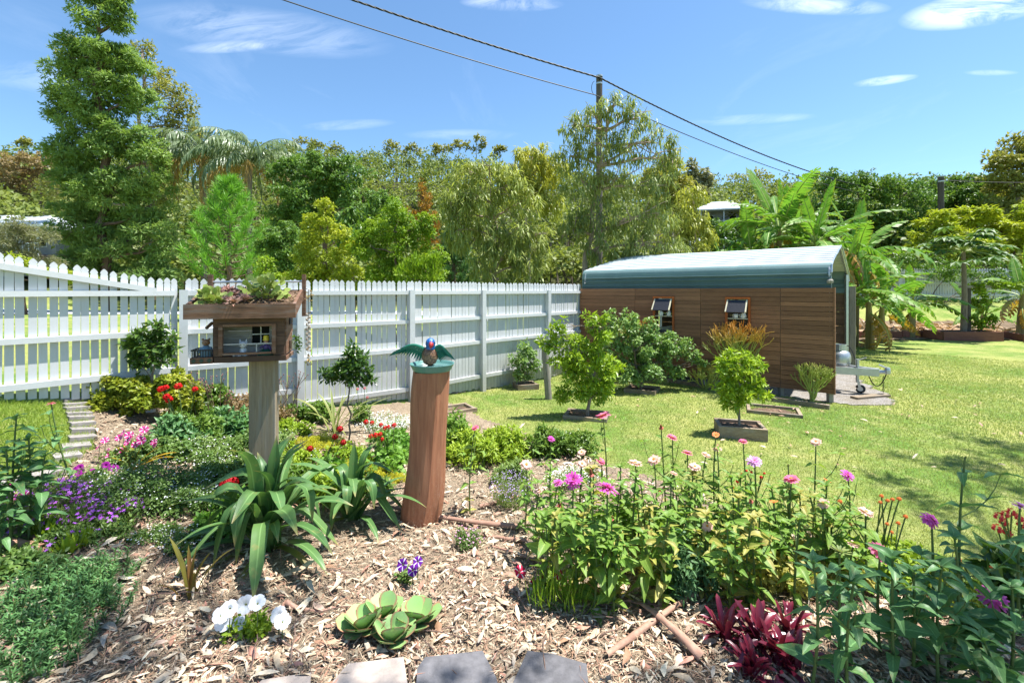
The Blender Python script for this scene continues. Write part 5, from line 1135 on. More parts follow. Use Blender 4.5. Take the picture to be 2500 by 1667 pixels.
# ------------------------------------------------------------------ shrubs and small trees in the garden
L_cit = lm('citrus_leaf', (.12, .25, .018), (.36, .46, .03), rough=.35, spec=.5); L_lem = lm('lemon_leaf', (.1, .2, .05), (.27, .38, .11), rough=.4, spec=.4); L_cam = lm('camellia_leaf', (.03, .08, .015), (.1, .18, .03), rough=.28, spec=.6)
L_gold = lm('golden_leaf', (.12, .19, .018), (.42, .4, .035), rough=.4)
def gtree(name, label, base, tpx, cl, n, L, W, mleaf, r0=.02, cat='shrub', mode='out', tpl=FOLD, d=None, fork=.4, sub=.34, subs=12, twigs=4, group=None):
    return tree(name, label, base[1] if d is None else d, tpx, cl, n, tpl, L, W, mode, mleaf, M_barkg, r0, cat, group, sub, subs, twigs, base=base, fork=fork)
gtree('citrus_tree', 'lime green citrus bush with upright shoots growing in the lawn', CIT + UP * .05, 1432, [(1370, 800, 16, 28), (1350, 840, 22, 28), (1440, 790, 18, 30), (1400, 850, 45, 40), (1460, 850, 40, 45), (1380, 900, 45, 40), (1440, 910, 55, 45), (1490, 900, 30, 40), (1400, 955, 45, 32), (1460, 960, 45, 30), (1320, 835, 10, 14), (1345, 810, 12, 18), (1470, 780, 14, 20)], 4600, .085, .032, L_cit, .03, fork=.22)
gtree('lemon_bush', 'spreading lemon bush with glossy leaves in front of the plank wall', LEM + UP * .06, 1570, [(1560, 800, 45, 35), (1510, 820, 40, 40), (1610, 830, 50, 40), (1560, 850, 60, 45), (1500, 870, 45, 40), (1640, 860, 45, 35), (1580, 900, 60, 35), (1530, 910, 50, 30), (1670, 840, 22, 18), (1690, 870, 26, 18), (1715, 885, 16, 12), (1525, 770, 10, 22), (1490, 780, 20, 20), (1660, 910, 30, 18), (1470, 850, 20, 25)], 7600, .075, .04, L_lem, .03, fork=.2)
gtree('citrus_tree', 'small bright citrus standing in the square timber planter box', KUM + UP * .1, 1798, [(1800, 880, 35, 25), (1770, 900, 28, 25), (1840, 890, 30, 22), (1800, 925, 48, 30), (1840, 930, 25, 28), (1770, 945, 32, 25), (1810, 965, 45, 22), (1850, 965, 25, 16), (1780, 985, 28, 14)], 2700, .085, .028, L_cit, .018, fork=.45)
gtree('citrus_tree', 'young round citrus in a small surround against the picket fence', SMC + UP * .05, 1283, [(1280, 850, 18, 18), (1270, 880, 26, 22), (1300, 885, 24, 22), (1282, 910, 30, 20), (1290, 865, 20, 16)], 1500, .075, .036, L_lem, .014, fork=.4)
cb = GP(362, 1010)
gtree('camellia', 'clipped ball camellia on a bare stem by the fence post', cb, 362, [(365, 815, 38, 28), (335, 845, 35, 28), (395, 845, 35, 30), (365, 860, 48, 30), (320, 835, 14, 14), (410, 880, 16, 14), (345, 885, 25, 16), (385, 800, 20, 14)], 1150, .085, .036, L_cam, .014, 'tree', fork=.7)
cb2 = GP(852, 1085)
gtree('camellia', 'young camellia with a thin bare stem behind the big strap plant', cb2, 853, [(855, 860, 20, 20), (870, 880, 28, 20), (845, 900, 35, 22), (885, 905, 24, 18), (815, 920, 30, 14), (860, 925, 30, 14), (900, 925, 18, 12), (800, 910, 16, 10)], 1000, .08, .034, L_cam, .011, 'tree', fork=.65)
gb1 = GP(330, 1012); gtree('golden_bush', 'rounded golden green bush against the picket fence', gb1, 330, [(300, 945, 55, 38), (260, 965, 40, 35), (340, 965, 50, 40), (410, 940, 50, 38), (455, 965, 40, 35), (380, 975, 50, 35), (290, 985, 60, 28), (235, 985, 25, 22), (440, 990, 45, 24)], 8500, .05, .03, L_gold, .015, 'bush', fork=.2)

L_stick = leafmat('stick_plant', (.24, .3, .07), (.4, .43, .1), transl=.2, tip=(.75, .3, .04), t0=.62, t1=1.0, rough=.5)
def stick_plant(label, base, d, px, ytop, halfw, ybot, orange=1.0):
    s = d / F; b = np.asarray(base, float); top = R(px, ytop, d); t = thing('stick_plant', label, 'succulent', b, 'orange tipped stick plants')
    H = top[2] - b[2]; g = Geo(); zlow = EYE + (HZ - ybot) * s
    def grow(p, dirv, L, r, lev):
        e = p + dirv * L; mid = (p + e) / 2 + rng.normal(size=3) * .06 * L; f0 = np.clip((p[2] - zlow) / (top[2] - zlow), 0, 1); f1 = np.clip((e[2] - zlow) / (top[2] - zlow), 0, 1)
        n0 = len(g.a); tube(g, [p, mid, e], [r, r * .92, r * .8], 5, var=U(0, 1))
        tipv = (f1 * .55 + .45 * (lev >= 4)) * orange
        for q in range(n0, len(g.a)): g.a[q] = g.a[q].copy(); g.a[q][:, 1] = tipv
        if lev < 5:
            for _ in range(3 if lev in (1, 3) else 2):
                nd_ = nrm(dirv + rng.normal(size=3) * .42 + UP * .4); grow(e, nd_, L * U(.62, .85), r * .78, lev + 1)
    z = b[2]
    for k in range(11):
        st = b + np.array([U(-.03, .03), U(-.03, .03), max(0, zlow - b[2]) * U(.1, 1)]); D = nrm(np.array([U(-1, 1) * halfw * s * 1.5 / max(H, .2), U(-1, 1) * halfw * s * 1.5 / max(H, .2), 1.0]))
        grow(st, D, (top[2] - st[2]) * .30, .013, 1)
    tube(g, [b - UP * .03, b + UP * max(.05, zlow - b[2])], [.025, .015], 6)
    g.obj('stems', L_stick, t)
stick_plant('tall orange tipped stick plant in front of the right hand wall window', SP(3.4, -.3, 0), SP(3.4, -.3, 0)[1], 1792, 775, 48, 880)
stick_plant('stick plant with orange tips peeping over the lemon bush', SP(1.5, -.3, 0), SP(1.5, -.3, 0)[1], 1556, 772, 30, 850)
stick_plant('low stick plant half hidden left of the boxed citrus', SP(2.9, -.35, 0), SP(2.9, -.35, 0)[1], 1718, 880, 50, 945, .8)
stick_plant('stick plant at the end of the plank wall near the trailer', SP(4.55, -.3, 0), SP(4.55, -.3, 0)[1], 1975, 880, 48, 962, .7)

# ------------------------------------------------------------------ flower meshes
def petmat(name, main, star=None, throat=(.6, .5, .1), thr=.2, dark=None):
    """petunia: petal colour, pale star along the petal centres, throat"""
    m, t, o = newmat(name); at = nd(t, 'Attribute', attribute_name='v'); s = nd(t, 'SeparateXYZ', {0: at.outputs['Vector']})
    c = nd(t, 'RGB').outputs[0]; c.default_value = (*main, 1)
    if star is not None: c = mixc(t, ramp(t, s.outputs[2], .22, .34, 1, 0), c, star)
    c = mixc(t, ramp(t, s.outputs[1], thr * .5, thr, 1, 0), c, throat)
    p = nd(t, 'BsdfPrincipled', {'Base Color': c, 'Roughness': .6, 'Specular IOR Level': .2}); tr = nd(t, 'BsdfTranslucent', {'Color': c}); mx = nd(t, 'MixShader', {0: .3, 1: p.outputs[0], 2: tr.outputs[0]})
    t.links.new(mx.outputs[0], o.inputs[0]); return m
def petunia_mesh(mat, ruf=.06):
    g = Geo(); n = 30; th = np.arange(n) / n * 2 * math.pi; rings = [(.05, -.55), (.14, -.3), (.3, -.06), (.65, .04), (1, .0)]; V = []; A = []
    for r, z in rings:
        lob = 1 - .13 * (np.abs(np.cos(2.5 * th)) < .28) * (r > .6); zz = z + ruf * r * r * np.sin(th * 10) + ruf * .5 * r * np.sin(th * 3 + 1)
        V.append(np.stack([r * lob * np.cos(th), r * lob * np.sin(th), zz], -1)); A.append(np.stack([np.full(n, .5), np.full(n, r), np.abs(np.sin(2.5 * th))], -1))
    i = np.arange(len(rings) - 1)[:, None] * n; j = np.arange(n)[None]; k = (j + 1) % n
    g.add(np.concatenate(V), np.stack([i + j, i + k, i + n + k, i + n + j], -1).reshape(-1, 4), 0, np.concatenate(A)); g.add(V[0], np.arange(n)[None], 0, A[0]); return g.mesh('petunia_flower', mat, smooth=True)
PET = {'white': petunia_mesh(petmat('white_petal', (.86, .87, .9), None, (.75, .72, .25), .16)), 'purple': petunia_mesh(petmat('violet_petal', (.14, .015, .3), (.85, .8, .9))),
       'star': petunia_mesh(petmat('pink_star_petal', (.55, .03, .22), (.9, .82, .88))), 'red': petunia_mesh(petmat('red_star_petal', (.6, .015, .07), (.9, .82, .86))), 'magenta': petunia_mesh(petmat('magenta_petal', (.28, .01, .24), None, (.12, .0, .1)))}
def zinnia_mesh(petal, center, layers, npet, L, W, droop, spiky=1.0, cone=0.0):
    g = Geo(); n = 0
    for l in range(layers):
        m = npet - l * 3; a = np.arange(m) / m * 2 * math.pi + l * .2 + U(-.06, .06, m); el = -droop + l * .38 + U(-.12, .12, m) * spiky
        D = np.stack([np.cos(a) * np.cos(el), np.sin(a) * np.cos(el), np.sin(el)], -1); P = D * .13 * [1, 1, 0] + np.array([0, 0, .03 + .05 * l])
        leaves(g, P, D, np.tile(UP, (m, 1)), L * (1 - .22 * l) * U(.85, 1.08, m), W, PETL, U(0, 1, m))
    h = .16 + cone; lathe(g, [(.2, 0), (.22, .05 + .2 * cone), (.18, .1 + .6 * cone), (.1, h), (0, h + .02)], (0, 0, .03), 12, 1); g2 = None
    lathe(g, [(.03, -.14), (.12, -.1), (.16, -.02), (.15, .04)], (0, 0, 0), 10, 2)
    if cone < .5:
        m = 16; a = np.arange(m) / m * 2 * math.pi; P = np.stack([.16 * np.cos(a), .16 * np.sin(a), np.full(m, .1 + cone * .7)], -1); leaves(g, P, P + [0, 0, .25], np.tile([.1, .2, 1.], (m, 1)), .13, .07, DIA, U(0, 1, m), 3)
    return g.mesh('zinnia_flower', [petal, center, M_calyx, M_floret])
PETL = (np.array([[0, -.15, 0], [0, .15, 0], [.4, -.42, .03], [.4, .42, .03], [.8, -.5, -.01], [.8, .5, -.01], [1, -.2, -.05], [1, .2, -.05]]), np.array([[0, 2, 3, 1], [2, 4, 5, 3], [4, 6, 7, 5]]))
SPIK = (np.array([[0, -.2, 0], [0, .2, 0], [.5, -.3, .02], [.5, .3, .02], [1, -.12, -.02], [1, .12, -.02]]), np.array([[0, 2, 3, 1], [2, 4, 5, 3]]))
M_calyx = plain('calyx', (.06, .11, .03), .6); M_floret = plain('yellow_floret', (.75, .42, .03), .5); M_cenbr = plain('brown_centre', (.2, .06, .025), .7, noise=.4, scale=200); M_cenor = plain('orange_centre', (.55, .2, .02), .6, noise=.3, scale=200)
P_pink = lm('pink_petal', (.55, .09, .2), (.68, .2, .32), transl=.3, spec=.2); P_mag = lm('magenta_zinnia_petal', (.5, .05, .33), (.62, .15, .48), transl=.3, spec=.2); P_pale = lm('pale_peach_petal', (.62, .4, .3), (.74, .55, .44), tip=(.6, .3, .32), transl=.3, spec=.2)
P_lil = lm('lilac_petal', (.55, .2, .55), (.72, .42, .7), transl=.3, spec=.2); P_red = lm('faded_red_petal', (.4, .06, .06), (.5, .14, .1), transl=.25, spec=.2); P_or = lm('orange_petal', (.7, .16, .04), (.8, .3, .1), transl=.3, spec=.2); P_grn = lm('green_bud_petal', (.2, .28, .08), (.4, .42, .15), transl=.3)
ZIN = {'pink': zinnia_mesh(P_pink, M_cenor, 2, 15, .85, .32, .05), 'magenta': zinnia_mesh(P_mag, M_cenbr, 3, 17, .9, .22, .15, 2.2), 'pale': zinnia_mesh(P_pale, M_cenor, 2, 14, .85, .34, .12), 'lilac': zinnia_mesh(P_lil, M_cenbr, 3, 15, .85, .26, .1, 1.6),
       'cone': zinnia_mesh(P_red, M_cenbr, 1, 9, .4, .25, .7, 1.5, .55), 'orange': zinnia_mesh(P_or, M_cenor, 1, 12, .7, .32, -.3), 'double': zinnia_mesh(P_mag, M_cenbr, 4, 18, .85, .28, .5, 1.5), 'bud': zinnia_mesh(P_grn, M_calyx, 1, 8, .35, .2, -1.1, .3, .25), 'green': zinnia_mesh(P_grn, M_calyx, 2, 14, .8, .14, -.35, 1.2)}
L_zin = lm('zinnia_leaf', (.09, .2, .03), (.24, .36, .06), transl=.45, vein=1, blot=.5, rough=.5); L_zinb = lm('bluish_zinnia_leaf', (.06, .15, .055), (.14, .28, .09), transl=.38, vein=1, blot=.4, rough=.45); L_zint = lm('tired_zinnia_leaf', (.24, .28, .045), (.42, .34, .1), transl=.4, vein=1)
M_stem = plain('green_stem', (.1, .15, .04), .6, noise=.25); M_stemr = plain('russet_stem', (.14, .09, .05), .6, noise=.25)
ZPROF = [(0, .12), (.12, .32), (.3, .44), (.55, .38), (.8, .2), (1, .02)]
def lmesh(mats, bend, k): V_, f_, a_ = grid_leaf(ZPROF, [(0, 0), (.4, .04), (1, -bend)], .35, 7, 2, .02); a_ = a_.copy(); a_[:, 0] = .2 + .6 * (k % 3) / 2; return Geo().add(V_, f_, 0, a_).mesh('leaf', mats, smooth=True)
ZL = {m.name: [lmesh(m, b_, k) for k, b_ in enumerate((.1, .3, .5))] for m in (L_zin, L_zinb, L_zint)}
LANDM = [(w, GP(*q)[:2]) for w, q in (('beside the wispy mauve bush', (1240, 1240)), ('by the bluish white alyssum', (1390, 1190)), ('behind the red striped petunia', (1370, 1420)), ('close to the feathery marigold foliage', (1690, 1455)), ('above the yellowing undergrowth', (1820, 1420)), ('next to the purple bromeliads', (1880, 1530)), ('on the lawn side of the bed', (1700, 1290)), ('near the tiny red salvia spires', (1870, 1300)), ('among the orange tassel flowers', (2130, 1400)), ('at the lawn edge before the boxed citrus', (1560, 1230)), ('over the crossed bark strips', (1600, 1500)), ('beside the stone edging', (150, 1200)), ('right of the red log', (1150, 1270)))]
COLW = {'pink': 'pink', 'magenta': 'magenta', 'pale': 'pale peach', 'lilac': 'lilac', 'cone': 'spent brown', 'orange': 'orange', 'double': 'double magenta', 'bud': 'green budded', 'green': 'green spidery', None: 'leafy'}
def zinnia(px, py, by, kind, size, pairs=5, lm_=None, leaf=.075, lab=None, group=None, x_off=None, low=.08, hi=.8, red=False, auto=False):
    """flower pixel, base row, flower width in pixels"""
    b = GP(px + (U(-14, 14) if x_off is None else x_off), by); d = b[1]; top = R(px, py, d + U(-.04, .04)); s = d / F
    hgt = top[2] - b[2]; near = min(LANDM, key=lambda q: np.linalg.norm(np.array(q[1]) - b[:2]))[0]; hw = 'tall' if hgt > .72 else 'mid height' if hgt > .55 else 'short'
    t = thing('zinnia', f'{hw} {lab or COLW[kind] + " zinnia"} {near}' if group is None or lab is None or auto else lab, 'flower', b, group or f'{COLW[kind]} zinnias in the flower bed')
    mid = (b + top) / 2 + np.array([U(-.05, .05), U(-.05, .05), 0]); p = bez(b - UP * .02, mid, top, 9); g = Geo(); tube(g, p, np.linspace(.006, .0035, 9) * max(.8, min(1.3, leaf / .08)), 6); g.obj('stem', M_stemr if red else M_stem, t, smooth=True)
    mats = ZL[(lm_ or L_zin).name]; az = U(0, 6.28); H = np.linalg.norm(top - b)
    for k in range(pairs):
        u = low + (hi - low) * (k + U(-.2, .2)) / max(1, pairs - 1); u = np.clip(u, .03, .93); c = np.array([np.interp(u, np.linspace(0, 1, 9), p[:, i]) for i in range(3)]); az += 1.57 + U(-.3, .3)
        sc = leaf * np.interp(u, [0, .4, .75, 1], [.85, 1.15, 1.0, .55])
        for q in (0, math.pi):
            a = az + q + U(-.25, .25); el = U(-.15, .5); D = np.array([math.cos(a) * math.cos(el), math.sin(a) * math.cos(el), math.sin(el)])
            src = mats if not (lm_ is None and u < .3 and U(0, 1) < .6) else ZL[L_zint.name]
            place('leaf', src[int(rng.integers(0, 3))], t, c, D, UP + rng.normal(size=3) * .3, sc * U(.6, 1.25) * np.array([1, U(.85, 1.2), 1]))
    for _ in range(int(rng.integers(1, 4))):          # side shoots
        u = U(.35, .7); c = np.array([np.interp(u, np.linspace(0, 1, 9), p[:, i]) for i in range(3)]); a = U(0, 6.28); e = c + np.array([math.cos(a) * .12, math.sin(a) * .12, U(.12, .22)]) * H / .6
        g = Geo(); q_ = bez(c, c + (e - c) * [.8, .8, .3], e, 5); tube(g, q_, np.linspace(.0035, .002, 5), 5); g.obj('side_shoot', M_stemr if red else M_stem, t)
        for k in range(4):
            a2 = a + k * 1.7; D = np.array([math.cos(a2), math.sin(a2), U(.0, .7)]); place('leaf', mats[int(rng.integers(0, 3))], t, q_[2 + k // 2] if k < 2 else e, D, UP + rng.normal(size=3) * .3, leaf * U(.45, .8))
    if not kind:
        for k in range(5):
            a = k * 2.4; place('leaf', mats[int(rng.integers(0, 3))], t, top - UP * .004 * k, (math.cos(a), math.sin(a), U(.3, .9)), UP + rng.normal(size=3) * .2, leaf * U(.4, .75))
    if kind:
        N = nrm(np.array([U(-.55, .55), -.2 + U(-.5, .4), 1])); X = nrm(np.cross([0, 1., .3], N)); r_ = size * s / 2 * U(.8, 1.2)
        place('flower', ZIN[kind], t, top, X, N, r_ * (.86 if kind != 'cone' else 1.2))
    return t

# ------------------------------------------------------------------ zinnia bed
ZL_ = [(1472, 1015, 1250, 'pink', 46), (1160, 1044, 1262, 'pink', 27), (1346, 1071, 1230, 'magenta', 22), (1614, 1043, 1280, 'cone', 20), (1641, 1067, 1290, 'pink', 38), (1285, 1134, 1300, 'pale', 46), (1420, 1104, 1300, 'pale', 26), (1421, 1132, 1320, 'pale', 24), (1467, 1125, 1310, 'pink', 30),
       (1551, 1130, 1330, 'pale', 50), (1597, 1122, 1320, 'pale', 44), (1400, 1172, 1400, 'magenta', 52), (1362, 1178, 1380, 'magenta', 30), (1443, 1157, 1380, 'cone', 28), (1483, 1194, 1470, 'magenta', 60), (1366, 1234, 1420, 'cone', 20), (1494, 1266, 1500, 'cone', 22), (1316, 1197, 1390, 'pale', 26),
       (1678, 1105, 1320, 'pink', 36), (1748, 1062, 1330, 'orange', 26), (1751, 1096, 1330, 'pale', 34), (1724, 1110, 1320, 'pale', 26), (1814, 1077, 1340, 'pink', 34), (1842, 1126, 1400, 'lilac', 44), (1696, 1139, 1350, 'pale', 32), (1645, 1155, 1360, 'pale', 30), (1992, 1078, 1340, 'pale', 38), (1924, 1137, 1380, 'bud', 22),
       (1932, 1169, 1400, 'pink', 44), (2019, 1174, 1380, 'orange', 24), (2069, 1160, 1350, 'magenta', 44), (1833, 1223, 1480, 'cone', 26), (1890, 1226, 1420, 'orange', 28), (2010, 1228, 1440, 'pale', 36), (2030, 1238, 1420, 'pink', 24), (1727, 1284, 1440, 'pale', 36), (2085, 1328, 1480, 'pale', 34), (2114, 1249, 1450, 'pale', 40)]
for (px, py, by, kd, sz_) in ZL_:
    zinnia(px, py, by, kd, sz_, pairs=7, leaf=.09 + .025 * (by > 1380), hi=.9)
r2 = np.random.default_rng(5)
for k in range(42):
    f_ = (k + .5) / 42; px = 1330 + 690 * f_ + r2.uniform(-30, 30); by = 1330 + r2.uniform(0, 150) + (20 if px > 1600 else 0); py = by - r2.uniform(150, 235)
    zinnia(px, py, by, None, 0, pairs=7, leaf=.105, lab='leafy flowerless zinnia plant', auto=True, group='flowerless zinnias in the flower bed', hi=.97, lm_=None if k % 3 else L_zint)
for k, (px, by) in enumerate(((1330, 1450), (1395, 1480), (1450, 1495), (1510, 1510), (1570, 1490), (1630, 1470))):
    zinnia(px, by - 190 - 20 * (k % 2), by, None, 0, pairs=8, leaf=.125, lm_=L_zin, lab='broad leaved zinnia plant without flowers', auto=True, group='broad zinnias along the mulch edge', hi=.97)
# big bluish plants in the near right corner
BZ = [(2050, 1349, 1640, 'green', 62, 'green spidery headed zinnia with wide blue green leaves beside the purple bromeliad'), (2150, 1347, 1600, 'pink', 60, 'rosy pink zinnia with an orange eye on a straight stem by the green spidery one'),
      (2274, 1268, 1610, 'double', 62, 'double magenta zinnia with a shaggy drooping head'), (2356, 1117, 1600, 'bud', 26, 'tall zinnia stem topped by a tight green bud above the lawn'), (2425, 1462, 1640, 'magenta', 72, 'shaggy pink zinnia leaning over the mulch near the sedum clump'),
      (2490, 1236, 1560, 'lilac', 44, 'lilac zinnia beside the red cluster flowers'), (2407, 1500, 1630, 'pale', 40, 'small white zinnia low beneath the shaggy pink one')]
for px, py, by, kd, sz_, lab in BZ:
    zinnia(px, py, by, kd, sz_, pairs=6, lm_=L_zinb, leaf=.145, lab=lab, group='large blue green leaved zinnias', x_off=0 if kd != 'magenta' else -30, hi=.7 if kd != 'bud' else .95)
BGL = ['overlapping the purple bromeliad', 'at the foot of the green spidery head', 'below the rosy pink orange eyed flower', 'between double magenta and shaggy pink flowers', 'behind the rosy pink orange eyed flower', 'under the coral red clusters', 'around the tall green bud stem', 'lowest of all on the bare mulch']
for k, (px, by, h) in enumerate(((1985, 1700, 330), (2085, 1720, 300), (2180, 1690, 330), (2300, 1680, 300), (2230, 1650, 260), (2470, 1690, 260), (2330, 1640, 330), (2400, 1740, 180))):
    zinnia(px, by - h, by, None, 0, pairs=6, lm_=L_zinb, leaf=.145, lab=f'blue green flowerless zinnia foliage {BGL[k]}', group='flowerless blue green zinnias', hi=.97)
LZL = ['tallest in front of the left lawn', 'leaning out beside the tallest at the left lawn', 'mid height before the lawn corner', 'nearest the edging stones by the purple daisies', 'low among the pink petunias']
for k, (px, py, by) in enumerate(((40, 1020, 1330), (15, 1100, 1350), (70, 1070, 1340), (110, 1110, 1330), (-10, 1160, 1380))):
    zinnia(px, py, by, None, 0, pairs=10, lm_=L_zinb, leaf=.12, lab=f'leafy dark zinnia stem {LZL[k]}', group='leafy zinnias beside the left lawn', hi=.97, low=.3)
zinnia(125, 985, 1200, 'pink', 24, pairs=6, lm_=L_zinb, leaf=.1, auto=False, group='faded zinnia', lab='faded pink zinnia on a bent stem in front of the stone edging', x_off=60, hi=.75)

# ------------------------------------------------------------------ strap leaved plants
def strap_mesh(mats, e0, e1, w, prof=None, n=12, fold=.25, var=.5, twist=0.0, pw=1.3):
    u = np.linspace(0, 1, n); el = np.radians(e0 + (e1 - e0) * (u ** pw if pw < 5 else .12 * u + .88 * sstep((u - (pw - 5)) / .3))); st = 1 / (n - 1)
    c = np.cumsum(np.r_[[[0, 0, 0]], np.stack([np.cos(el), 0 * el, np.sin(el)], -1)[:-1] * st], 0); upv = np.stack([-np.sin(el), 0 * el, np.cos(el)], -1)
    ww = w * np.interp(u, *zip(*(prof or [(0, .7), (.15, .85), (.5, 1), (.8, .8), (1, .03)]))) / 2; ys = np.array([-1, -.5, 0, .5, 1.])
    V = c[:, None] + np.stack([0 * ys[None] * ww[:, None], ys[None] * ww[:, None], 0 * ys[None] * ww[:, None]], -1) + (np.abs(ys)[None] * ww[:, None] * fold)[..., None] * upv[:, None]
    if twist: V[:, :, 2] += twist * u[:, None] * ys * ww[:, None]
    m = 5; i = np.arange(n - 1)[:, None] * m; j = np.arange(m - 1)[None]; f = np.stack([i + j, i + m + j, i + m + j + 1, i + j + 1], -1).reshape(-1, 4)
    A = np.stack([np.full((n, m), var), np.repeat(u[:, None], m, 1), np.repeat(np.abs(ys)[None], n, 0)], -1).reshape(-1, 3)
    return Geo().add(V.reshape(-1, 3), f, 0, A).mesh('leaf', mats, smooth=True)
L_crin = lm('strap_leaf', (.05, .135, .04), (.15, .26, .075), transl=.35, rough=.42, spec=.4, tip=(.4, .3, .12), t0=.9, vein=2, blot=.35); L_crid = lm('scorched_strap_leaf', (.12, .16, .03), (.25, .2, .05), tip=(.32, .22, .12), t0=.55, t1=.8)
CRI = [strap_mesh(L_crin, a, b, w_, var=v, n=16, pw=pw_, fold=fo, twist=tw) for a, b, v, w_, pw_, fo, tw in ((84, 30, .3, .135, 5.6, .3, .2), (82, -25, .5, .13, 5.45, .25, -.3), (76, -80, .6, .125, 5.35, .22, .4), (70, -84, .4, .13, 5.5, .25, -.3), (58, -50, .8, .115, 5.3, .2, .3), (36, -45, .5, .105, 1.2, .25, 0), (87, 80, .7, .13, 1.4, .35, 0), (66, -30, .5, .1, 1.3, .3, .3), (52, -35, .3, .095, 1.2, .3, -.3), (74, -15, .7, .1, 1.5, .3, 0))]; CRID = [strap_mesh(L_crid, 20, -60, .09), strap_mesh(L_crid, 60, -80, .09)]
KS = 1.0
def strap_plant(name, label, b, spec, cat='plant', group=None):
    t = thing(name, label, cat, b, group)
    for me, az, L, *o in spec: place(o[1] if len(o) > 1 else 'leaf', me, t, np.asarray(b) + rng.normal(size=3) * [.02, .02, 0] + UP * (o[0] if o else 0), (math.cos(az), math.sin(az), 0), UP, L * KS)
    return t
b = GP(655, 1345)
KS = 1.22
strap_plant('crinum_lily', 'large clump of broad arching green strap leaves in front of the house post', b, [(CRI[6], 1.6, .62), (CRI[0], 1.2, .66), (CRI[0], .5, .62), (CRI[0], 2.6, .6), (CRI[1], .1, .66), (CRI[1], 3.3, .7), (CRI[1], -.9, .6), (CRI[2], .35, .75), (CRI[2], 2.9, .72), (CRI[2], -2.2, .7), (CRI[3], -1.6, .62), (CRI[3], 3.6, .68), (CRI[3], -.3, .7), (CRI[4], 4.0, .62), (CRI[4], .0, .6), (CRI[5], -2.6, .5), (CRI[5], -.6, .52), (CRI[1], 1.9, .66), (CRI[0], -1.8, .55), (CRI[2], 4.4, .6), (CRID[0], -2.3, .42), (CRID[0], -.5, .45), (CRID[0], -1.5, .4)] + [(CRI[int((1, 4, 7, 8, 9, 7, 0)[k % 7])], k * 2.4 + .5, U(.5, .82)) for k in range(24)])
b = GP(860, 1275)
strap_plant('crinum_lily', 'smaller clump of green strap leaves left of the red log', b, [(CRI[0], .9, .52), (CRI[1], .5, .55), (CRI[2], .0, .6), (CRI[3], -.7, .55), (CRI[3], -1.3, .5), (CRI[1], 2.3, .52), (CRI[2], 3.2, .5), (CRI[4], .2, .5), (CRI[4], -.4, .55), (CRI[5], -.9, .4), (CRI[6], 1.7, .5), (CRI[1], -.1, .6), (CRI[2], -1.9, .5), (CRID[0], 3.8, .4)] + [(CRI[int((1, 4, 7, 8, 9)[k % 5])], k * 2.4, U(.42, .64)) for k in range(14)])
KS = 1.0
L_rstr = lm('bronze_strap', (.12, .13, .02), (.2, .08, .035), transl=.3, tip=(.22, .2, .04), t0=.7); RST = [strap_mesh(L_rstr, a, b_, .085, var=v, fold=.5) for a, b_, v in ((85, 70, .9), (78, 50, .2), (70, 20, .4), (80, 85, 1))]
b = GP(455, 1462); strap_plant('bronze_bromeliad', 'small cluster of bronze and olive upright leaves in the leaf litter', b, [(RST[0], 1.2, .26), (RST[3], 2.5, .28), (RST[1], 2.9, .36), (RST[1], .3, .27), (RST[2], 4.4, .22), (RST[0], -.5, .25), (RST[1], .0, .3), (RST[2], .4, .3), (RST[3], 4, .2), (RST[1], 5.3, .2)])
L_ybro = lm('yellow_bromeliad', (.25, .24, .04), (.5, .3, .02), transl=.4); YB = [strap_mesh(L_ybro, a, b_, .12, var=v) for a, b_, v in ((75, 55, .1), (55, 20, .9), (35, -10, .9), (65, 30, .3))]
b = GP(322, 1150); strap_plant('yellow_bromeliad', 'bromeliad with yellow and lime leaves behind the white flowered ground cover', b, [(YB[0], .8, .26), (YB[1], .3, .3), (YB[2], .1, .36), (YB[3], 2.6, .26), (YB[3], 3.3, .28), (YB[1], 3.8, .22), (YB[0], 2.2, .25), (YB[2], .6, .34)])
L_vari = lm('variegated_strap', (.12, .17, .04), (.24, .26, .07), edge=(.5, .45, .16), transl=.3); VA = [strap_mesh(L_vari, a, b_, .055, var=v) for a, b_, v in ((75, 20, .4), (60, -5, .7), (45, 10, .2), (35, -40, .8), (65, 45, .5))]
b = GP(818, 1058); strap_plant('variegated_flax', 'variegated cream striped strap plant fanning out by the fence', b, [(VA[0], 2.6, .6), (VA[1], 2.9, .72), (VA[2], .25, .8), (VA[4], .6, .55), (VA[1], .4, .7), (VA[3], 3.6, .4), (VA[3], -.8, .35), (VA[0], 1.2, .55), (VA[4], 2.1, .6), (VA[2], .1, .6), (VA[3], -1.6, .3), (VA[1], 3.3, .5), (VA[4], 1.6, .5), (VA[3], -2.3, .35)])
L_pbro = lm('purple_bromeliad', (.07, .008, .022), (.2, .018, .04), transl=.22, rough=.28, spec=.6, tip=(.26, .04, .06), t0=.8); PB = [strap_mesh(L_pbro, a, b_, .17, var=v, fold=.4, prof=[(0, .8), (.4, .95), (.75, 1), (.92, .7), (1, .05)]) for a, b_, v in ((70, 35, .3), (50, 10, .7), (30, -15, .2), (80, 60, .9))]
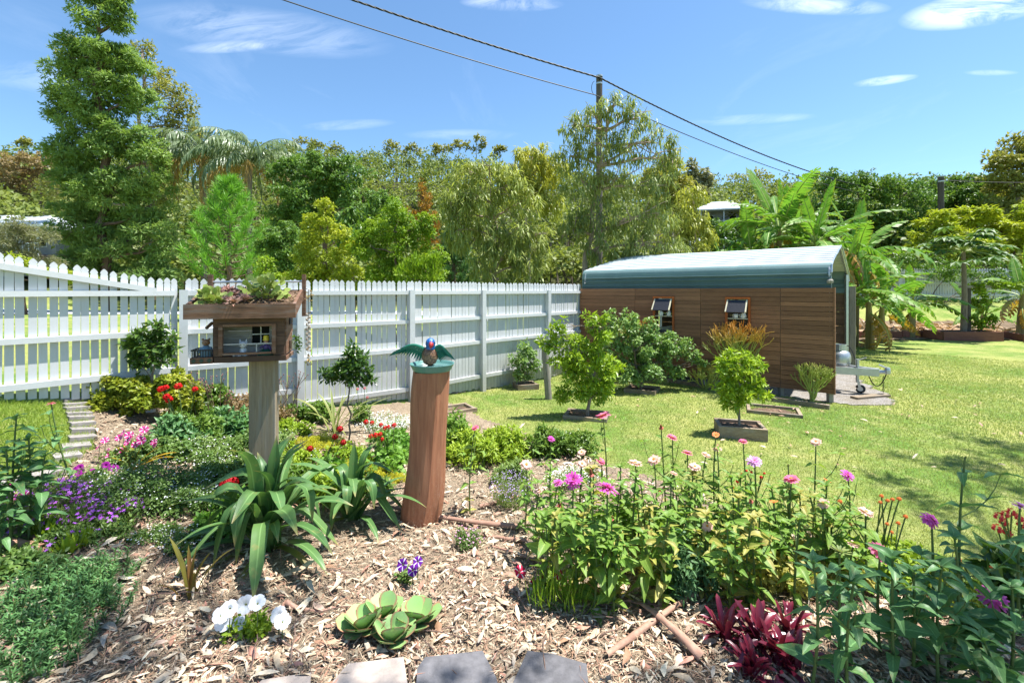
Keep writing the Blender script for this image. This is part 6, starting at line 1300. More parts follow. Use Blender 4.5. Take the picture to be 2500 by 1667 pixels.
for rb, nn, sc_, lab in (((1850, 1600), 30, .2, 'dark purple red bromeliad with glossy rosettes at the mulch edge'), ((1770, 1570), 20, .17, 'smaller crimson bromeliad rosette beside the crossed bark strips'), ((1910, 1640), 24, .19, 'purple bromeliad rosette tucked under the green spidery zinnia'), ((1830, 1665), 22, .18, 'dull purple bromeliad rosette nearest the bark and litter'), ((1920, 1560), 18, .16, 'shaded purple bromeliad behind the larger rosettes')):
    strap_plant('purple_bromeliad', lab, GP(*rb), [(PB[3] if k < nn * .15 else PB[0] if k < nn * .45 else PB[1] if k < nn * .8 else PB[2], k * 2.4 + rb[0], sc_ * U(.75, 1.15), U(0, .05)) for k in range(nn)], group='purple bromeliads')
# paddle plant: round fleshy leaves in three rosettes
def paddle_mesh(mat):
    V_, f_, a_ = grid_leaf([(0, .3), (.25, .5), (.55, .85), (.8, .9), (.93, .62), (1, .12)], [(0, 0), (.5, .03), (1, .1)], .1, 9, 3); V2 = V_.copy(); V2[:, 2] -= .05 * (1 - a_[:, 2] ** 4) + .004
    g = Geo(); g.add(V_, f_, 0, a_); g.add(V2, f_[:, ::-1], 0, a_); return g.mesh('leaf', mat, smooth=True)
L_pad = lm('paddle_leaf', (.18, .33, .1), (.33, .47, .19), edge=(.5, .2, .14), transl=.15, rough=.35, spec=.5); L_pado = lm('orange_paddle_leaf', (.5, .16, .02), (.5, .08, .03), transl=.2)
PD = paddle_mesh(L_pad); PDO = paddle_mesh(L_pado)
b = GP(940, 1560); t = thing('paddle_plant', 'succulent with round red edged paddle leaves on the leaf litter', 'succulent', b)
for (px, py, n_, R_) in ((885, 1552, 11, .15), (960, 1575, 10, .14), (1020, 1535, 12, .15), (935, 1518, 10, .14)):
    c = GP(px, py); 
    for k in range(n_):
        az = k * 2.4 + px; el = np.interp(k / n_, [0, 1], [.95, .08]); D = np.array([math.cos(az) * math.cos(el), math.sin(az) * math.cos(el), math.sin(el)])
        place('leaf', PDO if (px == 1015 and k >= n_ - 3) else PD, t, c + UP * .02, D, np.array([-D[0], -D[1], .9]), R_ * U(.75, 1.1))

# ------------------------------------------------------------------ low mounds, ground covers, annuals
STAR = (np.array([[0, 0, .0]] + [[r * math.cos(a) , r * math.sin(a), .02] for a in np.linspace(0, 2 * math.pi, 11)[:-1] for r in [.5 if int(round(a / (math.pi / 5))) % 2 == 0 else .22]]), np.array([[0, 1 + k, 1 + (k + 1) % 10] for k in range(10)]))
PENT = (np.array([[.5 * math.cos(a), .5 * math.sin(a), 0] for a in np.linspace(0, 2 * math.pi, 6)[:-1]]), np.array([[0, 1, 2, 3, 4]]))
def mound(name, label, cat, cpx, rx, ry, h, n, L, W, mleaf, tpl=FOLD, mode='out', fl=None, nf=0, fs=.012, group=None, ftop=.55, fvar=None, d0=0, lumps=10, ftpl=None):
    """soft mound on the ground: centre pixel, radii and height in metres"""
    c = GP(*cpx); t = thing(name, label, cat, c, group); g = Geo()
    cs = []
    for k in range(lumps):
        a = U(0, 6.28); q = U(0, 1) ** .5 * .75; x, y = c[0] + rx * q * math.cos(a), c[1] + ry * q * math.sin(a); hh = h * (1 - .55 * q * q) * U(.75, 1.15); z = Tz(x, y)
        cs.append((np.array([x, y, z + hh * .5]), np.array([rx * .42, ry * .42, hh * .52])))
    crown(g, cs, n, tpl, L, W, mode, .42, 14)
    st = Geo()
    for cc, r in cs:
        for _ in range(3): limb(st, [c[0] + U(-.3, .3) * rx, c[1] + U(-.3, .3) * ry, Tz(c[0], c[1]) - .01], cc + rdir(1)[0] * r * .7, .004, .002, 4, .1, .05)
    g.obj('foliage', mleaf, t); st.obj('stems', M_stem, t)
    if fl is not None and nf:
        k = rng.integers(0, lumps, nf); d = rdir(nf); d[:, 2] = np.abs(d[:, 2]) * ftop + (1 - ftop) * .5
        P = np.array([cs[i][0] for i in k]) + nrm(d) * np.array([cs[i][1] for i in k]) * U(.92, 1.2, (nf, 1)); N = nrm(UP + rng.normal(size=(nf, 3)) * .45 + np.array([0, -.3, 0])); D = nrm(np.cross(N, rdir(nf)))
        fg = Geo(); leaves(fg, P, D, N, fs * U(.75, 1.25, nf), fs * U(.75, 1.25, nf), ftpl or STAR, U(0, 1, nf)); tag(fg.obj('flowers', fl, t), kind='stuff')
    return t, cs
L_cover = lm('cover_leaf', (.06, .13, .03), (.2, .29, .07), rough=.4); L_sedum = lm('golden_sedum', (.35, .36, .03), (.62, .58, .06), transl=.3); L_thin = lm('fine_leaf', (.1, .19, .04), (.25, .32, .09)); L_ger = lm('geranium_leaf', (.08, .2, .03), (.22, .38, .06), transl=.45)
F_white = lm('white_floret', (.8, .82, .85), (.88, .88, .9), transl=.25, spec=.2); F_mauve = lm('mauve_floret', (.35, .25, .55), (.55, .42, .7), transl=.25); F_purp = lm('purple_daisy', (.25, .07, .5), (.45, .12, .55), transl=.25); F_pinkf = lm('pink_floret', (.6, .25, .45), (.7, .4, .6), transl=.25); F_red = lm('scarlet_petal', (.5, .008, .01), (.62, .02, .02), transl=.3, spec=.15); F_dred = lm('crimson_petal', (.3, .004, .008), (.4, .01, .014), transl=.25, spec=.15)
COV = 'low mound of small leaves dotted with white flowers, '
mound('white_cover', COV + 'widest, left of strap clump', 'ground cover', (330, 1240), .5, .38, .3, 11000, .022, .013, L_cover, fl=F_white, nf=420, fs=.013, lumps=16)
mound('white_cover', COV + 'beside the crimson geranium head', 'ground cover', (465, 1235), .36, .28, .22, 6000, .022, .013, L_cover, fl=F_white, nf=260, fs=.013, lumps=12)
mound('white_cover', COV + 'lowest, below the widest', 'ground cover', (420, 1330), .3, .18, .09, 3200, .02, .012, L_cover, fl=F_white, nf=240, fs=.013)
mound('white_cover', COV + 'behind the house post', 'ground cover', (520, 1110), .42, .38, .17, 5200, .026, .016, L_thin, fl=F_white, nf=300, fs=.016, lumps=14)
mound('white_cover', COV + 'under the stake of the plant label', 'ground cover', (470, 1040), .35, .3, .2, 2600, .03, .018, L_mid, fl=F_white, nf=40, fs=.016)
mound('green_cover', 'fresh green leafy mound to the right of the house post', 'ground cover', (690, 1130), .34, .28, .15, 3000, .032, .02, L_lime, fl=F_white, nf=60, fs=.014)
mound('golden_sedum', 'yellow fine leaved sedum mat behind the strap clump', 'sedum', (748, 1100), .26, .22, .12, 4200, .022, .006, L_sedum, DIA, 'up')
mound('golden_sedum', 'yellow sedum cushion between geranium and second strap clump', 'sedum', (895, 1160), .3, .22, .13, 4800, .022, .006, L_sedum, DIA, 'up')
mound('golden_sedum', 'yellow sedum drift at the foot of the red log', 'sedum', (960, 1180), .16, .12, .08, 1500, .022, .006, L_sedum, DIA, 'up')
mound('golden_sedum', 'yellow green succulent mat under the double magenta zinnia', 'sedum', (2290, 1470), .3, .26, .14, 1500, .03, .016, lm('sedum_rosette', (.2, .26, .04), (.4, .42, .06)), FOLD, 'up')
mound('white_alyssum', 'pale cloud of white alyssum between fence and red geranium', 'flower', (930, 1040), .42, .36, .14, 2400, .025, .008, L_thin, fl=F_white, nf=1300, fs=.016, ftop=.8, lumps=14)
mound('white_alyssum', 'bluish white alyssum behind the zinnias', 'flower', (1390, 1190), .36, .18, .18, 1800, .025, .008, L_thin, fl=F_white, nf=700, fs=.014, lumps=12)
mound('mauve_bush', 'wispy mauve flowered bush right of the red log', 'flower', (1240, 1240), .22, .18, .3, 2200, .028, .006, L_thin, DIA, 'up', fl=F_mauve, nf=520, fs=.011, ftop=.9)
mound('pink_dwarf', 'tiny pink flowered shrub over the long bark strip', 'flower', (1140, 1340), .12, .1, .17, 1100, .02, .009, L_cover, fl=F_pinkf, nf=110, fs=.013)
mound('green_cover', 'feathery green spreading plant behind the red log', 'ground cover', (1180, 1125), .52, .34, .42, 8000, .05, .016, L_lime, LANCE, lumps=16)
mound('green_cover', 'green feathery patch joining the zinnias to the lawn', 'ground cover', (1350, 1110), .5, .2, .34, 4600, .05, .016, L_mid, LANCE, lumps=14)
mound('feathery_marigold', 'blue green finely cut foliage in front of the zinnia bed', 'plant', (1690, 1455), .2, .16, .4, 1700, .05, .012, lm('marigold_leaf', (.06, .15, .06), (.14, .24, .1)), LANCE)
mound('aster_mat', 'sprawling mat of purple daisies left of the white flowered mound', 'flower', (140, 1265), .5, .3, .24, 6500, .035, .008, L_thin, DIA, 'up', fl=F_purp, nf=620, fs=.03, ftop=.85, lumps=16)
mound('white_cover', COV + 'among the purple daisies', 'ground cover', (110, 1345), .35, .2, .12, 2600, .03, .012, L_cover, fl=F_purp, nf=26, fs=.035)
mound('light_rosettes', 'pale green rosettes beside the red brown branch end', 'plant', (95, 1325), .12, .1, .1, 130, .09, .025, L_lime, LANCE, 'up', lumps=4)
mound('light_rosettes', 'pale green rosette on the bark litter above the trailing succulent', 'plant', (190, 1355), .1, .08, .07, 90, .09, .025, L_lime, LANCE, 'up', lumps=3)
mound('kalanchoe_clump', 'coppery leaved clump by the fence behind the house post', 'plant', (600, 1030), .5, .3, .3, 2200, .05, .025, lm('copper_leaf', (.14, .12, .04), (.34, .2, .12)), FOLD, lumps=14)
mound('garden_greens', 'leafy green clump right of the house post below the fence', 'plant', (760, 1030), .3, .22, .3, 1700, .05, .028, L_mid, FOLD, lumps=10)
mound('garden_greens', 'dark leafy clump behind the pink star petunias', 'plant', (430, 1090), .3, .22, .26, 1500, .06, .034, L_zinb, FOLD, lumps=10)
mound('garden_greens', 'mixed green clump under the red pentas', 'plant', (480, 1075), .26, .24, .3, 1400, .06, .03, L_mid, FOLD, lumps=10)
mound('weed_grass', 'tuft of thin green grass at the foot of the zinnias', 'grass', (1380, 1500), .22, .1, .14, 150, .15, .007, L_lime, LANCE, 'up', lumps=8)
mound('garden_greens', 'thick undergrowth of yellowing leaves inside the zinnia bed', 'plant', (1800, 1420), .85, .22, .26, 4200, .055, .03, L_zint, FOLD, lumps=24)
mound('garden_greens', 'green undergrowth along the lawn side of the zinnia bed', 'plant', (1650, 1330), .95, .26, .3, 5200, .055, .028, L_zin, FOLD, lumps=26)
mound('garden_greens', 'undergrowth beneath the orange tassel flowers', 'plant', (2120, 1420), .5, .22, .24, 2400, .05, .025, L_lime, FOLD, lumps=14)

for k, (cx, cy, rx_, ry_, hh, mt, nn, L_, W_, lab) in enumerate((
    (560, 1180, .3, .22, .2, L_cover, 2600, .04, .022, 'green cover between the house post and crimson geranium'), (720, 1200, .34, .24, .22, L_mid, 2600, .05, .024, 'leafy plant behind the large strap clump'),
    (800, 1230, .26, .2, .24, L_lime, 2200, .045, .018, 'fresh green plant between the two strap clumps'), (1000, 1110, .26, .2, .2, L_ger, 1600, .05, .04, 'bright leafy patch just left of the red log'),
    (650, 1090, .3, .24, .2, L_thin, 2200, .035, .018, 'pale green patch behind the house post foot'), (840, 1120, .26, .2, .16, L_lime, 1600, .035, .02, 'lime green patch below the variegated flax'),
    (390, 1120, .3, .24, .2, L_cover, 2200, .035, .02, 'dark leaf patch right of the pink star petunias'), (60, 1420, .24, .16, .12, L_cover, 1300, .035, .018, 'small leaved patch beside the red brown branch'),
    (1100, 1110, .24, .2, .5, L_zin, 1100, .09, .025, 'upright pale stemmed plant right of the red log'), (560, 1060, .3, .22, .3, L_zinb, 1600, .07, .035, 'broad leaved patch in front of the coppery clump'))):
    mound('garden_greens', lab, 'plant', (cx, cy), rx_, ry_, hh, nn, L_, W_, mt, FOLD if W_ > .02 else LANCE, lumps=11, fl=F_white if k in (0, 4) else None, nf=90)
for k, (cx, cy, rx_, ry_, hh, mt, nn, L_, W_, lab) in enumerate((
    (700, 1065, .28, .2, .2, L_lime, 1700, .04, .022, 'lime green clump at the fence post foot'), (600, 1110, .26, .2, .22, L_cover, 1900, .04, .022, 'small leaved clump left of the house post'),
    (800, 1085, .2, .16, .12, L_sedum, 1700, .022, .007, 'golden fine patch below the young camellia'), (640, 1150, .26, .2, .16, L_thin, 2000, .03, .016, 'pale leaved cover at the house post base'),
    (950, 1090, .24, .18, .2, L_ger, 1300, .05, .04, 'round leaved patch behind the scarlet geranium'), (520, 1000, .3, .16, .3, L_mid, 1500, .06, .03, 'leafy green row along the picket fence'),
    (890, 1200, .24, .18, .2, L_mid, 1500, .045, .02, 'green tuft between sedum and second strap clump'), (250, 1310, .24, .16, .12, L_cover, 1600, .03, .016, 'low dark cover beside the purple daisies'),
    (560, 1300, .22, .16, .16, L_ger, 900, .06, .05, 'geranium leaves beneath the large strap clump'), (1260, 1180, .24, .16, .22, L_thin, 1500, .04, .012, 'wispy green tuft behind the mauve bush'))):
    mound('garden_greens', lab, 'plant', (cx, cy), rx_, ry_, hh, nn, L_, W_, mt, FOLD if W_ > .015 else LANCE, lumps=11)
def trailing(label, cpx, rx, ry, n):
    c = GP(*cpx); t = thing('trailing_sedum', label, 'ground cover', c); g = Geo(); st = Geo()
    for k in range(n):
        a, q = U(0, 6.28), U(0, 1) ** .5; x, y = c[0] + rx * q * math.cos(a), c[1] + ry * q * math.sin(a); b_ = onG(x, y) + UP * .01; L = U(.07, .16); h = U(0, 6.28)
        e = b_ + np.array([math.cos(h) * L * .6, math.sin(h) * L * .6, L * U(.5, 1.0)]); p = bez(b_, b_ + (e - b_) * [.9, .9, .2], e, 8); tube(st, p, .0035, 4, cap=False)
        m = 26; u = np.linspace(.2, 1, m); P = np.stack([np.interp(u, np.linspace(0, 1, 8), p[:, i]) for i in range(3)], -1); az = np.arange(m) * 2.4; tg = nrm(e - b_)
        D = nrm(np.stack([np.cos(az), np.sin(az), 0 * az], -1) + tg * .75 + UP * .2); leaves(g, P, D, nrm(UP + D * .2), U(.022, .036, m), .007, LANCE, np.clip(.25 + .5 * u + U(-.25, .25, m), 0, 1))
    tag(g.obj('foliage', L_trail, t), kind='stuff'); tag(st.obj('stems', M_stem, t), kind='stuff')
L_trail = lm('trailing_leaf', (.045, .13, .045), (.15, .3, .09), rough=.4, transl=.3)
trailing('dark green trailing succulent with upright leafy tips in the near left corner', (110, 1510), .36, .22, 170)
trailing('green trailing succulent spreading on the litter beside the bronze bromeliad', (215, 1440), .24, .17, 100)
trailing('shaded trailing succulent on the litter below the larger patch', (30, 1610), .3, .22, 150)
def petunias(label, cpx, kind, n, rx, ry, h, size, nl, spots=None, group=None):
    t, cs = mound('petunia', label, 'flower', cpx, rx, ry, h, nl, .032, .017, L_thin if kind != 'white' else L_lime, lumps=8, group=group); d = GP(*cpx)[1]
    for k in range(n):
        if spots: p = R(*spots[k], d - ry * .4 + U(-.05, .05)); p[2] = max(p[2], Tz(p[0], p[1]) + .03)
        else: c, r = cs[k % len(cs)]; v = rdir(1)[0]; v[2] = abs(v[2]); p = c + v * r * 1.1
        N = nrm(np.array([U(-.5, .5), -.75 + U(-.4, .4), .6])); place('flower', PET[kind], t, p, nrm(np.cross([0, .3, 1.], N)), N, size * U(.85, 1.15))
        g = Geo(); tube(g, [p - N * size * .4, p - UP * max(.04, min(.12, p[2] - Tz(p[0], p[1])))], .003, 4); g.obj('flower_stalk', M_stem, t)
petunias('white petunia with frilly flowers on the leaf litter', (610, 1560), 'white', 9, .13, .09, .13, .038, 650, [(545, 1518), (540, 1500), (560, 1485), (598, 1475), (628, 1470), (585, 1520), (575, 1540), (680, 1500), (690, 1515)])
petunias('single purple star petunia near the log', (985, 1430), 'purple', 3, .06, .05, .12, .035, 160, [(1020, 1370), (1008, 1392), (982, 1378)])
petunias('red and white striped petunia in front of the zinnias', (1330, 1450), 'red', 4, .09, .07, .14, .034, 260, [(1305, 1430), (1330, 1423), (1270, 1395), (1362, 1402)])
petunias('pink and white star petunias by the stone edging', (310, 1130), 'star', 16, .34, .2, .16, .031, 1100, [(352, 1048), (290, 1068), (315, 1062), (340, 1065), (375, 1078), (310, 1078), (240, 1090), (262, 1100), (290, 1100), (265, 1113), (378, 1085), (320, 1058), (256, 1074), (300, 1056), (330, 1085), (345, 1075)])
petunias('deep purple petunias behind the purple daisy mat', (230, 1190), 'magenta', 9, .16, .1, .16, .028, 380, [(195, 1140), (200, 1150), (192, 1155), (205, 1160), (226, 1150), (258, 1135), (270, 1140), (280, 1143), (185, 1145)])
petunias('pink petunias at the foot of the leafy zinnias by the left lawn', (20, 1260), 'star', 8, .2, .12, .16, .028, 420, [(20, 1185), (5, 1200), (35, 1215), (50, 1222), (60, 1210), (10, 1230), (30, 1188), (70, 1218)])

def head_mesh(mat, n, tplx=FOLD):
    g = Geo(); d = rdir(n); d[:, 2] = np.abs(d[:, 2]) * .9 - .15; leaves(g, nrm(d) * .55, nrm(np.cross(d, rdir(n))), nrm(d), .5, .45, tplx, U(0, 1, n)); return g.mesh('flower_head', mat)
HEADR = head_mesh(F_red, 46); HEADD = head_mesh(F_dred, 60); HEADO = head_mesh(P_or, 30); HEADRED2 = head_mesh(lm('coral_petal', (.6, .03, .05), (.7, .08, .1)), 26, STAR)
def heads(name, label, cpx, spots, rad, me, nl, rx, ry, h, mleaf, L=.06, W=.055, stem=True, cat='flower', dd=0.0):
    t, cs = mound(name, label, cat, cpx, rx, ry, h, nl, L, W, mleaf, lumps=9); b = GP(*cpx)
    for (px, py) in spots:
        p = R(px, py, b[1] + dd + U(-.06, .06)); place('flower_head', me, t, p, (1, 0, 0), nrm([0, -.3, 1]), rad * U(.85, 1.15))
        g = Geo(); foot = b + [U(-.3, .3) * rx, U(-.3, .3) * ry, .03]; tube(g, bez(foot, (foot + p) / 2 + [0, 0, .05], p, 6), .004, 5); g.obj('flower_stalk', M_stem, t)
    return t
heads('geranium', 'crimson geranium with a big domed head beside the strap clump', (600, 1260), [(558, 1178), (548, 1182), (570, 1176), (622, 1180), (646, 1163)], .062, HEADD, 520, .26, .2, .18, L_ger)
heads('geranium', 'scarlet geranium with bright leaves left of the red log', (940, 1150), [(893, 1030), (908, 1032), (930, 1037), (940, 1045), (948, 1042), (905, 1065), (917, 1062), (928, 1060), (932, 1072), (962, 1038)], .036, HEADR, 800, .3, .22, .24, L_ger)
heads('geranium', 'dark red geranium blooms on long stalks behind the strap leaves', (800, 1150), [(830, 1047), (818, 1066), (838, 1080), (757, 1095)], .045, HEADD, 300, .2, .16, .14, L_ger)
heads('pentas', 'red pentas clusters standing in front of the golden bush', (440, 1075), [(393, 950), (405, 946), (412, 975), (435, 943), (476, 950), (406, 968)], .05, HEADR, 300, .2, .18, .22, L_mid)
heads('pentas', 'small coral flowers beneath the young camellia', (880, 1035), [(873, 950), (890, 948), (897, 970)], .03, HEADRED2, 360, .16, .14, .26, L_mid, .07, .02)
heads('jatropha', 'coral red cluster flowers with dark leaves at the lawn edge', (2480, 1480), [(2440, 1262), (2455, 1255), (2470, 1250), (2450, 1275), (2495, 1280), (2460, 1300), (2435, 1290), (2490, 1265)], .04, HEADRED2, 260, .2, .16, .4, L_cam, .12, .07)
heads('tassel_flowers', 'orange tassel flowers on thin stalks at the lawn edge', (2150, 1420), [(2152, 1211), (2149, 1226), (2167, 1222), (2179, 1219), (2195, 1218), (2075, 1282), (2051, 1224), (2211, 1261), (2193, 1277), (2166, 1279), (2177, 1299), (2238, 1356), (2092, 1278)], .02, HEADO, 300, .4, .14, .14, L_thin)
heads('tassel_flowers', 'few orange tassel flowers among the sedum', (2380, 1480), [(2333, 1367), (2325, 1372), (2421, 1384), (2340, 1365)], .02, HEADO, 160, .2, .12, .12, L_thin)
heads('scarlet_salvia', 'tiny red salvia spires between zinnias and lawn', (1850, 1300), [(1812, 1157), (1822, 1150), (1835, 1152), (1858, 1165), (1800, 1175), (1790, 1190), (1820, 1182), (1866, 1156), (1622, 1193), (1610, 1200)], .017, HEADR, 260, .4, .12, .14, L_zin)
# dried flower stalks by the fence
for px0, py0, lab in ((520, 1010, 'left of the house post'), (690, 1000, 'right of the house post')):
    b = GP(px0, py0 + 40); t = thing('dry_stalks', f'russet dried flower stalks against the fence {lab}', 'plant', b); g = Geo(); fg = Geo()
    for k in range(9):
        p = R(px0 + U(-50, 50), py0 - U(30, 85), b[1] + U(-.1, .1)); q = limb(g, b + [U(-.2, .2), U(-.1, .1), 0], p, .004, .0025, 6, .05, .0)
        for m in range(5): e = p + np.array([U(-.07, .07), U(-.05, .05), U(-.02, .08)]); tube(g, [q[4], e], .002, 4); blob(fg, e, .008, 6, 4)
    g.obj('stalks', M_stemr, t); tag(fg.obj('seed_heads', plain('russet_seed', (.28, .12, .1), .8), t), kind='stuff')

# ------------------------------------------------------------------ succulents in the roof tray
L_ech = lm('pink_succulent', (.3, .2, .12), (.45, .25, .2), transl=.15, tip=(.5, .22, .2), t0=.6); L_kal = lm('round_succulent', (.16, .24, .05), (.34, .4, .1), transl=.2, edge=(.45, .42, .15))
ROSE = Geo(); d_ = []
for k in range(26):
    az = k * 2.4; el = np.interp(k / 26, [0, 1], [1.35, .15]); D = np.array([[math.cos(az) * math.cos(el), math.sin(az) * math.cos(el), math.sin(el)]]); leaves(ROSE, [[0, 0, 0]], D, [[-D[0, 0], -D[0, 1], .6]], [.55 + .45 * k / 26], [.3], FOLD, U(0, 1, 1))
ROSEM = ROSE.mesh('rosette', L_ech)
def tray_z(a, b_): return zf + (zb_ - zf) * (b_ - tf) / (tb - tf) + .075
for grp, lab, spots in (('rosette_succulent', 'pink tinged rosette succulents spilling over the left of the roof tray', [(-.4, .12, .07), (-.33, .2, .06), (-.42, .28, .07), (-.25, .25, .075), (-.22, .15, .06), (-.3, .3, .07), (-.18, .3, .065), (-.17, -.06, .06), (-.12, .06, .06), (-.23, .02, .05), (-.1, .02, .05)]),):
    t = thing(grp, lab, 'succulent', HP(-.27, .15, tray_z(0, .15)))
    for a_, b_, s_ in spots: place('rosette', ROSEM, t, HP(a_, b_, tray_z(a_, b_) + .03), HX, nrm(UP - HY * .45 + rng.normal(size=3) * .2), s_ * 1.35)
KALM = grid_leaf([(0, .25), (.3, .6), (.65, .85), (.9, .6), (1, .15)], [(0, 0), (1, .12)], .1, 6, 2); KALM = Geo().add(*KALM[:2], 0, KALM[2]).mesh('leaf', L_kal, smooth=True)
for lab, ca, cb_, n_, ra, rb, hh in (('round leaved pale green succulent heaped on the roof tray', .0, .2, 125, .17, .14, .17), ('round leaved succulent at the left front lip of the roof tray', -.33, .05, 64, .14, .09, .09)):
    t = thing('round_succulent', lab, 'succulent', HP(ca, cb_, tray_z(ca, cb_))); g = Geo()
    for k in range(n_):
        v = rdir(1)[0]; v[2] = abs(v[2]); q_ = U(.4, 1.0); a_, b_ = ca + v[0] * ra * q_, np.clip(cb_ + v[1] * rb * q_, tf - .03, tb); z_ = tray_z(a_, b_) + .01 + v[2] * hh * q_; p = HP(a_, b_, z_); D = nrm(HX * v[0] + HY * v[1] + UP * (v[2] * .6 + .1) + rng.normal(size=3) * .4)
        place('leaf', KALM, t, p, D, nrm(UP * .8 - HY * .6 + rng.normal(size=3) * .3), U(.05, .08))
        if k % 3 == 0: tube(g, [HP(ca + v[0] * ra * .2, cb_, tray_z(ca, cb_)), p], .004, 4)
    g.obj('stems', L_brib, t)
g = Geo(); P = np.array([HP(U(tl0 + .03, tl1 - .03), (b_ := U(tf + .02, tb - .02)), tray_z(0, b_) + U(.0, .03)) for _ in range(420)]); leaves(g, P, rdir(420) * [1, 1, .3], nrm(UP + rdir(420) * .5), U(.02, .05, 420), U(.008, .018, 420), DIA, U(0, 1, 420)); tag(g.obj('tray_litter', L_dry), 'dry brown leaf litter filling the roof tray', 'leaf litter', kind='stuff')
b = HP(a1 + .035, .18, 1.36); t = thing('wall_pot_plant', 'little trailing plant in a grey holder on the miniature house side', 'plant', b)
g = Geo(); lathe(g, [(0, 0), (.02, 0), (.028, .07), (.024, .07)], b, 10); tube(g, [b + UP * .06, b + UP * .14], .003, 4); g.obj('holder', M_galv, t)
g = Geo(); crown(g, [(b + UP * .07 + HX * .03, np.array([.04, .05, .045])), (b + HX * .04 - UP * .0, np.array([.03, .04, .04]))], 90, FOLD, .03, .016, 'out'); g.obj('foliage', L_cam, t)

# ------------------------------------------------------------------ leaf litter, bark, grass
def littermat(): 
    m, t, o = newmat('fallen_leaf'); at = nd(t, 'Attribute', attribute_name='v'); s = nd(t, 'SeparateXYZ', {0: at.outputs['Vector']}); oi = nd(t, 'ObjectInfo')
    f_ = mth(t, 'FRACT', mth(t, 'ADD', s.outputs[0], oi.outputs['Random'])); r = nd(t, 'ValToRGB', {0: f_}); cr = r.color_ramp
    cols = [(0, (.6, .48, .32)), (.2, (.36, .27, .18)), (.38, (.76, .65, .46)), (.55, (.36, .31, .25)), (.7, (.58, .45, .31)), (.82, (.3, .17, .1)), (.92, (.45, .22, .16)), (1, (.7, .6, .44))]
    cr.elements[0].color = (*cols[0][1], 1); cr.elements[-1].position = 1; cr.elements[-1].color = (*cols[-1][1], 1)
    for p_, c_ in cols[1:-1]: e = cr.elements.new(p_); e.color = (*c_, 1)
    tc = nd(t, 'NewGeometry'); n = nd(t, 'TexNoise', {'Vector': tc.outputs['Position'], 'Scale': 60.0, 'Detail': 3.0}); v = ramp(t, n.outputs[0], .3, .7, .75, 1.15)
    c = mixc(t, 1.0, r.outputs[0], nd(t, 'CombineColor', {0: v, 1: v, 2: v}).outputs[0], 'MULTIPLY')
    p = nd(t, 'BsdfPrincipled', {'Base Color': c, 'Roughness': .6, 'Specular IOR Level': .3}); t.links.new(p.outputs[0], o.inputs[0]); return m
M_lit = littermat()
def litter_pts(n, y0, y1, xk=1.25):
    y = U(0, 1, n) ** 1.5 * (y1 - y0) + y0; x = U(-1, 1, n) * (y * xk + .4); ok = inpoly(x, y, BED)
    for q in PAVP: ok &= ~inpoly(x, y, q)
    return x[ok], y[ok]
CURL = (np.array([[0, -.12, 0], [0, .12, 0], [.3, -.5, .03], [.3, .5, .06], [.65, -.42, .02], [.65, .42, .1], [1, -.05, -.04], [1, .05, -.02]]), np.array([[0, 2, 3, 1], [2, 4, 5, 3], [4, 6, 7, 5]]))
x, y = litter_pts(30000, 1.6, 6.2); n = len(x); g = Geo()
leaves(g, np.stack([x, y, T(x, y) + .02 + U(0, .022, n)], -1), nrm(rdir(n) * [1, 1, .22]), nrm(UP + rdir(n) * .42), (lt := np.clip(.034 * np.exp(rng.normal(size=n) * .55), .012, .13)), lt * U(.16, .32, n), CURL, U(0, 1, n))
x, y = litter_pts(62000, 1.6, 5.0); n = len(x)
leaves(g, np.stack([x, y, T(x, y) + .02 + U(0, .02, n)], -1), nrm(rdir(n) * [1, 1, .25]), nrm(UP + rdir(n) * .3), U(.02, .1, n), U(.002, .0055, n), DIA, np.where(U(0, 1, n) < .8, U(.32, .5, n), U(0, 1, n)))
tag(g.obj('leaf_litter', M_lit, origin=(0, 0, 0)), 'tan leaf litter and straw covering the mulch bed', 'leaf litter', kind='stuff')
FALL = []
for k in range(7):
    V_, f_, a_ = grid_leaf([(0, .03), (.1, .12), (.35, .26 + .03 * (k % 3)), (.7, .2), (1, .01)], [(0, 0), (.3, .05 * (k % 4)), (.6, .03), (1, -.06 + .05 * (k % 3))], .5 * (-1) ** k, 7, 1); V_ = V_.copy(); V_[:, 1] += .12 * (k % 3 - 1) * np.sin(V_[:, 0] * math.pi); FALL.append(Geo().add(V_, f_, 0, np.c_[np.zeros(len(V_)), a_[:, 1:]]).mesh('fallen_leaf', M_lit, smooth=True))
x, y = litter_pts(2200, 1.75, 3.6, 1.2); x, y = x[:300], y[:300]
for k in range(len(x)):
    a = U(0, 6.28); place('fallen_leaf', FALL[k % 7], mulch, (x[k], y[k], Tz(x[k], y[k]) + U(.035, .05)), (math.cos(a), math.sin(a), U(-.12, .12)), nrm(UP + rng.normal(size=3) * .25), U(.07, .14))
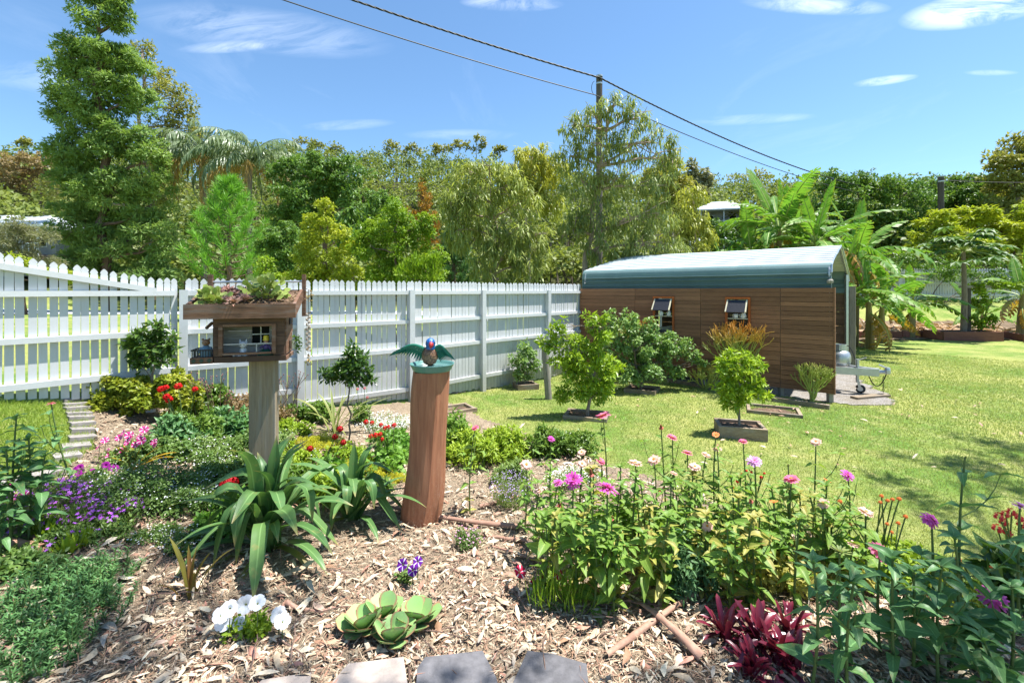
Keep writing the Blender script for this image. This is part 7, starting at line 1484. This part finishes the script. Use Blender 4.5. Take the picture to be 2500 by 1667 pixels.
def bark(label, a, b, w, curl=1.0, tipw=.5, arch=.02):
    A, B = GP(*a), GP(*b); n = 16; p = bez(A + UP * .045, (A + B) / 2 + UP * arch + rng.normal(size=3) * .04 * [1, 1, 0], B + UP * .045, n); p[:, 2] = np.maximum(p[:, 2], T(p[:, 0], p[:, 1]) + .035); tg = nrm(np.gradient(p, axis=0)); S = nrm(np.cross(tg, UP)); N = np.cross(S, tg)
    m = 9; th = np.linspace(-1.9, 1.9, m) * curl; ww = w * np.linspace(1, tipw, n)
    V = p[:, None] + ww[:, None, None] * (np.sin(th)[None, :, None] * S[:, None] + (np.cos(th)[None, :, None] - .2) * N[:, None]); V += rng.normal(size=V.shape) * .0012
    i = np.arange(n - 1)[:, None] * m; j = np.arange(m - 1)[None]; g = Geo(); g.add(V.reshape(-1, 3), np.stack([i + j, i + m + j, i + m + j + 1, i + j + 1], -1).reshape(-1, 4))
    return tag(g.obj('bark_strip', M_barks, smooth=True), label, 'bark')
M_barks = wood('shed_bark', (.3, .16, .11), (.45, .28, .2), (4, 4, 4), 5, dark=(.18, .09, .06), darkamt=.4)
bark('long curled pink brown bark strip lying behind and past the red log', (1270, 1300), (905, 1240), .022, 1.0, .6)
bark('thin curl of bark lying below the long strip', (1290, 1335), (1130, 1310), .014)
bark('thin reddish bark sliver on the pale straw', (1345, 1400), (1200, 1350), .012)
bark('straight bark strip crossing under the wide one by the bromeliad', (1480, 1620), (1690, 1470), .017, 1.0, .8, .06)
bark('wide flaring bark strip crossing over the straight one', (1715, 1635), (1560, 1490), .029, .8, .4, .1)
bark('bark piece tucked below the zinnia stems', (1620, 1500), (1585, 1430), .015)
bark('grey bark strip in the litter right of the log', (1170, 1250), (1300, 1215), .018)
bark('curl of bark near the white petunia', (700, 1490), (800, 1510), .014)
A = GP(-60, 1345); B = GP(78, 1352); g = Geo(); limb(g, A + UP * .05, B + UP * .04, .035, .03, 8, .03, .02)
for k in range(5): limb(g, B + UP * .04, B + np.array([U(.02, .1), U(-.06, .06), U(-.01, .05)]), .012, .004, 4, .1, 0)
tag(g.obj('fallen_branch', M_bark, smooth=True), 'smooth red brown branch end with stubby knuckles on the left mulch', 'branch')
r3 = np.random.default_rng(8); g = Geo()
for k in range(46):
    px, py = r3.uniform(250, 1700), r3.uniform(1330, 1660); A = GP(px, py); a = r3.uniform(0, 6.28); L = r3.uniform(.12, .4); B = onG(A[0] + L * math.cos(a), A[1] + L * math.sin(a)); limb(g, A + UP * .035, B + UP * r3.uniform(.03, .07), .004, .002, 6, .08, .04)
tag(g.obj('twigs', M_barkb), 'thin dark twigs scattered over the leaf litter', 'twigs', kind='stuff')

def grass(name, label, n, region, hmin, hmax, mat):
    x, y = region(n); k = len(x); P = np.stack([x, y, T(x, y) - .003], -1); D = nrm(UP + rng.normal(size=(k, 3)) * [.55, .55, .1]); g = Geo()
    pv_ = .15 + .75 * (vnoise(x, y, 1.1, 3) * .55 + vnoise(x, y, .35, 4) * .45) + U(-.25, .25, k); wd = .0028 * np.clip(np.hypot(x, y) / 5, 1, 2.2)
    leaves(g, P, D, rdir(k), U(hmin, hmax, k), wd * 2, (np.array([[0, -.5, 0], [0, .5, 0], [1, 0, -.12]]), np.array([[0, 1, 2]])), np.clip(pv_, 0, 1)); tag(g.obj(name, mat, origin=(0, 0, 0)), label, 'grass', kind='stuff')
L_grass = lm('lawn_blade', (.13, .23, .045), (.43, .43, .17), transl=.4); SHED = [tuple(sh(-.1, .1)), tuple(sh(SL + .25, .05)), tuple(sh(SL + .75, .5)), tuple(sh(SL + .7, 1.3)), tuple(sh(SL + .3, 2.3)), tuple(sh(SL, 4.6)), tuple(sh(-.1, 4.6))]
def reg_lawn(n):
    d = U(3.0, 18.0, n); a = U(-.35, 1.15, n); x, y = d * np.sin(a), d * np.cos(a); e = FP[5] - FP[2]; side = e[0] * (y - FP[2][1]) - e[1] * (x - FP[2][0]); ok = ~inpoly(x, y, BED) & ~inpoly(x, y, SHED) & ((side < -.1) | (x > 1.7)); return x[ok], y[ok]
grass('lawn_grass', 'short sunlit yellow green lawn grass', 400000, reg_lawn, .02, .045, L_grass)
def reg_left(n):
    x = U(-6, -2.6, n); y = U(2.2, 5.6, n); e = FL[0] - FL[2]; side = e[0] * (y - FL[2][1]) - e[1] * (x - FL[2][0]); ok = ~inpoly(x, y, BED) & (side < .0); return x[ok], y[ok]
grass('lawn_grass', 'lush longer grass of the left lawn corner', 110000, reg_left, .035, .075, lm('left_lawn_blade', (.1, .21, .025), (.34, .42, .08), transl=.42))
g = Geo(); x = U(1.5, 7.5, 170); y = U(4.5, 9.5, 170); ok = ~inpoly(x, y, BED) & ~inpoly(x, y, SHED); x, y = x[ok], y[ok]; n = len(x)
leaves(g, np.stack([x, y, T(x, y) + .03], -1), nrm(rdir(n) * [1, 1, .2]), nrm(UP + rdir(n) * .4), U(.05, .1, n), U(.015, .03, n), CURL, U(.3, .6, n)); tag(g.obj('lawn_leaves', M_lit, origin=(0, 0, 0)), 'scattered dry leaves on the lawn', 'leaf litter', kind='stuff')

# gum tree overhead behind the camera: throws the dappled shade on the near bed and lawn
def overhead():
    b = onG(3.6, -3.4); t = thing('weeping_gum', 'gum tree spreading its branches over the near flower bed', 'tree', b); g = Geo(); gt = Geo()
    off = np.array([SUN_H[0], SUN_H[1], 0]) / math.tan(SUN_EL)
    spots = [(-1.6, 2.1, .5), (-2.5, 2.6, .45), (-.9, 1.9, .4), (-2.1, 3.1, .35), (-.1, 1.75, .4), (.9, 1.8, .4), (2.1, 2.3, .55), (2.8, 2.9, .5), (3.6, 4.1, .4), (4.6, 4.7, .5), (3.0, 2.2, .5), (-3.0, 3.6, .4), (5.6, 5.2, .5), (1.5, 2.0, .3), (-3.4, 3.0, .4)]
    cls = []
    for x_, y_, r_ in spots:
        z_ = 6.6 + U(0, 1.4); c = np.array([x_, y_, 0]) + off * z_ + UP * z_; cls.append((c, np.array([r_, r_, r_ * .6])))
    crown(g, cls, 3600, LANCE, .16, .03, 'weep', .5, 7); top = b + np.array([-.6, 1.2, 5.6]); tp = limb(gt, b - UP * .1, top, .2, .13, 9, .04, 0)
    for c, r in cls:
        lp = limb(gt, tp[-1] if c[2] > 5 else tp[-3], c, .06, .012, 9, .06, .12)
        for _ in range(4): limb(gt, lp[6], c + rdir(1)[0] * r * .8, .01, .004, 4, .1, 0)
    g.obj('crown', L_gum, t); gt.obj('trunk', M_barkp, t)
overhead()
